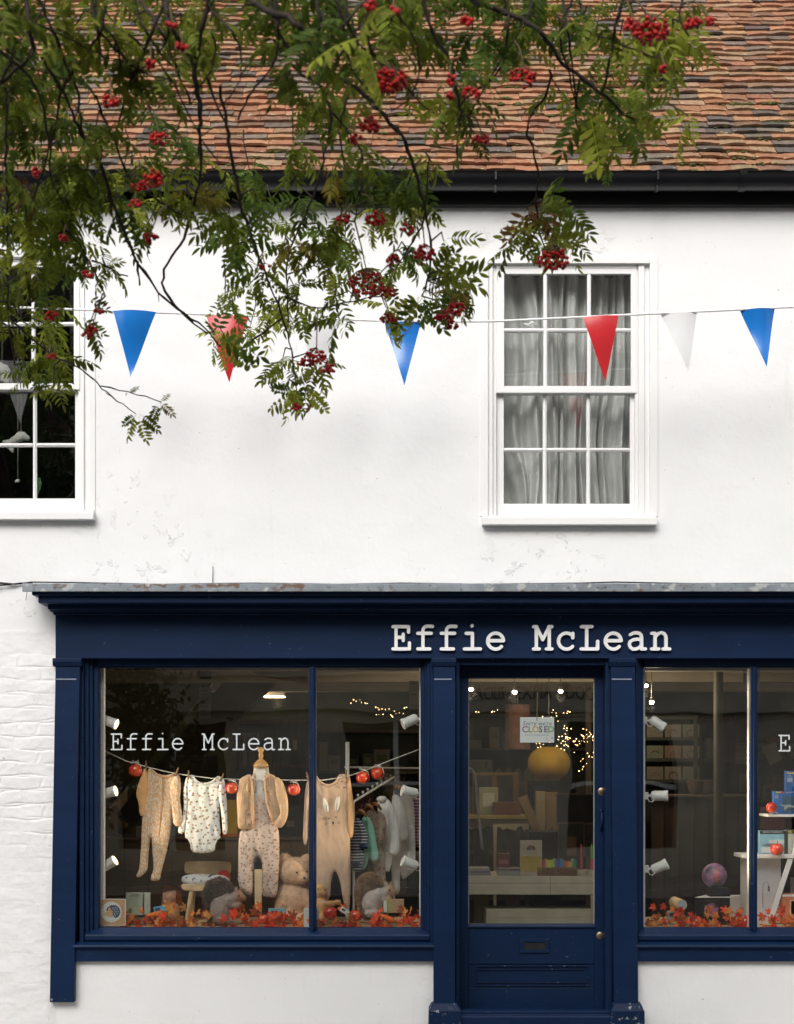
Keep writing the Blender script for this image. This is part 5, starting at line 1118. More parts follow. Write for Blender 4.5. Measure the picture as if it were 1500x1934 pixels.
# posters and papers hung inside
def poster(label, Q, a0, b0, a1, b1, Y, c, lines=0, name='poster', cat='poster', lc=None, group=None):
    p0, p1 = ZP(Q, a0, b0, Y), ZP(Q, a1, b1, Y); t = thing(name, label, cat, ((p0[0] + p1[0]) / 2, Y, p1[2]), group)
    m = MB(); m.box(p0[0], p1[0], Y, Y + .003, p1[2], p0[2]); m.build('sheet', c, t)
    m = MB(); w_ = p1[0] - p0[0]; h_ = p0[2] - p1[2]; rx = random.Random(int(a0))
    for i in range(lines):
        z = p1[2] + h_ * (.12 + .76 * i / max(1, lines - 1)); m.box(p0[0] + w_ * .12, p0[0] + w_ * rx.uniform(.5, .88), Y - .001, Y, z, z + h_ * .03)
    if lines: m.build('print_line', lc or flat((.05, .045, .04), 'faint_print'), t)
    return t
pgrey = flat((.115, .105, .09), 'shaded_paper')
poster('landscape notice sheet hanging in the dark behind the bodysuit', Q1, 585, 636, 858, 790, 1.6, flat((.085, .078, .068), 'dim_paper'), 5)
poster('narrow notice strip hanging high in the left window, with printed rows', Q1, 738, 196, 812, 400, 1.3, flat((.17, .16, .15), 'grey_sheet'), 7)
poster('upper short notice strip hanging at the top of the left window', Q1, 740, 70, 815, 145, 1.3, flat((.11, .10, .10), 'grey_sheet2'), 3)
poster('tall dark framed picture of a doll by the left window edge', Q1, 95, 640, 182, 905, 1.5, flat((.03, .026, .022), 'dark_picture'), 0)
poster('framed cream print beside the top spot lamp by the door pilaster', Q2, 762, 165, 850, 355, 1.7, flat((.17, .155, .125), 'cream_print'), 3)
# white board fixed up by the ceiling and two strip lamps
t = thing('ceiling_board', 'pale slanted board fixed under the ceiling in the left window', 'board', P(520, 1290, 1.5)); m = MB(); a = P(474, 1262, 1.5); b = P(582, 1293, 1.5); m.prism([(a[0], a[2]), (b[0], a[2]), (b[0], b[2]), (a[0] + .05, b[2] + .06), (a[0], b[2] + .10)], 1.5, 1.52); m.build('panel', flat((.27, .22, .175), 'pale_board'), t)
M['panel'] = mat('ceiling_lamp_glow', (1, .74, .42), .5, 0, emit=6)
for (a0, a1, py, lb) in ((461, 475, 1314, 'short glowing ceiling lamp, the left one behind the window name'), (497, 535, 1315.5, 'long glowing ceiling lamp beside the short one behind the window name')):
    Y = (ZC - .12 - EYE) * F / (1450 - py) + CAMY; Y = min(Y, 5.6); z = Z(py, Y)
    t = thing('ceiling_lamp', lb, 'ceiling lamp', (X((a0 + a1) / 2, Y), Y, z), 'glowing ceiling lamps'); m = MB(); m.box(X(a0, Y), X(a1, Y), Y, Y + .25, z, z + .008); m.build('diffuser', M['panel'], t)
    L = bpy.data.lights.new('lamp', 'POINT'); L.energy = 6; L.color = (1, .76, .48); L.shadow_soft_size = .05; lo = bpy.data.objects.new('lamp', L); COL.objects.link(lo); lo.parent = t; lo.location = (0, .1, -.05)
    m = MB(); m.box(X(a0, Y) - .01, X(a1, Y) + .01, Y - .01, Y + .26, z + .008, z + .035); m.box(X((a0 + a1) / 2, Y) - .01, X((a0 + a1) / 2, Y) + .01, Y + .1, Y + .12, z + .035, ZC); m.build('housing', M['white'], t)
# dark shelving with boxes behind, left and centre
def shelves(label, x0, x1, Y, zs_, mt, group=None, seed=1, fill=None, d=.28, back=True):
    t = thing('shelf_unit', label, 'shelves', ((x0 + x1) / 2, Y, 0), group); m = MB()
    m.box(x0, x0 + .03, Y, Y + d, 0, zs_[-1] + .03); m.box(x1 - .03, x1, Y, Y + d, 0, zs_[-1] + .03); m.build('upright', mt, t)
    for z in zs_: m = MB(); m.box(x0 + .03, x1 - .03, Y, Y + d, z, z + .022); m.build('shelf', mt, t)
    if back: m = MB(); m.box(x0 + .03, x1 - .03, Y + d, Y + d + .02, 0, zs_[-1] + .03); m.build('back_panel', M['green'], t)
    return t
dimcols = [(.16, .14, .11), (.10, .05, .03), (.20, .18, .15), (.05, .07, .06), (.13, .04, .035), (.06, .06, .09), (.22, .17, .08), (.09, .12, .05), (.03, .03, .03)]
ORD = ['', 'first', 'second', 'third', 'fourth', 'fifth', 'sixth', 'seventh', 'eighth', 'ninth', 'tenth', 'eleventh', 'twelfth', 'thirteenth', 'fourteenth', 'fifteenth', 'sixteenth', 'seventeenth', 'eighteenth', 'nineteenth', 'twentieth', 'twenty-first', 'twenty-second']
def stock(x0, x1, Y, zs_, hmax, seed, where, step=.085):
    """cards, books and boxes standing on shelves, each one a thing"""
    rs = random.Random(seed)
    for zi, z in enumerate(zs_):
        x = x0 + rs.uniform(0, .05); n = 0
        while x < x1 - .05:
            w_ = rs.uniform(.045, step * 1.9); h_ = rs.uniform(.45, 1) * hmax; dcol = dimcols[rs.randrange(len(dimcols))]
            if x + w_ > x1: break
            if rs.random() < .88:
                n += 1
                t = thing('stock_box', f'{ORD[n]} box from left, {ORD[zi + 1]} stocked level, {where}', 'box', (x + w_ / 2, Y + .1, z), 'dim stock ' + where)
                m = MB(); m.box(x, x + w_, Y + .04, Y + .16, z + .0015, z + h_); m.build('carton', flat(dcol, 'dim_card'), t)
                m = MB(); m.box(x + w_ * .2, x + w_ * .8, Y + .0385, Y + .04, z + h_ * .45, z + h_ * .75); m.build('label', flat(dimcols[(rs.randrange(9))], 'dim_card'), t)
            x += w_ + rs.uniform(.004, .05)
zl = [.5, .85, 1.2, 1.55, 1.9]
shelves('dark tall shelf unit far behind the washing line', X(590, 4.6), X(800, 4.6), 4.6, zl, flat((.12, .10, .07), 'shelf_paint'))
stock(X(590, 4.6) + .04, X(800, 4.6) - .04, 4.6, [z + .022 for z in zl[:-1]], .25, 5, 'on the tall shelves behind the clothes rack')
shelves('tall brown shelf unit in the gloom behind the mannequin', X(440, 3.4), X(590, 3.4), 3.4, [.4, .8, 1.2, 1.6, 1.95], flat((.09, .06, .04), 'brown_shelf'))
stock(X(440, 3.4) + .04, X(590, 3.4) - .04, 3.4, [.822, 1.222, 1.622], .28, 6, 'on the brown shelves behind the mannequin')
# sloping stair underside and a diagonal wedge in a paler colour behind the left pane
t = thing('staircase', 'sloping enclosed staircase in the gloom behind the left pane', 'staircase', (X(300, 3), 3.0, 0))
m = MB(); yy = 2.9; m.prism([(X(170, yy), Z(1600, yy)), (X(210, yy), Z(1600, yy)), (X(520, yy), Z(1290, yy)), (X(420, yy), Z(1290, yy))], yy, yy + .12); m.build('string_board', flat((.05, .035, .025), 'dark_string'), t)
m = MB(); m.prism([(X(150, yy), Z(1590, yy)), (X(400, yy), Z(1290, yy)), (X(150, yy), Z(1290, yy))], yy + .05, yy + .1); m.build('wedge_panel', flat((.115, .095, .065), 'olive_wedge'), t)
m = MB()
for i in range(11): x_ = X(430 + i * 16, yy); z_ = Z(1380, yy) ; m.box(x_, x_ + .012, yy + .2, yy + .22, .3, Z(1410 - i * 9, yy))
m.build('baluster', flat((.04, .03, .022), 'dark_spindle'), t)

# ================================================================ through the door
# closed sign on its string
YS = .165
t = thing('closed_sign', 'white closed sign hung by a string inside the door glass', 'sign', P(1016, 1403, YS))
m = MB(); a, b = P(982.5, 1354.5, YS), P(1047, 1402.5, YS); m.box(a[0], b[0], YS, YS + .003, b[2], a[2]); m.build('board', mat('sign_white', (.72, .76, .76), .5, .03, 20), t, bevel=.0008)
m = MB(); m.tube([P(1014.5, 1280, YS + .002), P(1015, 1320, YS), P(1014, 1361, YS - .002)], .0022, 6); m.build('string', mat('gold_string', (.30, .19, .07), .7, .2, 50), t)
px_ = (a[0] + b[0]) / 2; zz_ = a[2]; s1 = S(1, YS)
txt('Sorry we\'re', s1 * 11.5, px_, Z(1366.5, YS), YS - .0007, flat((.12, .14, .18), 'sign_grey'), t, 'lettering', .0003, shear=.15)
cols_ = [(.20, .10, .22), (.13, .33, .08), (.70, .42, .06), (.04, .07, .10), (.16, .09, .20), (.16, .36, .10)]
for i, (ch, c_) in enumerate(zip('CLOSED', cols_)): txt(ch, s1 * 16.5, X(991.5 + i * 9.9, YS), Z(1378, YS), YS - .0007, flat(c_, 'sign_colour'), t, 'sign_letter', .0003, bold=s1 * .28)
txt('but online always welcome', s1 * 4.2, px_, Z(1388, YS), YS - .0007, flat((.15, .16, .18), 'sign_grey2'), t, 'lettering', .0002)
txt('e', s1 * 8, X(1043, YS), Z(1393.5, YS), YS - .0007, flat((.04, .09, .16), 'sign_navy'), t, 'lettering', .0003, tilt=.5); txt('x', s1 * 6, X(1033, YS), Z(1396, YS), YS - .0007, flat((.35, .10, .12), 'sign_red'), t, 'lettering', .0003)
# counter just inside
KY2 = 1.15
t = thing('shop_counter', 'cream panelled counter just inside the glazed door', 'counter', (X(1010, KY2), KY2, 0))
m = MB(); m.box(X(870, KY2), X(1190, KY2), KY2, KY2 + .5, Z(1690, KY2), Z(1655, KY2)); m.build('top_board', M['cream'], t, bevel=.004)
m = MB(); m.box(X(870, KY2), X(1190, KY2), KY2 - .001, KY2, Z(1668.5, KY2), Z(1667.5, KY2)); m.box(X(1039, KY2), X(1040, KY2), KY2 - .0012, KY2 - .0002, Z(1689, KY2), Z(1656, KY2)); m.build('board_joint', flat((.10, .09, .06), 'joint_shade'), t)
m = MB(); m.box(X(1117, KY2), X(1130, KY2), KY2 + .01, KY2 + .05, 0, Z(1690, KY2)); m.box(X(872, KY2), X(884, KY2), KY2 + .01, KY2 + .05, 0, Z(1690, KY2)); m.build('leg', M['cream'], t)
m = MB(); m.box(X(919, KY2), X(1117, KY2), KY2 + .02, KY2 + .3, 0, Z(1718, KY2)); m.box(X(932, KY2), X(1112, KY2), KY2 + .017, KY2 + .02, Z(1733, KY2), Z(1731.5, KY2)); m.build('lower_panel', M['cream'], t, bevel=.002)
ZK = Z(1655, KY2) + .001
def kbox(label, a0, b0, a1, b1, dy, d, c, parts=(), **k): return carton(label, (lambda p: p), a0, b0, a1, b1, KY2 + dy, d, c, floor=ZK, parts=parts, **k)
book_w = flat((.25, .24, .23), 'white_book'); book_p = flat((.18, .15, .18), 'mauve_book')
for i, (h_, c_) in enumerate(((4.5, book_w), (4.5, book_p), (5, book_w))):
    z0 = ZK + S(sum((4.6, 4.6, 5.1)[:i]), KY2 + .05); t = thing('stacked_book', ['lowest', 'middle', 'top'][i] + ' book of the pile at the left end of the counter', 'book', (X(907, KY2 + .05), KY2 + .05, z0), 'book piles on the counter'); m = MB(); m.box(X(888, KY2 + .05), X(927 - i, KY2 + .05), KY2 + .05, KY2 + .22, z0, z0 + S(h_, KY2)); m.build('cover', c_, t, bevel=.001)
for i, (h_, c_) in enumerate(((9, book_w), (4, flat((.14, .13, .13), 'grey_book')))):
    z0 = ZK + S([0, 9.3][i], KY2 + .05); t = thing('stacked_book', ['thick white book lying', 'thin grey book lying on the thick white one'][i] + ' beside the pile on the counter', 'book', (X(960, KY2 + .05), KY2 + .05, z0), 'book piles on the counter'); m = MB(); m.box(X(941, KY2 + .05), X(983, KY2 + .05), KY2 + .05, KY2 + .22, z0, z0 + S(h_, KY2)); m.build('cover', c_, t, bevel=.001)
kbox('small red and white tin standing on the counter books', 940, 1612, 963, 1640, .16, .06, flat((.16, .05, .05), 'red_tin'), parts=(('label', .1, .5, .9, .7, flat((.3, .12, .12), 'pink_label')),), name='tin', cat='tin')
t, r_ = kbox('boxed rainbow greeting card with yellow lower half on the counter', 982.5, 1587, 1024, 1655, .03, .02, flat((.36, .31, .23), 'card_cream'), name='boxed_card', cat='card', parts=(('yellow_half', .02, .12, .98, .55, flat((.34, .24, .03), 'yellow_half')),))
for k_, c_ in enumerate(((.12, .03, .03), (.2, .08, .03), (.06, .05, .09))):
    m = MB(); rad = S(7.5 - 2 * k_, r_[4]); cxx, czz = (r_[0] + r_[1]) / 2, Z(1605, r_[4]); m.tube([(cxx + rad * math.cos(R(a)), r_[4] - .001, czz + rad * math.sin(R(a))) for a in range(0, 181, 15)], S(.8, r_[4]), 5); m.build('rainbow_band', flat(c_, 'rainbow'), t, smooth=True)
# basket of crayon-bright pens
t = thing('pen_basket', 'small wicker basket of bright highlighter pens on the counter', 'basket', (X(1055, KY2 + .05), KY2 + .05, ZK))
bx0, bx1, bz0, bz1 = X(1015, KY2 + .03), X(1090, KY2 + .03), ZK, Z(1638, KY2 + .03)
m = MB(); yb0 = KY2 + .03
for i in range(5):
    z = bz0 + (bz1 - bz0) * (i + .5) / 5
    for k_ in range(26):
        x_ = bx0 + (bx1 - bx0) * k_ / 26; m.tube([(x_, yb0 + .004 * ((k_ + i) % 2), z), (x_ + (bx1 - bx0) / 26, yb0 + .004 * ((k_ + i + 1) % 2), z)], (bz1 - bz0) / 9, 5)
m.box(bx0, bx1, yb0 + .006, yb0 + .10, bz0, bz1 - .004); m.build('wicker', mat('wicker', (.17, .085, .04), .7, .3, 80), t, smooth=True)
pc_ = [(.60, .04, .20), (.60, .05, .25), (.55, .62, .05), (.5, .62, .05), (.05, .12, .35), (.06, .2, .4), (.65, .15, .03), (.62, .5, .03), (.02, .3, .25)]
rs = random.Random(4)
for i in range(22):
    x_ = bx0 + (bx1 - bx0) * (i + .5) / 22 + rs.uniform(-.003, .003); c_ = pc_[int(i / 22 * 9)]; yy = yb0 + .02 + rs.random() * .05; top = bz1 + S(rs.uniform(8, 15), KY2)
    t2 = thing('highlighter_pen', f'{["pink", "magenta", "lime", "yellow", "navy", "blue", "orange", "amber", "teal"][int(i / 22 * 9)]} pen, {ORD[i + 1]} from the left in the wicker basket on the counter', 'pen', (x_, yy, bz1 - .01), 'highlighter pens in the wicker basket')
    m = MB(); m.tube([(x_, yy, bz1 - .03), (x_ + rs.uniform(-.004, .004), yy, top)], S(2.3, KY2), 8); m.build('barrel', flat(c_, 'pen_colour', .4), t2, smooth='auto')
    m = MB(); m.lathe([(S(2.0, KY2), 0), (S(1.2, KY2), .006)], (x_, yy, top), (0, 0, 1), 8); m.build('cap', flat(c_, 'pen_colour', .4), t2)
for px, w_, c1, c2, lb in ((1098, 4, (.42, .03, .06), (.42, .03, .06), 'tall crimson candle in a cream dish on the counter'), (1118, 5, (.10, .45, .05), (.55, .08, .14), 'green and pink candle in a cream dish at the counter end')):
    y_ = KY2 + .06; t = thing('candle', lb, 'candle', (X(px, y_), y_, ZK + .0), 'candles on the counter')
    m = MB(); m.lathe([(S(w_ * .6, y_), 0), (S(w_ * .55, y_), S(22, y_))], (X(px, y_), y_, ZK + S(10, y_)), (0, 0, 1), 12); m.build('wax', flat(c2, 'candle_wax'), t, smooth='auto')
    m = MB(); m.lathe([(S(w_ * .55, y_), 0), (S(w_ * .45, y_), S(24, y_)), (S(.8, y_), S(28, y_))], (X(px, y_), y_, ZK + S(32, y_)), (0, 0, 1), 12); m.build('upper_wax', flat(c1, 'candle_wax'), t, smooth='auto')
    m = MB(); m.lathe([(S(9, y_), 0), (S(11, y_), S(8, y_)), (S(11, y_), S(11, y_)), (S(9.5, y_), S(11, y_)), (S(8, y_), S(4, y_))], (X(px + 1, y_), y_, ZK), (0, 0, 1), 20); m.build('dish', M['cream'], t, smooth='auto')
# cream table with scalloped apron
TY = 2.5
t = thing('side_table', 'cream side table with a scalloped apron and yellow top, through the door', 'table', (X(945, TY), TY, 0))
m = MB(); m.box(X(880, TY), X(1002, TY), TY - .02, TY + .5, Z(1547, TY), Z(1540, TY)); m.build('table_top', mat('olive_yellow_paint', (.28, .22, .05), .5, .2, 8), t, bevel=.003)
ap = [(932, 1548), (998, 1548), (998, 1580), (990, 1570), (986, 1560), (978, 1562), (974, 1569), (966, 1567), (958, 1564), (950, 1568), (945, 1562), (938, 1562), (932, 1570)]
m = MB(); m.prism([(X(a, TY), Z(b, TY)) for a, b in ap], TY, TY + .02); ap2 = [(880, 1548), (931, 1548), (931, 1562), (920, 1560), (912, 1566), (900, 1563), (890, 1567), (880, 1560)]; m.prism([(X(a, TY), Z(b, TY)) for a, b in ap2], TY + .02, TY + .04); m.build('apron', M['cream'], t)
for a in (935, 995):
    m = MB(); m.prism([(X(a - 4, TY), Z(1548, TY)), (X(a + 4.5, TY), Z(1548, TY)), (X(a + 3, TY), Z(1600, TY)), (X(a + 2.5, TY), .0), (X(a - 2, TY), .0), (X(a - 2.5, TY), Z(1600, TY))], TY + .001, TY + .04); m.build('leg', M['cream'], t)
ZT2 = Z(1540, TY) + .001
idp = lambda p: p
def tb(label, a0, b0, a1, c, dy=.1, d=.06, **k): return carton(label, idp, a0, b0, a1, 1540, TY + dy, d, c, floor=ZT2, **k)
tb('pale green floral card standing on the yellow-topped table', 905, 1487, 941, flat((.21, .22, .13), 'floral_green'), parts=(('white_oval', .2, .3, .8, .8, flat((.36, .36, .32), 'oval')),), name='boxed_card', cat='card')
tb('russet brown basket box on the yellow-topped table', 932, 1515, 984, flat((.10, .032, .014), 'russet'), dy=.02, d=.1, name='basket_box', cat='box')
tb('ochre wooden pigeonhole frame behind the floral card', 893, 1459, 980, flat((.13, .075, .02), 'ochre_frame'), dy=.35, d=.05, name='frame_box', cat='frame', parts=(('dark_bay', .02, .05, .42, .93, dk), ('dark_bay', .52, .05, .88, .93, dk)))
for (a, b, c_, d_, lb, cc_) in ((978, 1505, 1014, 1570, 'leaning kraft wine box tilted to the left', (.20, .13, .05)), ):
    t = thing('kraft_box', lb, 'box', P(996, 1575, 2.3)); m = MB(); m.prism([(X(979, 2.3), Z(1508, 2.3)), (X(995, 2.3), Z(1501, 2.3)), (X(1020, 2.3), Z(1562, 2.3)), (X(1008, 2.3), Z(1572, 2.3))], 2.3, 2.36); m.build('carton', flat(cc_, 'kraft_tall'), t)
carton('upright pale kraft box right of the leaning one', idp, 1013, 1495, 1030, 1571, 2.32, .1, flat((.24, .19, .11), 'kraft_pale'), name='kraft_box')
carton('upright darker kraft box with a black clasp', idp, 1030.5, 1496, 1054, 1571, 2.34, .1, flat((.19, .12, .03), 'kraft_dark'), name='kraft_box', parts=(('clasp', .45, .04, .6, .12, dk),))
carton('black chest below the kraft boxes through the door', idp, 1000, 1571, 1060, 1655, 2.0, .4, flat((.006, .006, .007), 'black_chest'), name='chest', cat='chest', floor=0)
for (a0, b0, a1, b1, c_, lb) in ((1056, 1555, 1103, 1640, (.035, .05, .04), 'dark chalkboard with a pink label standing behind the candles'), (1104, 1556, 1135, 1618, (.05, .055, .05), 'second chalkboard with a pale wooden frame at the door edge'), (1052, 1500, 1140, 1554, (.02, .018, .018), 'dark cabinet front above the chalkboards')):
    t = poster(lb, idp, a0, b0, a1, b1, 1.9, flat(c_, 'chalkboard'), 4 if b0 > 1554 else 0, name='chalkboard', cat='board'); 
    fr_ = MB(); p0, p1 = P(a0, b0, 1.9), P(a1, b1, 1.9); fr_.box(p0[0] - .008, p1[0] + .002, 1.888, 1.9, p0[2] - .005, p0[2] + .008); fr_.box(p0[0] - .008, p0[0], 1.888, 1.9, p1[2], p0[2] - .005); fr_.build('frame', flat((.16, .12, .10), 'thin_frame'), t)
t = poster('dusty pink hanging tag in front of the dark chalkboard', idp, 1071, 1580, 1089, 1616, 1.8, flat((.17, .10, .08), 'pink_tag'), 0, name='hanging_tag', cat='tag')
for (x_, lb, c_, hh_) in ((905, 'brown curtain panel standing left below the table', (.11, .08, .025), 1648), (964, 'grey brown panel under the scalloped table', (.08, .065, .05), 1640)):
    carton(lb, idp, x_ - 9, 1568, x_ + 18, hh_, 2.9, .08, flat(c_, 'olive_cloth'), name='panel', cat='panel', floor=.2)
# silver cane-shaped tube at the left edge of the door glass
t = thing('metal_hoop', 'bent silver metal tube at the left edge of the door glass', 'hoop', P(905, 1640, .9)); m = MB(); m.tube([ZP(Q3, a, b, .9) for a, b in ((94, 755), (112, 765), (130, 800), (142, 870), (150, 1000), (165, 1130), (178, 1240), (182, 1310))], .0085, 8); m.build('tube', mat('brushed_metal', (.26, .25, .24), .35, .1, 20, metal=.5), t, smooth=True)
# hanging shades
LYa = 3.0
t = thing('drum_lampshade', 'unlit dusty rose drum lampshade hanging behind the closed sign', 'lampshade', P(978, 1415, LYa)); m = MB(); r_ = S(24, LYa); m.lathe([(r_, 0), (r_ * .98, S(84, LYa)), (r_ * .95, S(84, LYa)), (r_ * .96, .004)], P(978, 1415, LYa), (0, 0, 1), 32); m.build('shade', mat('rose_fabric', (.15, .075, .05), .8, .2, 30), t, smooth='auto')
m = MB(); m.tube([P(978, 1331, LYa), P(978, 1331, LYa) + (0, 0, .5)], .003, 6); m.build('flex', M['black'], t)
LYb = 2.6
t = thing('paper_lantern', 'round mustard yellow ribbed paper lantern hanging below the closed sign', 'lantern', P(1037, 1474, LYb)); r_ = S(40, LYb); m = MB(); pr_ = []
for i in range(41):
    a = math.pi * (.06 + .88 * i / 40); rr_ = math.sin(a) ** .8; pr_.append((r_ * rr_ * (1 + .012 * (i % 2)), -math.cos(a) * S(32, LYb)))
m.lathe(pr_, P(1037, 1442, LYb), (0, 0, 1), 32); m.build('paper_shade', mat('mustard_paper', (.40, .25, .012), .8, .15, 12, transl=.3), t, smooth=True)
m = MB(); m.tube([P(1037, 1411, LYb), P(1037, 1411, LYb) + (0, 0, .62)], .003, 6); m.build('flex', M['black'], t)
# green back shelf behind
SHY = 4.9
sx0, sx1 = X(868, SHY), X(1170, SHY)
shelves('wide dark green shelf unit at the back, seen through the door', sx0, sx1, SHY, [.45, .85, 1.2, Z(1417, SHY), 2.05], flat((.10, .115, .06), 'green_shelf'))
stock(sx0 + .05, sx0 + 1.0, SHY, [1.222, Z(1417, SHY) + .022], .26, 21, 'on the green shelves behind the rose lampshade')
stock(sx0 + .9, sx1 - .06, SHY, [.872, 1.222], .22, 22, 'on the green shelves behind the mustard lantern')
carton('pale box on the green shelf at the left edge of the door glass', idp, 887, 1397, 910, 1414, 4.85, .1, flat((.17, .17, .13), 'pale_box'))
carton('pale chest numbered one on the shelf behind the pigeonhole frame', idp, 887, 1435, 930, 1460, 4.4, .15, flat((.14, .15, .10), 'pale_chest'), parts=(('numeral', .68, .25, .78, .85, flat((.03, .07, .03), 'dark_green_numeral')),))
m = MB()
t = thing('picket_trim', 'row of pale pointed pickets along the shelf behind the lantern', 'trim', P(1000, 1470, 4.2))
for i in range(8): a = 925 + i * 18; m.prism([(X(a - 8, 4.2), Z(1475, 4.2)), (X(a + 8, 4.2), Z(1475, 4.2)), (X(a + 7, 4.2), Z(1457, 4.2)), (X(a, 4.2), Z(1449, 4.2)), (X(a - 7, 4.2), Z(1457, 4.2))], 4.2, 4.22)
m.build('pickets', flat((.11, .11, .07), 'dim_picket'), t)
m = MB(); m.box(X(1107, 3.6), X(1117, 3.6), 3.6, 3.66, 0, ZC); m.build('timber_post', flat((.10, .085, .06), 'post_brown'), None, label='slim brown timber post from floor to ceiling at the door glass right edge', cat='post')
# fairy lights
M['fairy'] = mat('fairy_glow', (1, .62, .26), .5, 0, emit=20)
def fairy(label, pts, Y, r):
    t = thing('fairy_lights', label, 'fairy lights', P(pts[0][0], pts[0][1], Y), 'strings of fairy lights'); m = MB(); m.tube([P(a, b, Y + .01 * math.sin(i * 3)) for i, (a, b) in enumerate(pts)], .0012, 4); m.build('wire', flat((.05, .03, .015), 'copper_wire'), t)
    m = MB(); m.ball((0, 0, 0), r, 8, 6); o0 = None
    for i, (a, b) in enumerate(pts):
        if o0 is None:
            m2 = MB(); m2.ball(P(a, b, Y), r, 8, 6); o0 = m2.build('bulb', M['fairy'], t)
            base = P(a, b, Y)
        else:
            o = o0.copy(); COL.objects.link(o); o.location = P(a, b, Y + .02 * math.sin(i * 5)) - base
rs = random.Random(12); fp = []
for cx_, cy_, sx_, sy_, n_ in ((1075, 1395, 14, 7, 24), (1105, 1385, 6, 6, 8), (1062, 1343, 14, 3, 8), (1045, 1352, 8, 5, 6), (1020, 1404, 5, 5, 9), (1068, 1412, 12, 6, 14), (1112, 1397, 5, 5, 8), (1115, 1425, 4, 6, 5), (1100, 1445, 9, 8, 7), (1070, 1375, 8, 5, 5)):
    fp += [(cx_ + rs.gauss(0, sx_ * 1.0), cy_ + rs.gauss(0, sy_ * 1.0)) for _ in range(n_)]
fairy('cloud of warm fairy lights tangled above the mustard lantern', fp, 3.4, .0021)
fairy('few warm fairy lights at the top left of the door glass', [(899, 1344.5), (904, 1345), (930, 1343), (934, 1344), (940, 1341), (929, 1345)], 3.4, .0021)
fp = [(663, 1328), (668, 1322), (673, 1324), (680, 1322), (683, 1326), (690, 1328), (694, 1329), (710, 1336), (714, 1337), (716, 1340), (722, 1339), (728, 1340), (735, 1339), (711, 1350), (716, 1350), (724, 1349), (740, 1352), (742, 1354), (748, 1348), (755, 1346), (762, 1348), (764, 1337), (768, 1336), (738, 1350), (745, 1343)]
fairy('warm fairy lights looped over the far shelves in the left window', fp, 3.6, .0019)
# ceiling spotlights
M['spotglow'] = mat('spot_glow', (1, .86, .62), .5, 0, emit=20)
for px, py, lb in ((972, 1307, 'bright round ceiling spotlight left of the sign string'), (1059, 1306, 'bright round ceiling spotlight right of the sign string'), (890, 1302, 'bright ceiling spotlight at the top left corner of the door glass'), (1220, 1295, 'bright ceiling spotlight, the upper one in the window right of the door'), (1231, 1326, 'bright ceiling spotlight, the lower one above the steep spot lamp')):
    Y = 2.0; p = P(px, py, Y); t = thing('ceiling_spotlight', lb, 'spotlight', p, 'glowing ceiling spotlights')
    m = MB(); m.ball(p, (.016, .016, .013), 14, 10); m.build('bulb', M['spotglow'], t, smooth=True)
    L = bpy.data.lights.new('lamp', 'POINT'); L.energy = 3.4; L.color = (1, .80, .55); L.shadow_soft_size = .03; lo = bpy.data.objects.new('lamp', L); COL.objects.link(lo); lo.parent = t; lo.location = (0, 0, -.04)
    m = MB(); m.lathe([(.010, .008), (.012, .03), (.003, .035), (.003, max(.08, ZC - p[2]))], p, (0, 0, 1), 16); m.build('housing', flat((.05, .04, .03), 'dark_stem'), t, smooth='auto')

# ================================================================ right-hand window
# moon lamp on its stand and box
GYy = .40
t = thing('levitating_globe', 'purple and orange galaxy globe lamp floating over a black base', 'globe lamp', ZP(Q4, 540, 1562, GYy))
w = mat('galaxy_print', (.17, .10, .17), .45, .5, 30, spec=.5); mixc(w, ntex(w, 16, .50, .66, 6, (1, 1, .45), off=(.3, 0, 0)), (.60, .13, .05)); mixc(w, ntex(w, 34, .50, .70, 6, off=(2, 1, 0)), (.35, .16, .40)); mixc(w, ntex(w, 22, .54, .66, 6, off=(7, 3, 0)), (.04, .055, .06)); M['galaxy'] = w
m = MB(); m.ball(ZP(Q4, 516, 1428, GYy), S(23.3, GYy), 40, 28); m.build('globe', M['galaxy'], t, smooth=True)
m = MB(); a, b = ZP(Q4, 478, 1512, GYy), ZP(Q4, 612, 1562, GYy); m.prism([(a[0], b[2]), (b[0], b[2]), (b[0], a[2] + .004), (a[0] + .004, a[2] + .01)], GYy - .04, GYy + .06); m.build('base', M['black_plastic'], t, bevel=.003)
t = thing('lamp_carton', 'black and white carton printed with a galaxy ball under the globe', 'box', ZP(Q4, 545, 1700, .36))
p0, p1, p2 = ZP(Q4, 384, 1572, .30), ZP(Q4, 618, 1720, .30), ZP(Q4, 706, 1562, .42); zt_ = p0[2]
m = MB(); m.add([(p0[0], .30, ZS), (p1[0], .30, ZS), (p1[0], .30, zt_), (p0[0], .30, zt_)], [(0, 1, 2, 3)]); m.build('front_face', mat('box_black', (.028, .026, .024), .35, .2, 10), t)
m = MB(); bk = (p2[0], .50)
m.add([(p1[0], .30, ZS), (bk[0], bk[1], ZS), (bk[0], bk[1], zt_), (p1[0], .30, zt_), (p0[0], .30, zt_), (p0[0] + (bk[0] - p1[0]), bk[1], zt_), (p0[0] + (bk[0] - p1[0]), bk[1], ZS), (p0[0], .30, ZS)], [(0, 1, 2, 3), (4, 3, 2, 5), (5, 2, 1, 6), (4, 5, 6, 7)]); m.build('white_sides', M['paper'], t)
m = MB(); cp = ZP(Q4, 500, 1652, .299); m.lathe([(S(13.2, .3), 0), (S(13.2, .3), .0006)], cp, (0, -1, 0), 36); m.build('printed_ball', M['galaxy'], t)
txt('LEVITATING', .011, (p0[0] + p1[0]) / 2, zt_ - .018, .2992, flat((.16, .14, .11), 'bronze_print'), t, 'lettering', .0002)
m = MB()
for i in range(5): u = .15 + .06 * i; 
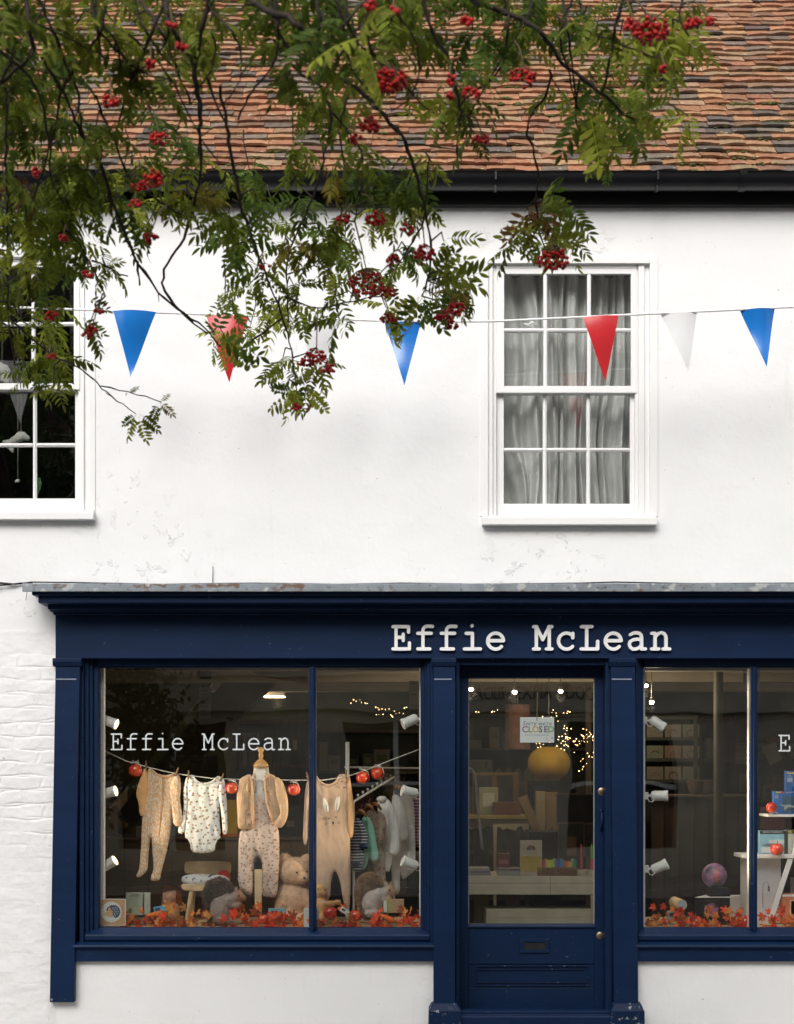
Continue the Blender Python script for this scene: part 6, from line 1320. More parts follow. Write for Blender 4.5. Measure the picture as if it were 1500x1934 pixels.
t2 = thing('wooden_tube_lamp', 'short tilted wooden tube with a white round end among leaves', 'lamp', ZP(Q4, 290, 1650, .3))
c0, c1 = ZP(Q4, 252, 1600, .36), ZP(Q4, 305, 1622, .26); dd = c1 - c0; m = MB(); m.lathe([(S(10.5, .3), 0), (S(10.5, .3), float(np.linalg.norm(dd)))], c0, tuple(dd), 28); m.build('barrel', M['wood'], t2, smooth='auto', bevel=.0)
m = MB(); m.lathe([(S(9.8, .3), 0), (S(9.8, .3), .002)], c1, tuple(dd), 28); m.build('end_disc', mat('pale_disc', (.42, .50, .50), .5, .05, 10), t2)
toypack('small pale packet half hidden in leaves under the wooden tube', Q4, 262, 1690, .2, 110, 60, flat((.32, .31, .28), 'pale_packet'), 0)
# trestle shelf with model kits
t = thing('trestle_shelf', 'white trestle shelf with a slanting leg in the right window', 'shelf', P(1440, 1740, .45))
TY2 = .34
m = MB(); a, b = ZP(Q4, 703, 1292, TY2), ZP(Q4, 1500, 1316, TY2); m.box(a[0], b[0], TY2, TY2 + .26, b[2], a[2]); m.build('board', M['white_paint'], t, bevel=.002)
m = MB(); a, b = ZP(Q4, 868, 1030, TY2), ZP(Q4, 1500, 1046, TY2); m.box(a[0], b[0], TY2 + .02, TY2 + .24, b[2], a[2]); m.build('upper_board', M['white_paint'], t, bevel=.002)
for (a_, b_, c_, d_, w_) in ((1012, 1318, 888, 1700, 9), (1080, 1046, 1040, 1292, 8), (1240, 1318, 1360, 1700, 9)):
    m = MB(); p0, p1 = ZP(Q4, a_, b_, TY2 + .02), ZP(Q4, c_, d_, TY2 + .02); e_ = S(w_ / 2, TY2); m.prism([(p0[0] - e_, p0[2]), (p0[0] + e_, p0[2]), (p1[0] + e_, p1[2]), (p1[0] - e_, p1[2])], TY2 + .01, TY2 + .03); m.build('leg', M['white_paint'], t)
zsh = ZP(Q4, 0, 1292, TY2)[2] + .001; zsu = ZP(Q4, 0, 1030, TY2)[2] + .001
blue = flat((.02, .10, .32), 'kit_blue'); sky_ = flat((.20, .40, .52), 'kit_sky')
t, r_ = carton('blue model kit box with a grey plane, front one on the upper shelf', Q4, 904, 878, 1250, 1030, TY2 + .05, .05, blue, name='model_kit', floor=zsu, group='model kit boxes', parts=(('picture', .17, .07, .95, .78, flat((.035, .08, .14), 'kit_sea')),))
m = MB(); x_, z_ = r_[0] + .045, r_[2] + .022; m.prism([(x_ - .012, z_ + .050 - .012), (x_ + .012, z_ + .040 - .01), (x_ + .05, z_ + .034), (x_ + .09, z_ + .02), (x_ + .10, z_ + .012), (x_ + .04, z_ + .020), (x_ + .02, z_ + .000), (x_ + .012, z_ + .002), (x_ + .018, z_ + .022), (x_ - .0, z_ + .026)], r_[4] - .0028, r_[4] - .0016); m.build('plane_picture', flat((.30, .34, .34), 'kit_grey'), t)
m = MB(); m.prism([(r_[0] + .045, r_[3] - .010), (r_[0] + .062, r_[3] - .010), (r_[0] + .062, r_[3] - .0035), (r_[0] + .045, r_[3] - .0035)], r_[4] - .0022, r_[4] - .0004); m.build('red_flash', flat((.5, .06, .06), 'kit_red'), t)
yl_ = flat((.75, .55, .02), 'kit_yellow'); wt = flat((.55, .57, .60), 'kit_white')
txt('Revell', .0125, r_[0] + .024, r_[3] - .007, r_[4] - .0016, yl_, t, 'lettering', .0003, shear=.3, bold=.0003); txt('1:72', .010, r_[0] + .016, r_[3] - .022, r_[4] - .0016, wt, t, 'lettering', .0003); txt('SEA HORNET', .008, r_[0] + .095, r_[3] - .007, r_[4] - .0016, wt, t, 'lettering', .0003)
m = MB()
for i in range(4): m.box(r_[0] + .006, r_[0] + .026, r_[4] - .0012, r_[4] - .0002, r_[3] - .030 - i * .004, r_[3] - .0285 - i * .004)
m.box(r_[0] + .006, r_[0] + .024, r_[4] - .0012, r_[4] - .0002, r_[2] + .006, r_[2] + .010); m.build('small_print', wt, t)
t, r_ = carton('blue model kit box standing behind the plane kit, partly out of frame', Q4, 984, 746, 1250, 1030, TY2 + .12, .05, blue, name='model_kit', floor=zsu, group='model kit boxes')
txt('Revell', .019, r_[0] + .026, r_[3] - .012, r_[4] - .0008, yl_, t, 'lettering', .0003, shear=.3, bold=.0004); txt('1:32', .014, r_[0] + .018, r_[3] - .030, r_[4] - .0008, wt, t, 'lettering', .0003)
m = MB()
for i in range(5): m.box(r_[0] + .006, r_[0] + .040, r_[4] - .0012, r_[4] - .0002, r_[3] - .044 - i * .0055, r_[3] - .0415 - i * .0055)
m.build('small_print', wt, t)
t, r_ = carton('model kit box with sky picture under a black title band, on the white shelf', Q4, 812, 1136, 983, 1292, TY2 + .06, .05, sky_, name='model_kit', floor=zsh, group='model kit boxes', parts=(('title_band', 0, .86, 1, 1, dk), ('cloud', .05, .05, .55, .30, flat((.5, .56, .58), 'kit_cloud')), ('cloud', .35, .45, .95, .62, flat((.45, .52, .55), 'kit_cloud2')), ('spine', .93, 0, 1, .86, dk)))
txt('BUILD A TORNADO', .0125, (r_[0] + r_[1]) / 2, r_[3] - .008, r_[4] - .002, wt, t, 'lettering', .0003)
m = MB(); m.prism([(r_[0] + .012, r_[2] + .05), (r_[0] + .05, r_[2] + .044), (r_[0] + .1, r_[2] + .052), (r_[0] + .13, r_[2] + .05), (r_[0] + .09, r_[2] + .062), (r_[0] + .04, r_[2] + .060)], r_[4] - .0026, r_[4] - .0014); m.build('plane_picture', flat((.12, .15, .18), 'kit_dark'), t)
t, r_ = carton('dark framed model kit box with yellow numerals at the right photo edge', Q4, 985, 1132, 1160, 1292, TY2 + .06, .05, flat((.38, .40, .38), 'kit_pale'), name='model_kit', floor=zsh, group='model kit boxes', parts=(('title_band', 0, .86, 1, 1, dk), ('spine', 0, 0, .06, .86, dk)))
txt('1:72', .016, r_[0] + .022, r_[3] - .010, r_[4] - .002, yl_, t, 'lettering', .0003, bold=.0003)
t, r_ = carton('dark red box with oval emblem on the shelf rungs below the plane kit', Q4, 845, 985, 978, 1128, .75, .12, flat((.06, .012, .014), 'maroon_box'))
t, r_ = carton('tall white carton printed with a hanging light bulb, under the white shelf', Q4, 727, 1316, 950, 1742, .42, .18, mat('bulb_box_white', (.60, .58, .60), .5, .04, 8), name='bulb_carton', floor=ZS)
cord = [(832, 1640), (832, 1500), (838, 1478), (852, 1468), (866, 1476), (871, 1500)]
m = MB(); m.tube([ZP(Q4, a, b, r_[4] - .001) for a, b in cord], .0014, 5); m.build('printed_cord', flat((.08, .07, .07), 'grey_print'), t, smooth=True)
br = flat((.14, .05, .04), 'maroon_print'); m = MB(); p = ZP(Q4, 871, 1500, r_[4]); m.box(p[0] - .006, p[0] + .006, p[1] - .0012, p[1], p[2] - .0125, p[2] + .001); m.box(p[0] - .0065, p[0] + .0065, p[1] - .0012, p[1], p[2] - .028, p[2] - .0145); m.build('printed_socket', br, t)
m = MB(); m.tube([(p[0] + .001 + .0095 * math.sin(a) * (1 if True else 0), p[1] - .0006, p[2] - .043 + .013 * math.cos(a)) for a in np.linspace(0, 2 * math.pi, 17)], .0006, 4); m.build('printed_bulb', flat((.30, .29, .30), 'bulb_line'), t)
txt('BULB', .009, r_[0] + .12, r_[3] - .022, r_[4] - .0008, flat((.25, .24, .25), 'light_grey_print'), t, 'lettering', .0002); txt('float & glow', .006, r_[0] + .12, r_[3] - .033, r_[4] - .0008, flat((.25, .24, .25), 'light_grey_print'), t, 'lettering', .0002)
t, r_ = carton('orange lamp box with a glowing white bar printed on it, right edge', Q4, 958, 1552, 1130, 1742, .36, .12, flat((.55, .20, .10), 'orange_box'), floor=ZS, parts=(('white_rim', 0, .93, 1, 1, M['paper']), ('printed_glow', .28, .28, .52, .82, flat((.70, .40, .25), 'pale_orange')), ('printed_bar', .34, .32, .46, .78, M['paper'])))
t = poster('pale paper card standing behind the orange lamp box', Q4, 1012, 1440, 1120, 1552, .62, flat((.38, .36, .33), 'pale_card'), 0, name='paper_card', cat='card')
# dark shelves of cards, table and bowls behind
RY2 = 2.8
shx0, shx1 = X(1205, RY2), X(1318, RY2); zc_ = [ZP(Q4, 0, b, RY2)[2] for b in (822, 684, 546)]
shelves('dark shelf unit showing three rows of greeting cards', shx0, shx1, RY2, [.4] + zc_ + [ZP(Q4, 0, 410, RY2)[2]], flat((.03, .035, .025), 'dark_rack'), d=.15)
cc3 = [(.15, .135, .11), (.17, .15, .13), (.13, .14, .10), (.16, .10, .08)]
for r3, z in enumerate(zc_):
    for c3 in range(3):
        x_ = X(1222 + c3 * 34, RY2); lb = f'{["bottom", "middle", "top"][r3]} row, {["left", "middle", "right"][c3]} greeting card on the dark card shelves'
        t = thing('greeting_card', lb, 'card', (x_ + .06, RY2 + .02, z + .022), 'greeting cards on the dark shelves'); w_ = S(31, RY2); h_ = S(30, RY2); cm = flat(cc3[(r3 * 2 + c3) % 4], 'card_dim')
        m = MB(); m.box(x_, x_ + w_, RY2 + .005, RY2 + .008, z + .0235, z + h_); m.build('sheet', cm, t)
        m = MB(); m.tube([(x_ + w_ / 2 + w_ * .25 * math.cos(a), RY2 + .0035, z + h_ * .45 + h_ * .22 * math.sin(a)) for a in np.linspace(.2 * r3, math.pi * (1 + .35 * c3), 12)], .0035, 5); m.build('motif', flat(dimcols[(r3 + c3) % 9], 'dim_card'), t, smooth=True)
m = MB(); m.lathe([(S(9, 1.9), 0), (S(9, 1.9), ZC)], (X(1357, 1.9), 1.9, 0), (0, 0, 1), 20); m.build('iron_column', flat((.10, .09, .075), 'column_paint'), None, smooth='auto', label='slender round grey-brown column standing behind the card shelves', cat='column')
t = thing('display_table', 'long dim brown cabinet table below the card shelves', 'cabinet', (X(1310, 2.2), 2.2, 0)); m = MB(); m.box(X(1252, 2.2), X(1420, 2.2), 2.2, 2.7, 0, ZP(Q4, 0, 915, 2.2)[2]); m.build('body', flat((.075, .052, .040), 'brown_cabinet'), t)
m = MB(); m.box(X(1222, 2.2), X(1425, 2.2), 2.18, 2.72, ZP(Q4, 0, 915, 2.2)[2], ZP(Q4, 0, 903, 2.2)[2]); m.build('table_top', flat((.14, .11, .085), 'brown_top'), t)
m = MB()
for i in range(6): x_ = X(1254 + i * 28, 2.2); m.box(x_, x_ + .006, 2.192, 2.199, .1, ZP(Q4, 0, 920, 2.2)[2])
m.build('door_joint', flat((.03, .022, .018), 'dark_joint'), t)
zt3 = ZP(Q4, 0, 903, 2.2)[2] + .001
for a, c_, r3, lb in ((395, (.10, .06, .035), 11, 'round tan dish leaning on the dim table'), (470, (.08, .05, .035), 10, 'darker clay bowl beside the tan dish on the dim table')):
    p = ZP(Q4, a, 0, 2.35); t = thing('clay_dish', lb, 'dish', (p[0], 2.35, zt3), 'dishes on the dim table'); m = MB(); m.lathe([(.03, 0), (.05, .03), (S(r3 * 1.6, 2.3), .10), (S(r3 * 1.5, 2.3), .105), (.045, .04)], (p[0], 2.35, zt3), (0, 0, 1), 24); m.build('bowl', flat(c_, 'clay'), t, smooth='auto')
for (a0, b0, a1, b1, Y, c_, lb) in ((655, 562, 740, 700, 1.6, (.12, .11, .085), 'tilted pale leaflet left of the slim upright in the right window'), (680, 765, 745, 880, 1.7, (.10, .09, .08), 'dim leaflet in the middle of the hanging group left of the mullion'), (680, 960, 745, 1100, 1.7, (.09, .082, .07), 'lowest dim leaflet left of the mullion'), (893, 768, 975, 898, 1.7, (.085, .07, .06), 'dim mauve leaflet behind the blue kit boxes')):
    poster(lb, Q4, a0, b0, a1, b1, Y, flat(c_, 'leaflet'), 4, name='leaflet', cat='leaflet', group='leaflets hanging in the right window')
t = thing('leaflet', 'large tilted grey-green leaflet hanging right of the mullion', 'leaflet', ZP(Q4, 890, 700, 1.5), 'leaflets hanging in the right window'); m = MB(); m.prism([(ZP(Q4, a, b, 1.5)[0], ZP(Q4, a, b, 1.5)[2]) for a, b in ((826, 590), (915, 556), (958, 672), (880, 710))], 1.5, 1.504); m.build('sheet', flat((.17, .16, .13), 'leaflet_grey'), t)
shelves('dark shelf unit on the far right, behind the hanging leaflets', X(1395, 4.2), X(1600, 4.2), 4.2, [.5, .9, 1.3, 1.65, 2.0], flat((.035, .03, .022), 'dark_rack2')); stock(X(1395, 4.2) + .04, X(1600, 4.2) - .04, 4.2, [.922, 1.322, 1.672], .24, 31, 'on the far right shelves')
shelves('brown shelf unit between the card shelves and the round column', X(1322, 4.4), X(1392, 4.4), 4.4, [.5, .9, 1.3, 1.65, 2.0], flat((.05, .035, .025), 'brown_rack')); stock(X(1322, 4.4) + .04, X(1392, 4.4) - .04, 4.4, [.922, 1.322, 1.672], .24, 32, 'on the brown shelves behind the round column')
t = poster('white framed notice at the top of the right window by the mullion', Q4, 700, 62, 812, 178, 1.0, flat((.30, .28, .25), 'notice_grey'), 3)

# ================================================================ ornaments in the left upper window
cl = mat('white_tissue', (.62, .61, .57), .9, .1, 20)
def tissue(label, pts, Y, fx):
    t = thing('paper_cloud', label, 'paper cloud', P(pts[0][0], pts[0][1] + 10, Y), 'white paper ornaments in the left upper window')
    blob('crumpled_paper', [E3(a, b, Y, r, r * .8) for a, b, r in pts], .010, cl, t, rough_=.008, rs=45, smooth_it=1)
    m = MB(); m.tube([P(pts[0][0], pts[0][1], Y), P(pts[0][0], 480, Y)], .0008, 4); m.build('thread', M['rope'], t)
tissue('large white crumpled paper bird on the meeting rail, cut by the photo edge', [(4, 700, 16), (-14, 712, 18), (14, 716, 12), (-4, 690, 10)], .16, 0)
tissue('white fluffy paper cloud hanging before the lower middle pane', [(40, 825, 12), (28, 830, 9), (18, 840, 9), (50, 828, 8), (12, 836, 8), (22, 850, 6)], .2, 0)
tissue('tiny white paper ball hanging in the lowest middle pane', [(34, 908, 5), (30, 911, 3)], .2, 0)
m = MB(); m.ball(P(118, 712, .15), (S(8), .02, S(13))); m.build('wooden_bird', flat((.42, .25, .13), 'tan_wood'), None, smooth=True, label='small tan egg-shaped ornament on the meeting rail of the left window', cat='ornament')
t = thing('potted_plant', 'single upright green leaf of a plant at the foot of the left window', 'plant', P(72, 938, .2)); m = MB(); m.prism([(X(a, .2), Z(b, .2)) for a, b in ((68, 936), (65, 915), (69, 903), (76, 902), (79, 912), (76, 925), (71, 936))], .2, .204); m.build('leaf', flat((.05, .12, .03), 'houseplant_green'), t); m = MB(); m.lathe([(.02, 0), (.028, .04), (.03, .045), (.02, .046)], P(72, 958, .2), (0, 0, 1), 16); m.build('pot', M['white'], t)

toyc = MB(); pc0, pc1 = ZP(Q2, 50, 1702, .14), ZP(Q2, 152, 1828, .14); t = thing('price_card', 'white price card standing at the foot of the mullion', 'card', (pc0[0], .14, ZS)); toyc.box(pc0[0], pc1[0], .135, .138, ZS, pc0[2]); toyc.build('sheet', flat((.55, .56, .54), 'off_white_card'), t)
m = MB()
for i in range(7): m.box(pc0[0] + .006, pc1[0] - .006 - .004 * (i % 3), .1342, .135, pc0[2] - .012 - i * .009, pc0[2] - .0105 - i * .009)
m.build('print_line', flat((.3, .3, .3), 'faint_grey'), t)
# ================================================================ bunting
BYY = -.55
def bl(px):   # cord height in photo pixels
    return 607 + (-.018 * (px - 750) if px < 750 else 0) * 0 + (587 - 607) * ((750 - px) / 540) ** 1.0 * (1 if px < 750 else 0) + (-(px - 930) * .048 if px > 930 else 0) - 0
ROOTB = thing('bunting', 'string of blue, red and white triangular pennants across the white wall', 'bunting', P(750, 607, BYY))
m = MB(); xs_ = np.linspace(-520, 2160, 76); m.tube([P(x_, bl(x_), BYY) for x_ in xs_], .0060, 6); m.build('cord', flat((.84, .84, .83), 'white_tape'), ROOTB, smooth=True)
pcol = {'blue': mat('blue_pennant', (.012, .19, .62), .22, .05, 5, spec=.7, transl=.12), 'red': mat('red_pennant', (.60, .028, .035), .22, .05, 5, spec=.6, transl=.15), 'white': mat('white_pennant', (.88, .88, .88), .5, .02, 5, transl=.45)}
def pennant(c, x0, x1, tipx, tipy, b=.02, top=None, lb=None):
    n = 14; V = []; p0 = P(x0, bl(x0) + 1, BYY); p1 = P(x1, bl(x1) + 1, BYY); tp = P(tipx, tipy, BYY - .01)
    for s_ in (0, .0008):
        for j in range(n + 1):
            v = j / n
            for i in range(n + 1):
                u = i / n; a = p0 + (p1 - p0) * u; q_ = a + (tp - a) * (v if v < 1 else .999)
                q_ = q_ + np.array([0, -b * math.sin(u * 3.0) * (1 - v) * math.cos(v * 2) - .015 * math.sin(v * 4 + x0) + s_, 0]); V.append(q_)
    N = (n + 1) ** 2; Fs = []
    for j in range(n):
        for i in range(n):
            k_ = j * (n + 1) + i; Fs.append((k_, k_ + n + 1, k_ + n + 2, k_ + 1)); Fs.append((k_ + N, k_ + N + 1, k_ + N + n + 2, k_ + N + n + 1))
    m = MB(); m.add(V, Fs); o = m.build('pennant', pcol[c], ROOTB, smooth=True); o['label'] = lb or f'{c} pennant'
pennant('white', -110, -30, -70, 700, .02); 
pennant('blue', 215, 296, 246, 711, .03, lb='blue pennant at the far left of the bunting')
pennant('red', 389, 470, 433, 722, .02, lb='red pennant half hidden by rowan leaves'); pennant('white', 560, 640, 603, 722, .02)
pennant('blue', 727, 795, 764, 729, .02, lb='blue pennant hanging below the middle of the tree'); pennant('red', 1100, 1168, 1144, 720, .02, lb='red pennant in front of the curtained window')
pennant('white', 1249, 1317, 1300, 703, .03); pennant('blue', 1399, 1464, 1447, 694, .035, lb='blue pennant at the right edge'); pennant('red', 1560, 1630, 1600, 690); pennant('white', 1715, 1785, 1752, 684); pennant('blue', 1870, 1940, 1908, 677); pennant('red', 2025, 2095, 2062, 670)
m = MB(); m.tube([P(990, 611, BYY), P(998, 614, BYY - .01), P(1006, 609, BYY - .02), P(1014, 613, BYY)], [.003, .008, .009, .004], 7); m.build('twisted_pennant', pcol['white'], ROOTB, smooth=True)

# ================================================================ the rowan tree
TREE = thing('rowan_tree', 'rowan tree with drooping feathery leaves and red berry clusters overhanging the shop', 'tree', (-3.7, -4.8, 0))
M['bark'] = mat('rowan_bark', (.045, .033, .024), .85, .35, 30, .5, 120)
def Dp(px, py):
    return -5.0 + 1.9 * min(max((py - 60) / 600, 0), 1) + (.35 if px > 900 else 0) + .25 * math.sin(px * .008) * math.cos(py * .006)
def bp(pts, r0, r1):
    out = []
    for k in range(len(pts) - 1):
        (a, b), (c, d) = pts[k], pts[k + 1]; n = max(2, int(math.hypot(c - a, d - b) / 14))
        for i in range(n): u = i / n; out.append((a + (c - a) * u, b + (d - b) * u))
    out.append(pts[-1])
    arr = np.array(out, float)
    for _ in range(3): arr[1:-1] = (arr[:-2] + arr[1:-1] * 2 + arr[2:]) / 4
    W3 = [P(a, b, Dp(a, b)) + (0, 0, 0) for a, b in arr]
    rj = np.random.default_rng(int(abs(pts[0][0]) * 7 + abs(pts[-1][1])))
    n = len(W3); rad = [r0 + (r1 - r0) * i / (n - 1) for i in range(n)]; rad = [r * (1 + .16 * float(rj.normal())) if True else r for r in rad]
    W3 = [w_ + rj.normal(0, .0022, 3) for w_ in W3]
    return W3, rad, arr
BR = [([(70, -10), (100, 55), (125, 120), (145, 165), (155, 255)], 5, 3), ([(50, -10), (53, 60), (70, 90), (43, 123), (-12, 170)], 7, 6), ([(262, -10), (297, 47), (320, 87), (360, 197)], 5, 3),
 ([(313, -10), (287, 67), (243, 160), (213, 267)], 5, 2), ([(313, 8), (330, 73), (367, 113), (370, 160), (377, 200), (380, 333), (350, 450), (298, 522), (338, 590), (392, 630)], 6, 2.5), ([(395, -10), (383, 50), (367, 133), (377, 205)], 7, 5.5),
 ([(452, -12), (500, 16), (560, 37), (590, 90), (617, 133), (677, 167), (717, 207), (767, 267), (787, 333), (801, 390), (815, 458), (812, 516), (796, 560)], 8, 2.5), ([(417, 165), (433, 267), (457, 400), (477, 446), (500, 516), (535, 601), (556, 690), (560, 745)], 5, 2),
 ([(520, -10), (527, 60), (527, 110), (483, 160), (450, 227)], 4.5, 2.5), ([(550, 123), (610, 167), (627, 207), (623, 260), (597, 360), (560, 440), (542, 490), (540, 535), (546, 608)], 4, 2), ([(630, 215), (665, 255), (687, 285), (684, 350), (670, 420)], 3.5, 2),
 ([(880, -8), (900, 8), (968, 24), (1016, 52), (1060, 116), (1100, 152), (1148, 180), (1172, 216), (1200, 225)], 8.5, 4), ([(1040, 130), (1040, 156), (1032, 180), (988, 240), (1008, 280), (1018, 340), (1012, 400), (1020, 444), (1030, 470)], 3.8, 2.2), ([(1060, -10), (1076, 80), (1092, 212)], 4.5, 2.5),
 ([(217, 395), (240, 450), (260, 500), (290, 543), (333, 580), (390, 620), (415, 655)], 4.5, 2), ([(155, 250), (190, 300), (217, 395)], 4, 4.2), ([(258, 495), (264, 540)], 3.5, 3), ([(90, 663), (140, 690), (167, 707), (190, 727), (197, 740), (257, 783)], 2.4, 1.4), ([(190, 727), (243, 740), (305, 760)], 2, 1.4), ([(20, 600), (60, 640), (90, 663)], 3, 2.4),
 ([(10, 160), (14, 400), (15, 600), (30, 690)], 3.5, 2.2), ([(-12, 85), (50, 133), (80, 190), (95, 280), (60, 380)], 4.5, 2.5), ([(80, 107), (120, 173), (153, 253), (200, 330), (210, 400)], 5, 3.5), ([(800, -8), (815, 60), (850, 110), (870, 200), (862, 300)], 6, 2.5), ([(700, -8), (690, 60), (700, 100), (745, 160)], 5, 2.5), ([(600, -8), (610, 60), (590, 95)], 4, 3),
 ([(1180, -8), (1160, 60), (1150, 130), (1140, 175)], 4.5, 3), ([(1290, -8), (1280, 40), (1300, 70)], 4, 2), ([(1100, 10), (1110, 60), (1190, 90), (1240, 110)], 4, 2), ([(180, 180), (245, 340), (300, 380), (350, 410)], 3.5, 2.2), ([(767, 272), (815, 275), (860, 285)], 3, 2), ([(812, 300), (800, 430), (770, 470), (745, 510)], 2.5, 2), ([(477, 446), (440, 470), (425, 430)], 2.5, 1.6), ([(535, 601), (480, 640), (440, 670)], 3, 1.8), ([(540, 560), (600, 590), (650, 570), (720, 560)], 2.6, 1.6), ([(120, 420), (175, 500), (200, 560)], 2.5, 1.6), ([(175, 490), (240, 522)], 2.6, 1.8),
 ([(313, 8), (300, -10)], 6, 6), ([(660, 165), (640, 250), (650, 320)], 3, 2), ([(1092, 150), (1085, 240), (1120, 290)], 3, 2), ([(1172, 216), (1220, 205)], 3, 2)]
allpts = []
rt = random.Random(41)
for k in range(26):      # bare, wandering twigs in the crown
    x_, y_ = rt.uniform(-20, 480) if k < 17 else rt.uniform(480, 1150), rt.choice((-10, -10, rt.uniform(20, 200))); an = R(rt.uniform(60, 120)); pts = [(x_, y_)]
    for q_ in range(rt.randint(4, 8)):
        an += rt.gauss(0, .38); x_ += 38 * math.cos(an); y_ += 38 * abs(math.sin(an)); pts.append((x_, y_))
    BR.append((pts, rt.uniform(3, 5), 1.6))
limb = [(-3.7, -4.8, 0), (-3.72, -4.78, 1.0), (-3.6, -4.75, 2.2), (-3.3, -4.8, 3.3), (-2.7, -4.9, 4.1), (-1.7, -5.0, 4.55), (-.6, -5.05, 4.75), (.4, -5.0, 4.9), (1.2, -4.9, 5.1)]
m = MB(); m.tube(limb[:4], [.16, .13, .115, .10], 14); m.build('trunk', M['bark'], TREE, smooth=True)
m = MB(); m.tube(limb[3:], [.10, .075, .06, .045, .032, .018], 12)
m.tube([limb[3], (-3.4, -4.2, 4.4), (-3.0, -3.6, 5.2), (-2.2, -3.2, 5.8)], [.08, .06, .04, .02], 10); m.tube([limb[2], (-4.2, -5.2, 3.2), (-4.8, -5.6, 4.4)], [.08, .06, .03], 10); m.build('limb', M['bark'], TREE, smooth=True)
lp = np.array(limb[3:])
for pts, a, b in BR:
    top = pts[0][1] <= 0
    W3, rad, arr = bp(pts, a, b); d0 = -(CAMY - W3[0][1]); d1 = -(CAMY - W3[-1][1]); n = len(W3)
    rad = [r * .5 * (d0 + (d1 - d0) * i / (n - 1)) / F * 1.4 for i, r in enumerate(rad)]
    for p, q_ in zip(W3, arr): allpts.append((p, q_))
    if top:
        p = W3[0]; tx = p[0] - .45 if p[0] > -2.4 else p[0]
        tgt = None
        for k in range(len(lp) - 1):
            for u in np.linspace(0, 1, 8):
                c = lp[k] + (lp[k + 1] - lp[k]) * u
                if tgt is None or abs(c[0] - tx) < abs(tgt[0] - tx): tgt = c
        mid = (p + tgt) / 2 + np.array([.12, 0, .06]); W3 = [tgt, (tgt + mid) / 2 + (0, 0, .02), mid, (mid + p) / 2 + (.02, 0, 0)] + W3; rad = [rad[0] * 1.6, rad[0] * 1.4, rad[0] * 1.2, rad[0] * 1.05] + rad
    m = MB(); m.tube(W3, rad, 7)
    # side spurs
    rs = random.Random(int(pts[0][0]))
    for i in range(6, len(W3) - 2, 5):
        if rs.random() < .45:
            dv = np.array([rs.gauss(0, 1), rs.gauss(0, .6), rs.gauss(-.3, .7)]); dv /= np.linalg.norm(dv); m.tube([W3[i], W3[i] + dv * .02, W3[i] + dv * .035 + (0, 0, .004)], [rad[i] * .6, rad[i] * .5, rad[i] * .35], 5)
    m.build('branch', M['bark'], TREE, smooth=True)
PTS = np.array([p for p, _ in allpts]); PPX = np.array([q_ for _, q_ in allpts])

# compound leaf: rachis with six or seven pairs of toothed leaflets
M['rowan'] = mat('rowan_leaf', None, .6, .15, 40, attr=True, transl=.42, spec=.18)
def leaf_template(npair, droop, seed):
    g = random.Random(seed); V = []; Fs = []; Cx = []
    def rach(t): return Vector((t, 0, -droop * t * t))
    # rachis strip (three-sided)
    base = len(V); n = 7
    for i in range(n):
        p = rach(i / (n - 1)); w_ = .009 * (1 - .5 * i / (n - 1))
        for k in range(3): a = 2 * math.pi * k / 3; V.append(p + Vector((0, math.cos(a) * w_, math.sin(a) * w_))); Cx.append(2.0)
    for i in range(n - 1):
        for k in range(3): Fs.append((base + i * 3 + k, base + i * 3 + (k + 1) % 3, base + i * 3 + 3 + (k + 1) % 3, base + i * 3 + 3 + k))
    def leaflet(o, d, L, wd, dr):
        d = d.normalized(); up = Vector((0, 0, 1)); s_ = d.cross(up).normalized(); nrm = s_.cross(d)
        b = len(V); sh = g.uniform(-.25, .25); cv = g.uniform(.7, 1.25)
        prof = [(0, .0), (.12, .55), (.3, .95), (.5, 1.0), (.7, .82), (.88, .42), (1, .0)]
        for u, w_ in prof:
            c = o + d * (u * L) - nrm * (dr * u * u * L)
            fold = .30 * w_ * wd
            if w_ == 0: V.append(c); Cx.append(cv)
            else:
                V.append(c + s_ * wd * w_ + nrm * (fold * (.6 + sh))); V.append(c); V.append(c - s_ * wd * w_ + nrm * (fold * (.6 - sh))); Cx.extend([cv, cv * .9, cv])
        # 0, (1,2,3),(4,5,6),(7..9),(10..12),(13..15),16
        Fs.extend([(b, b + 1, b + 2), (b, b + 2, b + 3)])
        for k in range(4): i0 = b + 1 + 3 * k; Fs.extend([(i0, i0 + 3, i0 + 4, i0 + 1), (i0 + 1, i0 + 4, i0 + 5, i0 + 2)])
        Fs.extend([(b + 13, b + 16, b + 14), (b + 14, b + 16, b + 15)])
    for i in range(npair):
        t = .24 + .70 * i / (npair - 1); o = rach(t); L = .36 * (1 - .45 * abs(t - .5)) * g.uniform(.85, 1.12)
        for s_ in (1, -1):
            an = R(g.uniform(52, 72)); d = Vector((math.cos(an), s_ * math.sin(an), -g.uniform(.05, .45))); leaflet(o, d, L, L * .17, g.uniform(.1, .6))
    leaflet(rach(1), Vector((1, g.uniform(-.2, .2), -2 * droop)), .33, .052, g.uniform(.1, .5))
    return np.array([tuple(v) for v in V]), Fs, np.array(Cx)
TPL = [leaf_template(rng.integers(5, 8), d, int(i)) for i, d in enumerate((.15, .3, .45, .25, .6, .05, .35, .5))]
LV, LF, LC, nl = [], [], [], [0]
gr = random.Random(77)
def leaf_at(base, az, el, roll, size, hue=None, tpl=None):
    V, Fs, Cx = TPL[tpl if tpl is not None else gr.randrange(len(TPL))]
    Rm = np.array((Matrix.Rotation(az, 3, 'Z') @ Matrix.Rotation(-el, 3, 'Y') @ Matrix.Rotation(roll, 3, 'X')))
    W3 = V @ Rm.T * size + base; c0 = hue if hue is not None else leaf_col()
    C = c0[None, :] * Cx[:, None]; LV.append(W3); LC.append(C); n = nl[0]
    LF.extend([tuple(i + n for i in f) for f in Fs]); nl[0] += len(V)
    return W3
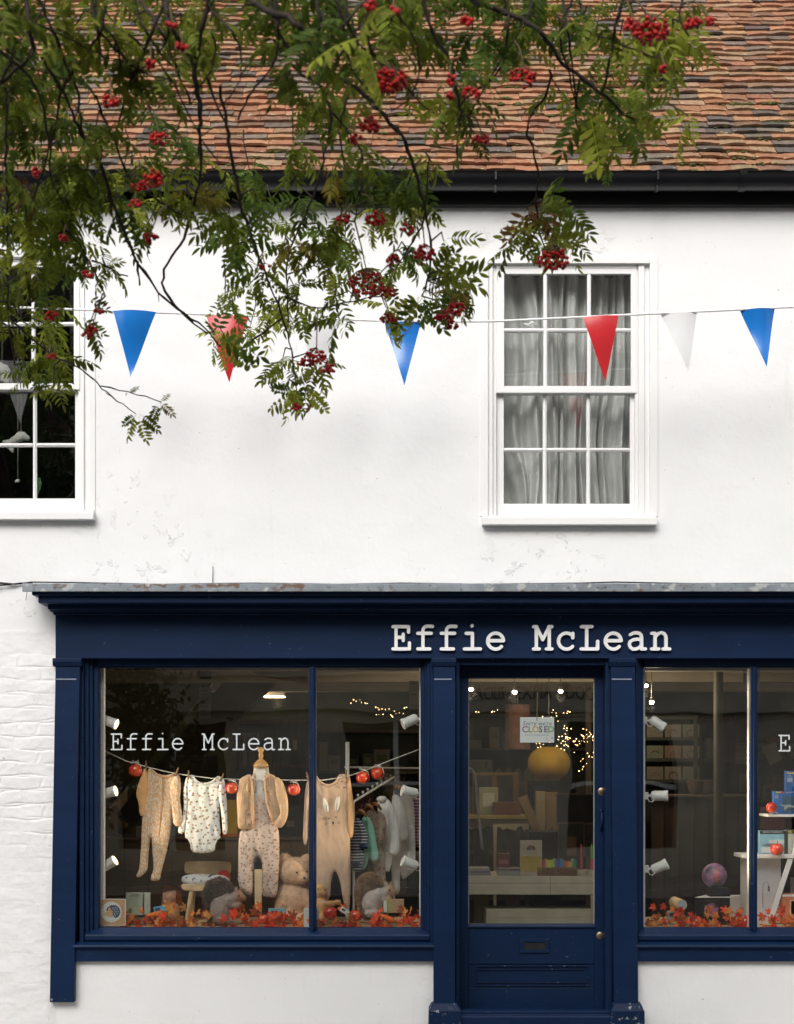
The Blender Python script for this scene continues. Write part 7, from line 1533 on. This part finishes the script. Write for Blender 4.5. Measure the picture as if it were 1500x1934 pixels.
def leaf_col():
    r = gr.random()
    if r < .5: c = (.165, .205, .024)
    elif r < .72: c = (.10, .155, .024)
    elif r < .93: c = (.27, .30, .035)
    elif r < .985: c = (.24, .20, .03)
    else: c = (.20, .09, .03)
    return np.array(c) * gr.uniform(.75, 1.25)
GRID = {-200: '1111111111111111111111111', -150: '2222222222222222222222222', -100: '3323222223333333332222222', -50: '5555444444555555554444441',
 0: '788887654457888878876788874', 50: '787776532247888878843578865', 100: '676566531136776678721467741', 150: '676554331025665576311366510', 200: '777634431014553355200465520', 250: '887754442004542245200363310', 300: '888866543423333454002140000', 350: '8987765335434456300032',
 400: '8984423156656665302453', 450: '9973110046677654313442', 500: '886300002545664564000000000', 550: '885300005655434561000000000', 600: '78430003677520342', 650: '572100004577200', 700: '1410000000672', 750: '0000000000312'}
def dens(px, py):
    r = GRID.get(int(math.floor(py / 50) * 50)); c = int(px // 50)
    if r is None: return 0
    if px < 0: return 4 if px > -200 and py < 650 and py > -60 else 0
    return int(r[c]) if c < len(r) else 0
twigs = []
for gy in sorted(GRID):
    for gx in range(-4, 27):
        d = dens(gx * 50 + 25, gy + 25)
        lam = d * (.20 if (gx < 4 and gy > 200) else .125 if (gx < 10 and gy < 260) else .12 if (gx < 19 and gy < 200) else .155 if (gx < 14 and gy < 450) else .165 if gy >= 350 else .13) * (1.0 if gy >= 0 else .8); ns = int(lam) + (1 if gr.random() < lam - int(lam) else 0)
        for _ in range(ns):
            px, py = gx * 50 + gr.uniform(0, 50), gy + gr.uniform(-12, 38)
            Y = Dp(px, py) + (.42 if py < 330 else .26) + gr.gauss(0, .27); c = P(px, py, Y)
            twigs.append((c, px, py)); nlv = gr.randint(4, 7); sz = gr.uniform(.092, .132) * (1.06 if py < 250 else 1.0); hue = leaf_col(); a0 = gr.uniform(0, 6.28)
            for k in range(nlv):
                az = a0 + k * 2.4 + gr.gauss(0, .3); el = gr.uniform(-1.25, .35)
                L_ = sz * gr.uniform(.7, 1.15); tip = c + L_ * np.array([math.cos(az) * math.cos(el), math.sin(az) * math.cos(el), math.sin(el)])
                tx = 750 + tip[0] * F / (tip[1] - CAMY); ty = 1450 - (tip[2] - EYE) * F / (tip[1] - CAMY)
                if dens(tx, ty) == 0 and gr.random() < .85: continue
                leaf_at(c + gr.uniform(0, .015), az, el, gr.gauss(0, .7), L_, hue * gr.uniform(.8, 1.2))
# leaves drawn one by one where they hang clear of the rest: (base px, tip px)
def frond(x0, y0, x1, y1, dy=0, roll=None, tpl=None):
    Y = Dp(x0, y0) + dy; a, b = P(x0, y0, Y), P(x1, y1, Y + gr.uniform(-.04, .04)); d = b - a; L_ = float(np.linalg.norm(d)) / 1.25; az = math.atan2(d[1], d[0]); el = math.asin(d[2] / np.linalg.norm(d))
    leaf_at(a, az, el + .18, roll if roll is not None else (R(80) * (1 if gr.random() < .5 else -1) + gr.gauss(0, .25)), L_, None, tpl)
for f in [(1020, 444, 935, 465), (1020, 444, 955, 410), (1022, 440, 990, 500), (1025, 440, 1115, 455), (1022, 440, 1085, 405), (1020, 430, 1060, 350), (1018, 420, 1020, 340), (1030, 455, 1060, 500), (1015, 445, 970, 490), (1018, 400, 1075, 375), (1020, 445, 1000, 400), (1024, 446, 1100, 480),
          (258, 783, 240, 835), (262, 785, 268, 845), (258, 783, 232, 812), (264, 782, 300, 820), (303, 760, 325, 790), (303, 760, 322, 742), (300, 762, 290, 800), (243, 740, 262, 732), (240, 740, 236, 748), (303, 760, 310, 815),
          (812, 516, 880, 480), (815, 520, 930, 520), (812, 515, 860, 545), (800, 560, 760, 640), (800, 560, 830, 645), (796, 560, 745, 610), (815, 510, 850, 470), (790, 560, 790, 650), (815, 525, 905, 495), (820, 540, 925, 545),
          (1172, 216, 1210, 300), (1180, 216, 1245, 290), (1175, 216, 1270, 235), (1110, 200, 1120, 350), (1095, 205, 1140, 330), (1100, 205, 1080, 300), (1120, 200, 1155, 280), (1190, 222, 1225, 310), (1110, 215, 1095, 340), (1105, 210, 1155, 300), (1185, 216, 1262, 262),
          (415, 650, 385, 690), (415, 655, 430, 710), (410, 640, 500, 690), (410, 640, 395, 600), (405, 630, 440, 570), (420, 655, 480, 720), (412, 645, 470, 640), (430, 600, 400, 560),
          (560, 745, 500, 785), (560, 740, 545, 770), (580, 735, 612, 795), (560, 740, 505, 755), (590, 740, 600, 790), (545, 700, 495, 735), (155, 600, 190, 650), (160, 600, 200, 670), (165, 560, 205, 600), (190, 500, 215, 530), (95, 720, 60, 740), (60, 700, 80, 745)]:
    frond(*f, dy=gr.gauss(0, .08))
V = np.concatenate(LV); C = np.clip(np.concatenate(LC), 0, 1)
m = MB(); m.add(V, LF, C); fo = m.build('foliage', M['rowan'], TREE, cols=True, smooth=False)
print('leaf verts', len(V), 'shoots', len(twigs))
# thin shoots joining the leaf rosettes to the branches
m = MB()
for c, px, py in twigs:
    dd = np.hypot(PPX[:, 0] - px, (PPX[:, 1] - py) * .8 + 10) + np.where(PPX[:, 1] > py + 5, 60, 0) + 60 * np.abs(PTS[:, 1] - c[1]); i = int(np.argmin(dd)); p = PTS[i]
    if py < -20 or np.linalg.norm(p - c) > .75: p = c + np.array([gr.uniform(-.05, .05), 0, .15])
    mid = (p + c) / 2 + np.array([gr.uniform(-.02, .02), 0, .03]); m.tube([p, mid, c], [.0032, .0026, .0018], 5)
tag(m.build('twigs', M['bark'], TREE, smooth=True), kind='stuff')
# berry clusters
M['berry'] = mat('rowan_berry', (.46, .012, .008), .35, .4, 90, spec=.35)
M['stalk'] = mat('berry_stalk', (.13, .09, .04), .7, .2, 40)
CL = [(1228, 55, 36), (1195, 45, 16), (1310, 45, 16), (1340, 40, 12), (990, 143, 25), (890, 175, 16), (910, 262, 16), (735, 152, 34), (850, 150, 12), (855, 180, 10), (700, 235, 20), (670, 262, 13), (710, 412, 20), (650, 415, 14), (770, 433, 14), (802, 478, 22), (692, 535, 36), (735, 552, 14), (700, 10, 14), (745, 20, 10), (735, 602, 16), (860, 583, 18), (838, 600, 18), (855, 612, 12), (598, 672, 20), (620, 695, 16), (578, 682, 16), (560, 768, 10), (210, 190, 17), (300, 262, 17), (290, 335, 20), (265, 350, 14), (68, 325, 12), (285, 118, 10), (325, 45, 10), (345, 88, 12), (1043, 488, 32), (95, 597, 15), (165, 517, 10), (285, 450, 15), (175, 622, 12), (188, 585, 8), (120, 450, 8), (880, 40, 12), (255, 385, 12), (165, 632, 10), (98, 672, 8), (740, 490, 14), (500, 505, 10), (1255, 130, 9)]
bm_ = MB(); bm_.ball((0, 0, 0), 1, 8, 6)
BVt, BFt = np.concatenate(bm_.v), bm_.f
gb = random.Random(3)
for px, py, r in CL:
    Y = Dp(px, py) - gb.uniform(.25, .5); c = P(px, py, Y); rw = S(r, Y); k = (Y - CAMY) / F
    n = int(min(90, max(10, (r / 5.2) ** 2 * 2.2))); g1, g2 = MB(), MB()
    for i in range(n):
        a, rad = gb.uniform(0, 6.28), math.sqrt(gb.random()); o = np.array([math.cos(a) * rad * rw, gb.uniform(-.6, .6) * rw * .7, math.sin(a) * rad * rw * .62 - abs(gb.gauss(0, .1)) * rw]); br_ = gb.uniform(.0052, .0066)
        g1.add(BVt * br_ + (c + o), BFt)
        if i % 3 == 0: g2.tube([c + np.array([0, 0, rw * .8]), c + o * .6 + np.array([0, 0, rw * .5]), c + o + np.array([0, 0, br_])], [.0016, .0012, .0009], 4)
    i = int(np.argmin(np.hypot(PPX[:, 0] - px, PPX[:, 1] - (py - r * 2)) + np.where(PPX[:, 1] > py, 40, 0)))
    if np.linalg.norm(PTS[i] - c) < .5: g2.tube([PTS[i], (PTS[i] + c) / 2 + (0, 0, .03), c + np.array([0, 0, rw * .7])], [.003, .0024, .002], 5)
    o = g1.build('berry_cluster', M['berry'], TREE, smooth=True); g2.build('stalk', M['stalk'], o, smooth=True)
# a tree across the street, mirrored in the upper glass
ST = thing('street_tree', 'dense green tree across the street, mirrored in the upper window', 'tree', (-6.4, -12.6, 0))
m = MB(); m.tube([(-5.6, -12.6, 0), (-5.55, -12.6, 2), (-5.6, -12.5, 4)], [.2, .16, .1], 10); m.tube([(-5.6, -12.6, 2.6), (-4.6, -12.4, 4.2)], [.09, .04], 8); m.tube([(-5.6, -12.6, 2.8), (-6.7, -12.7, 4.4)], [.09, .04], 8); m.build('trunk', M['bark'], ST, smooth=True)
g = np.random.default_rng(5); n = 42000
cs_ = g.normal(0, 1, (90, 3)) * np.array([1.6, 1.2, 1.9]) + np.array([-6.3, -12.6, 4.6]); b = cs_[g.integers(0, 90, n)] + g.normal(0, .33, (n, 3)); u = g.normal(0, 1, (n, 3)); u /= np.linalg.norm(u, axis=1)[:, None]; v = np.cross(u, g.normal(0, 1, (n, 3))); v /= np.linalg.norm(v, axis=1)[:, None]
A = np.stack([b - u * .07, b + v * .03, b + u * .07, b - v * .03], 1).reshape(-1, 3); m = MB(); m.add(A, [(4 * i, 4 * i + 1, 4 * i + 2, 4 * i + 3) for i in range(n)], np.repeat(np.array([(.05, .08, .02)]) * g.uniform(.7, 1.3, (n, 1)), 4, 0)); m.build('crown', M['rowan'], ST, cols=True)
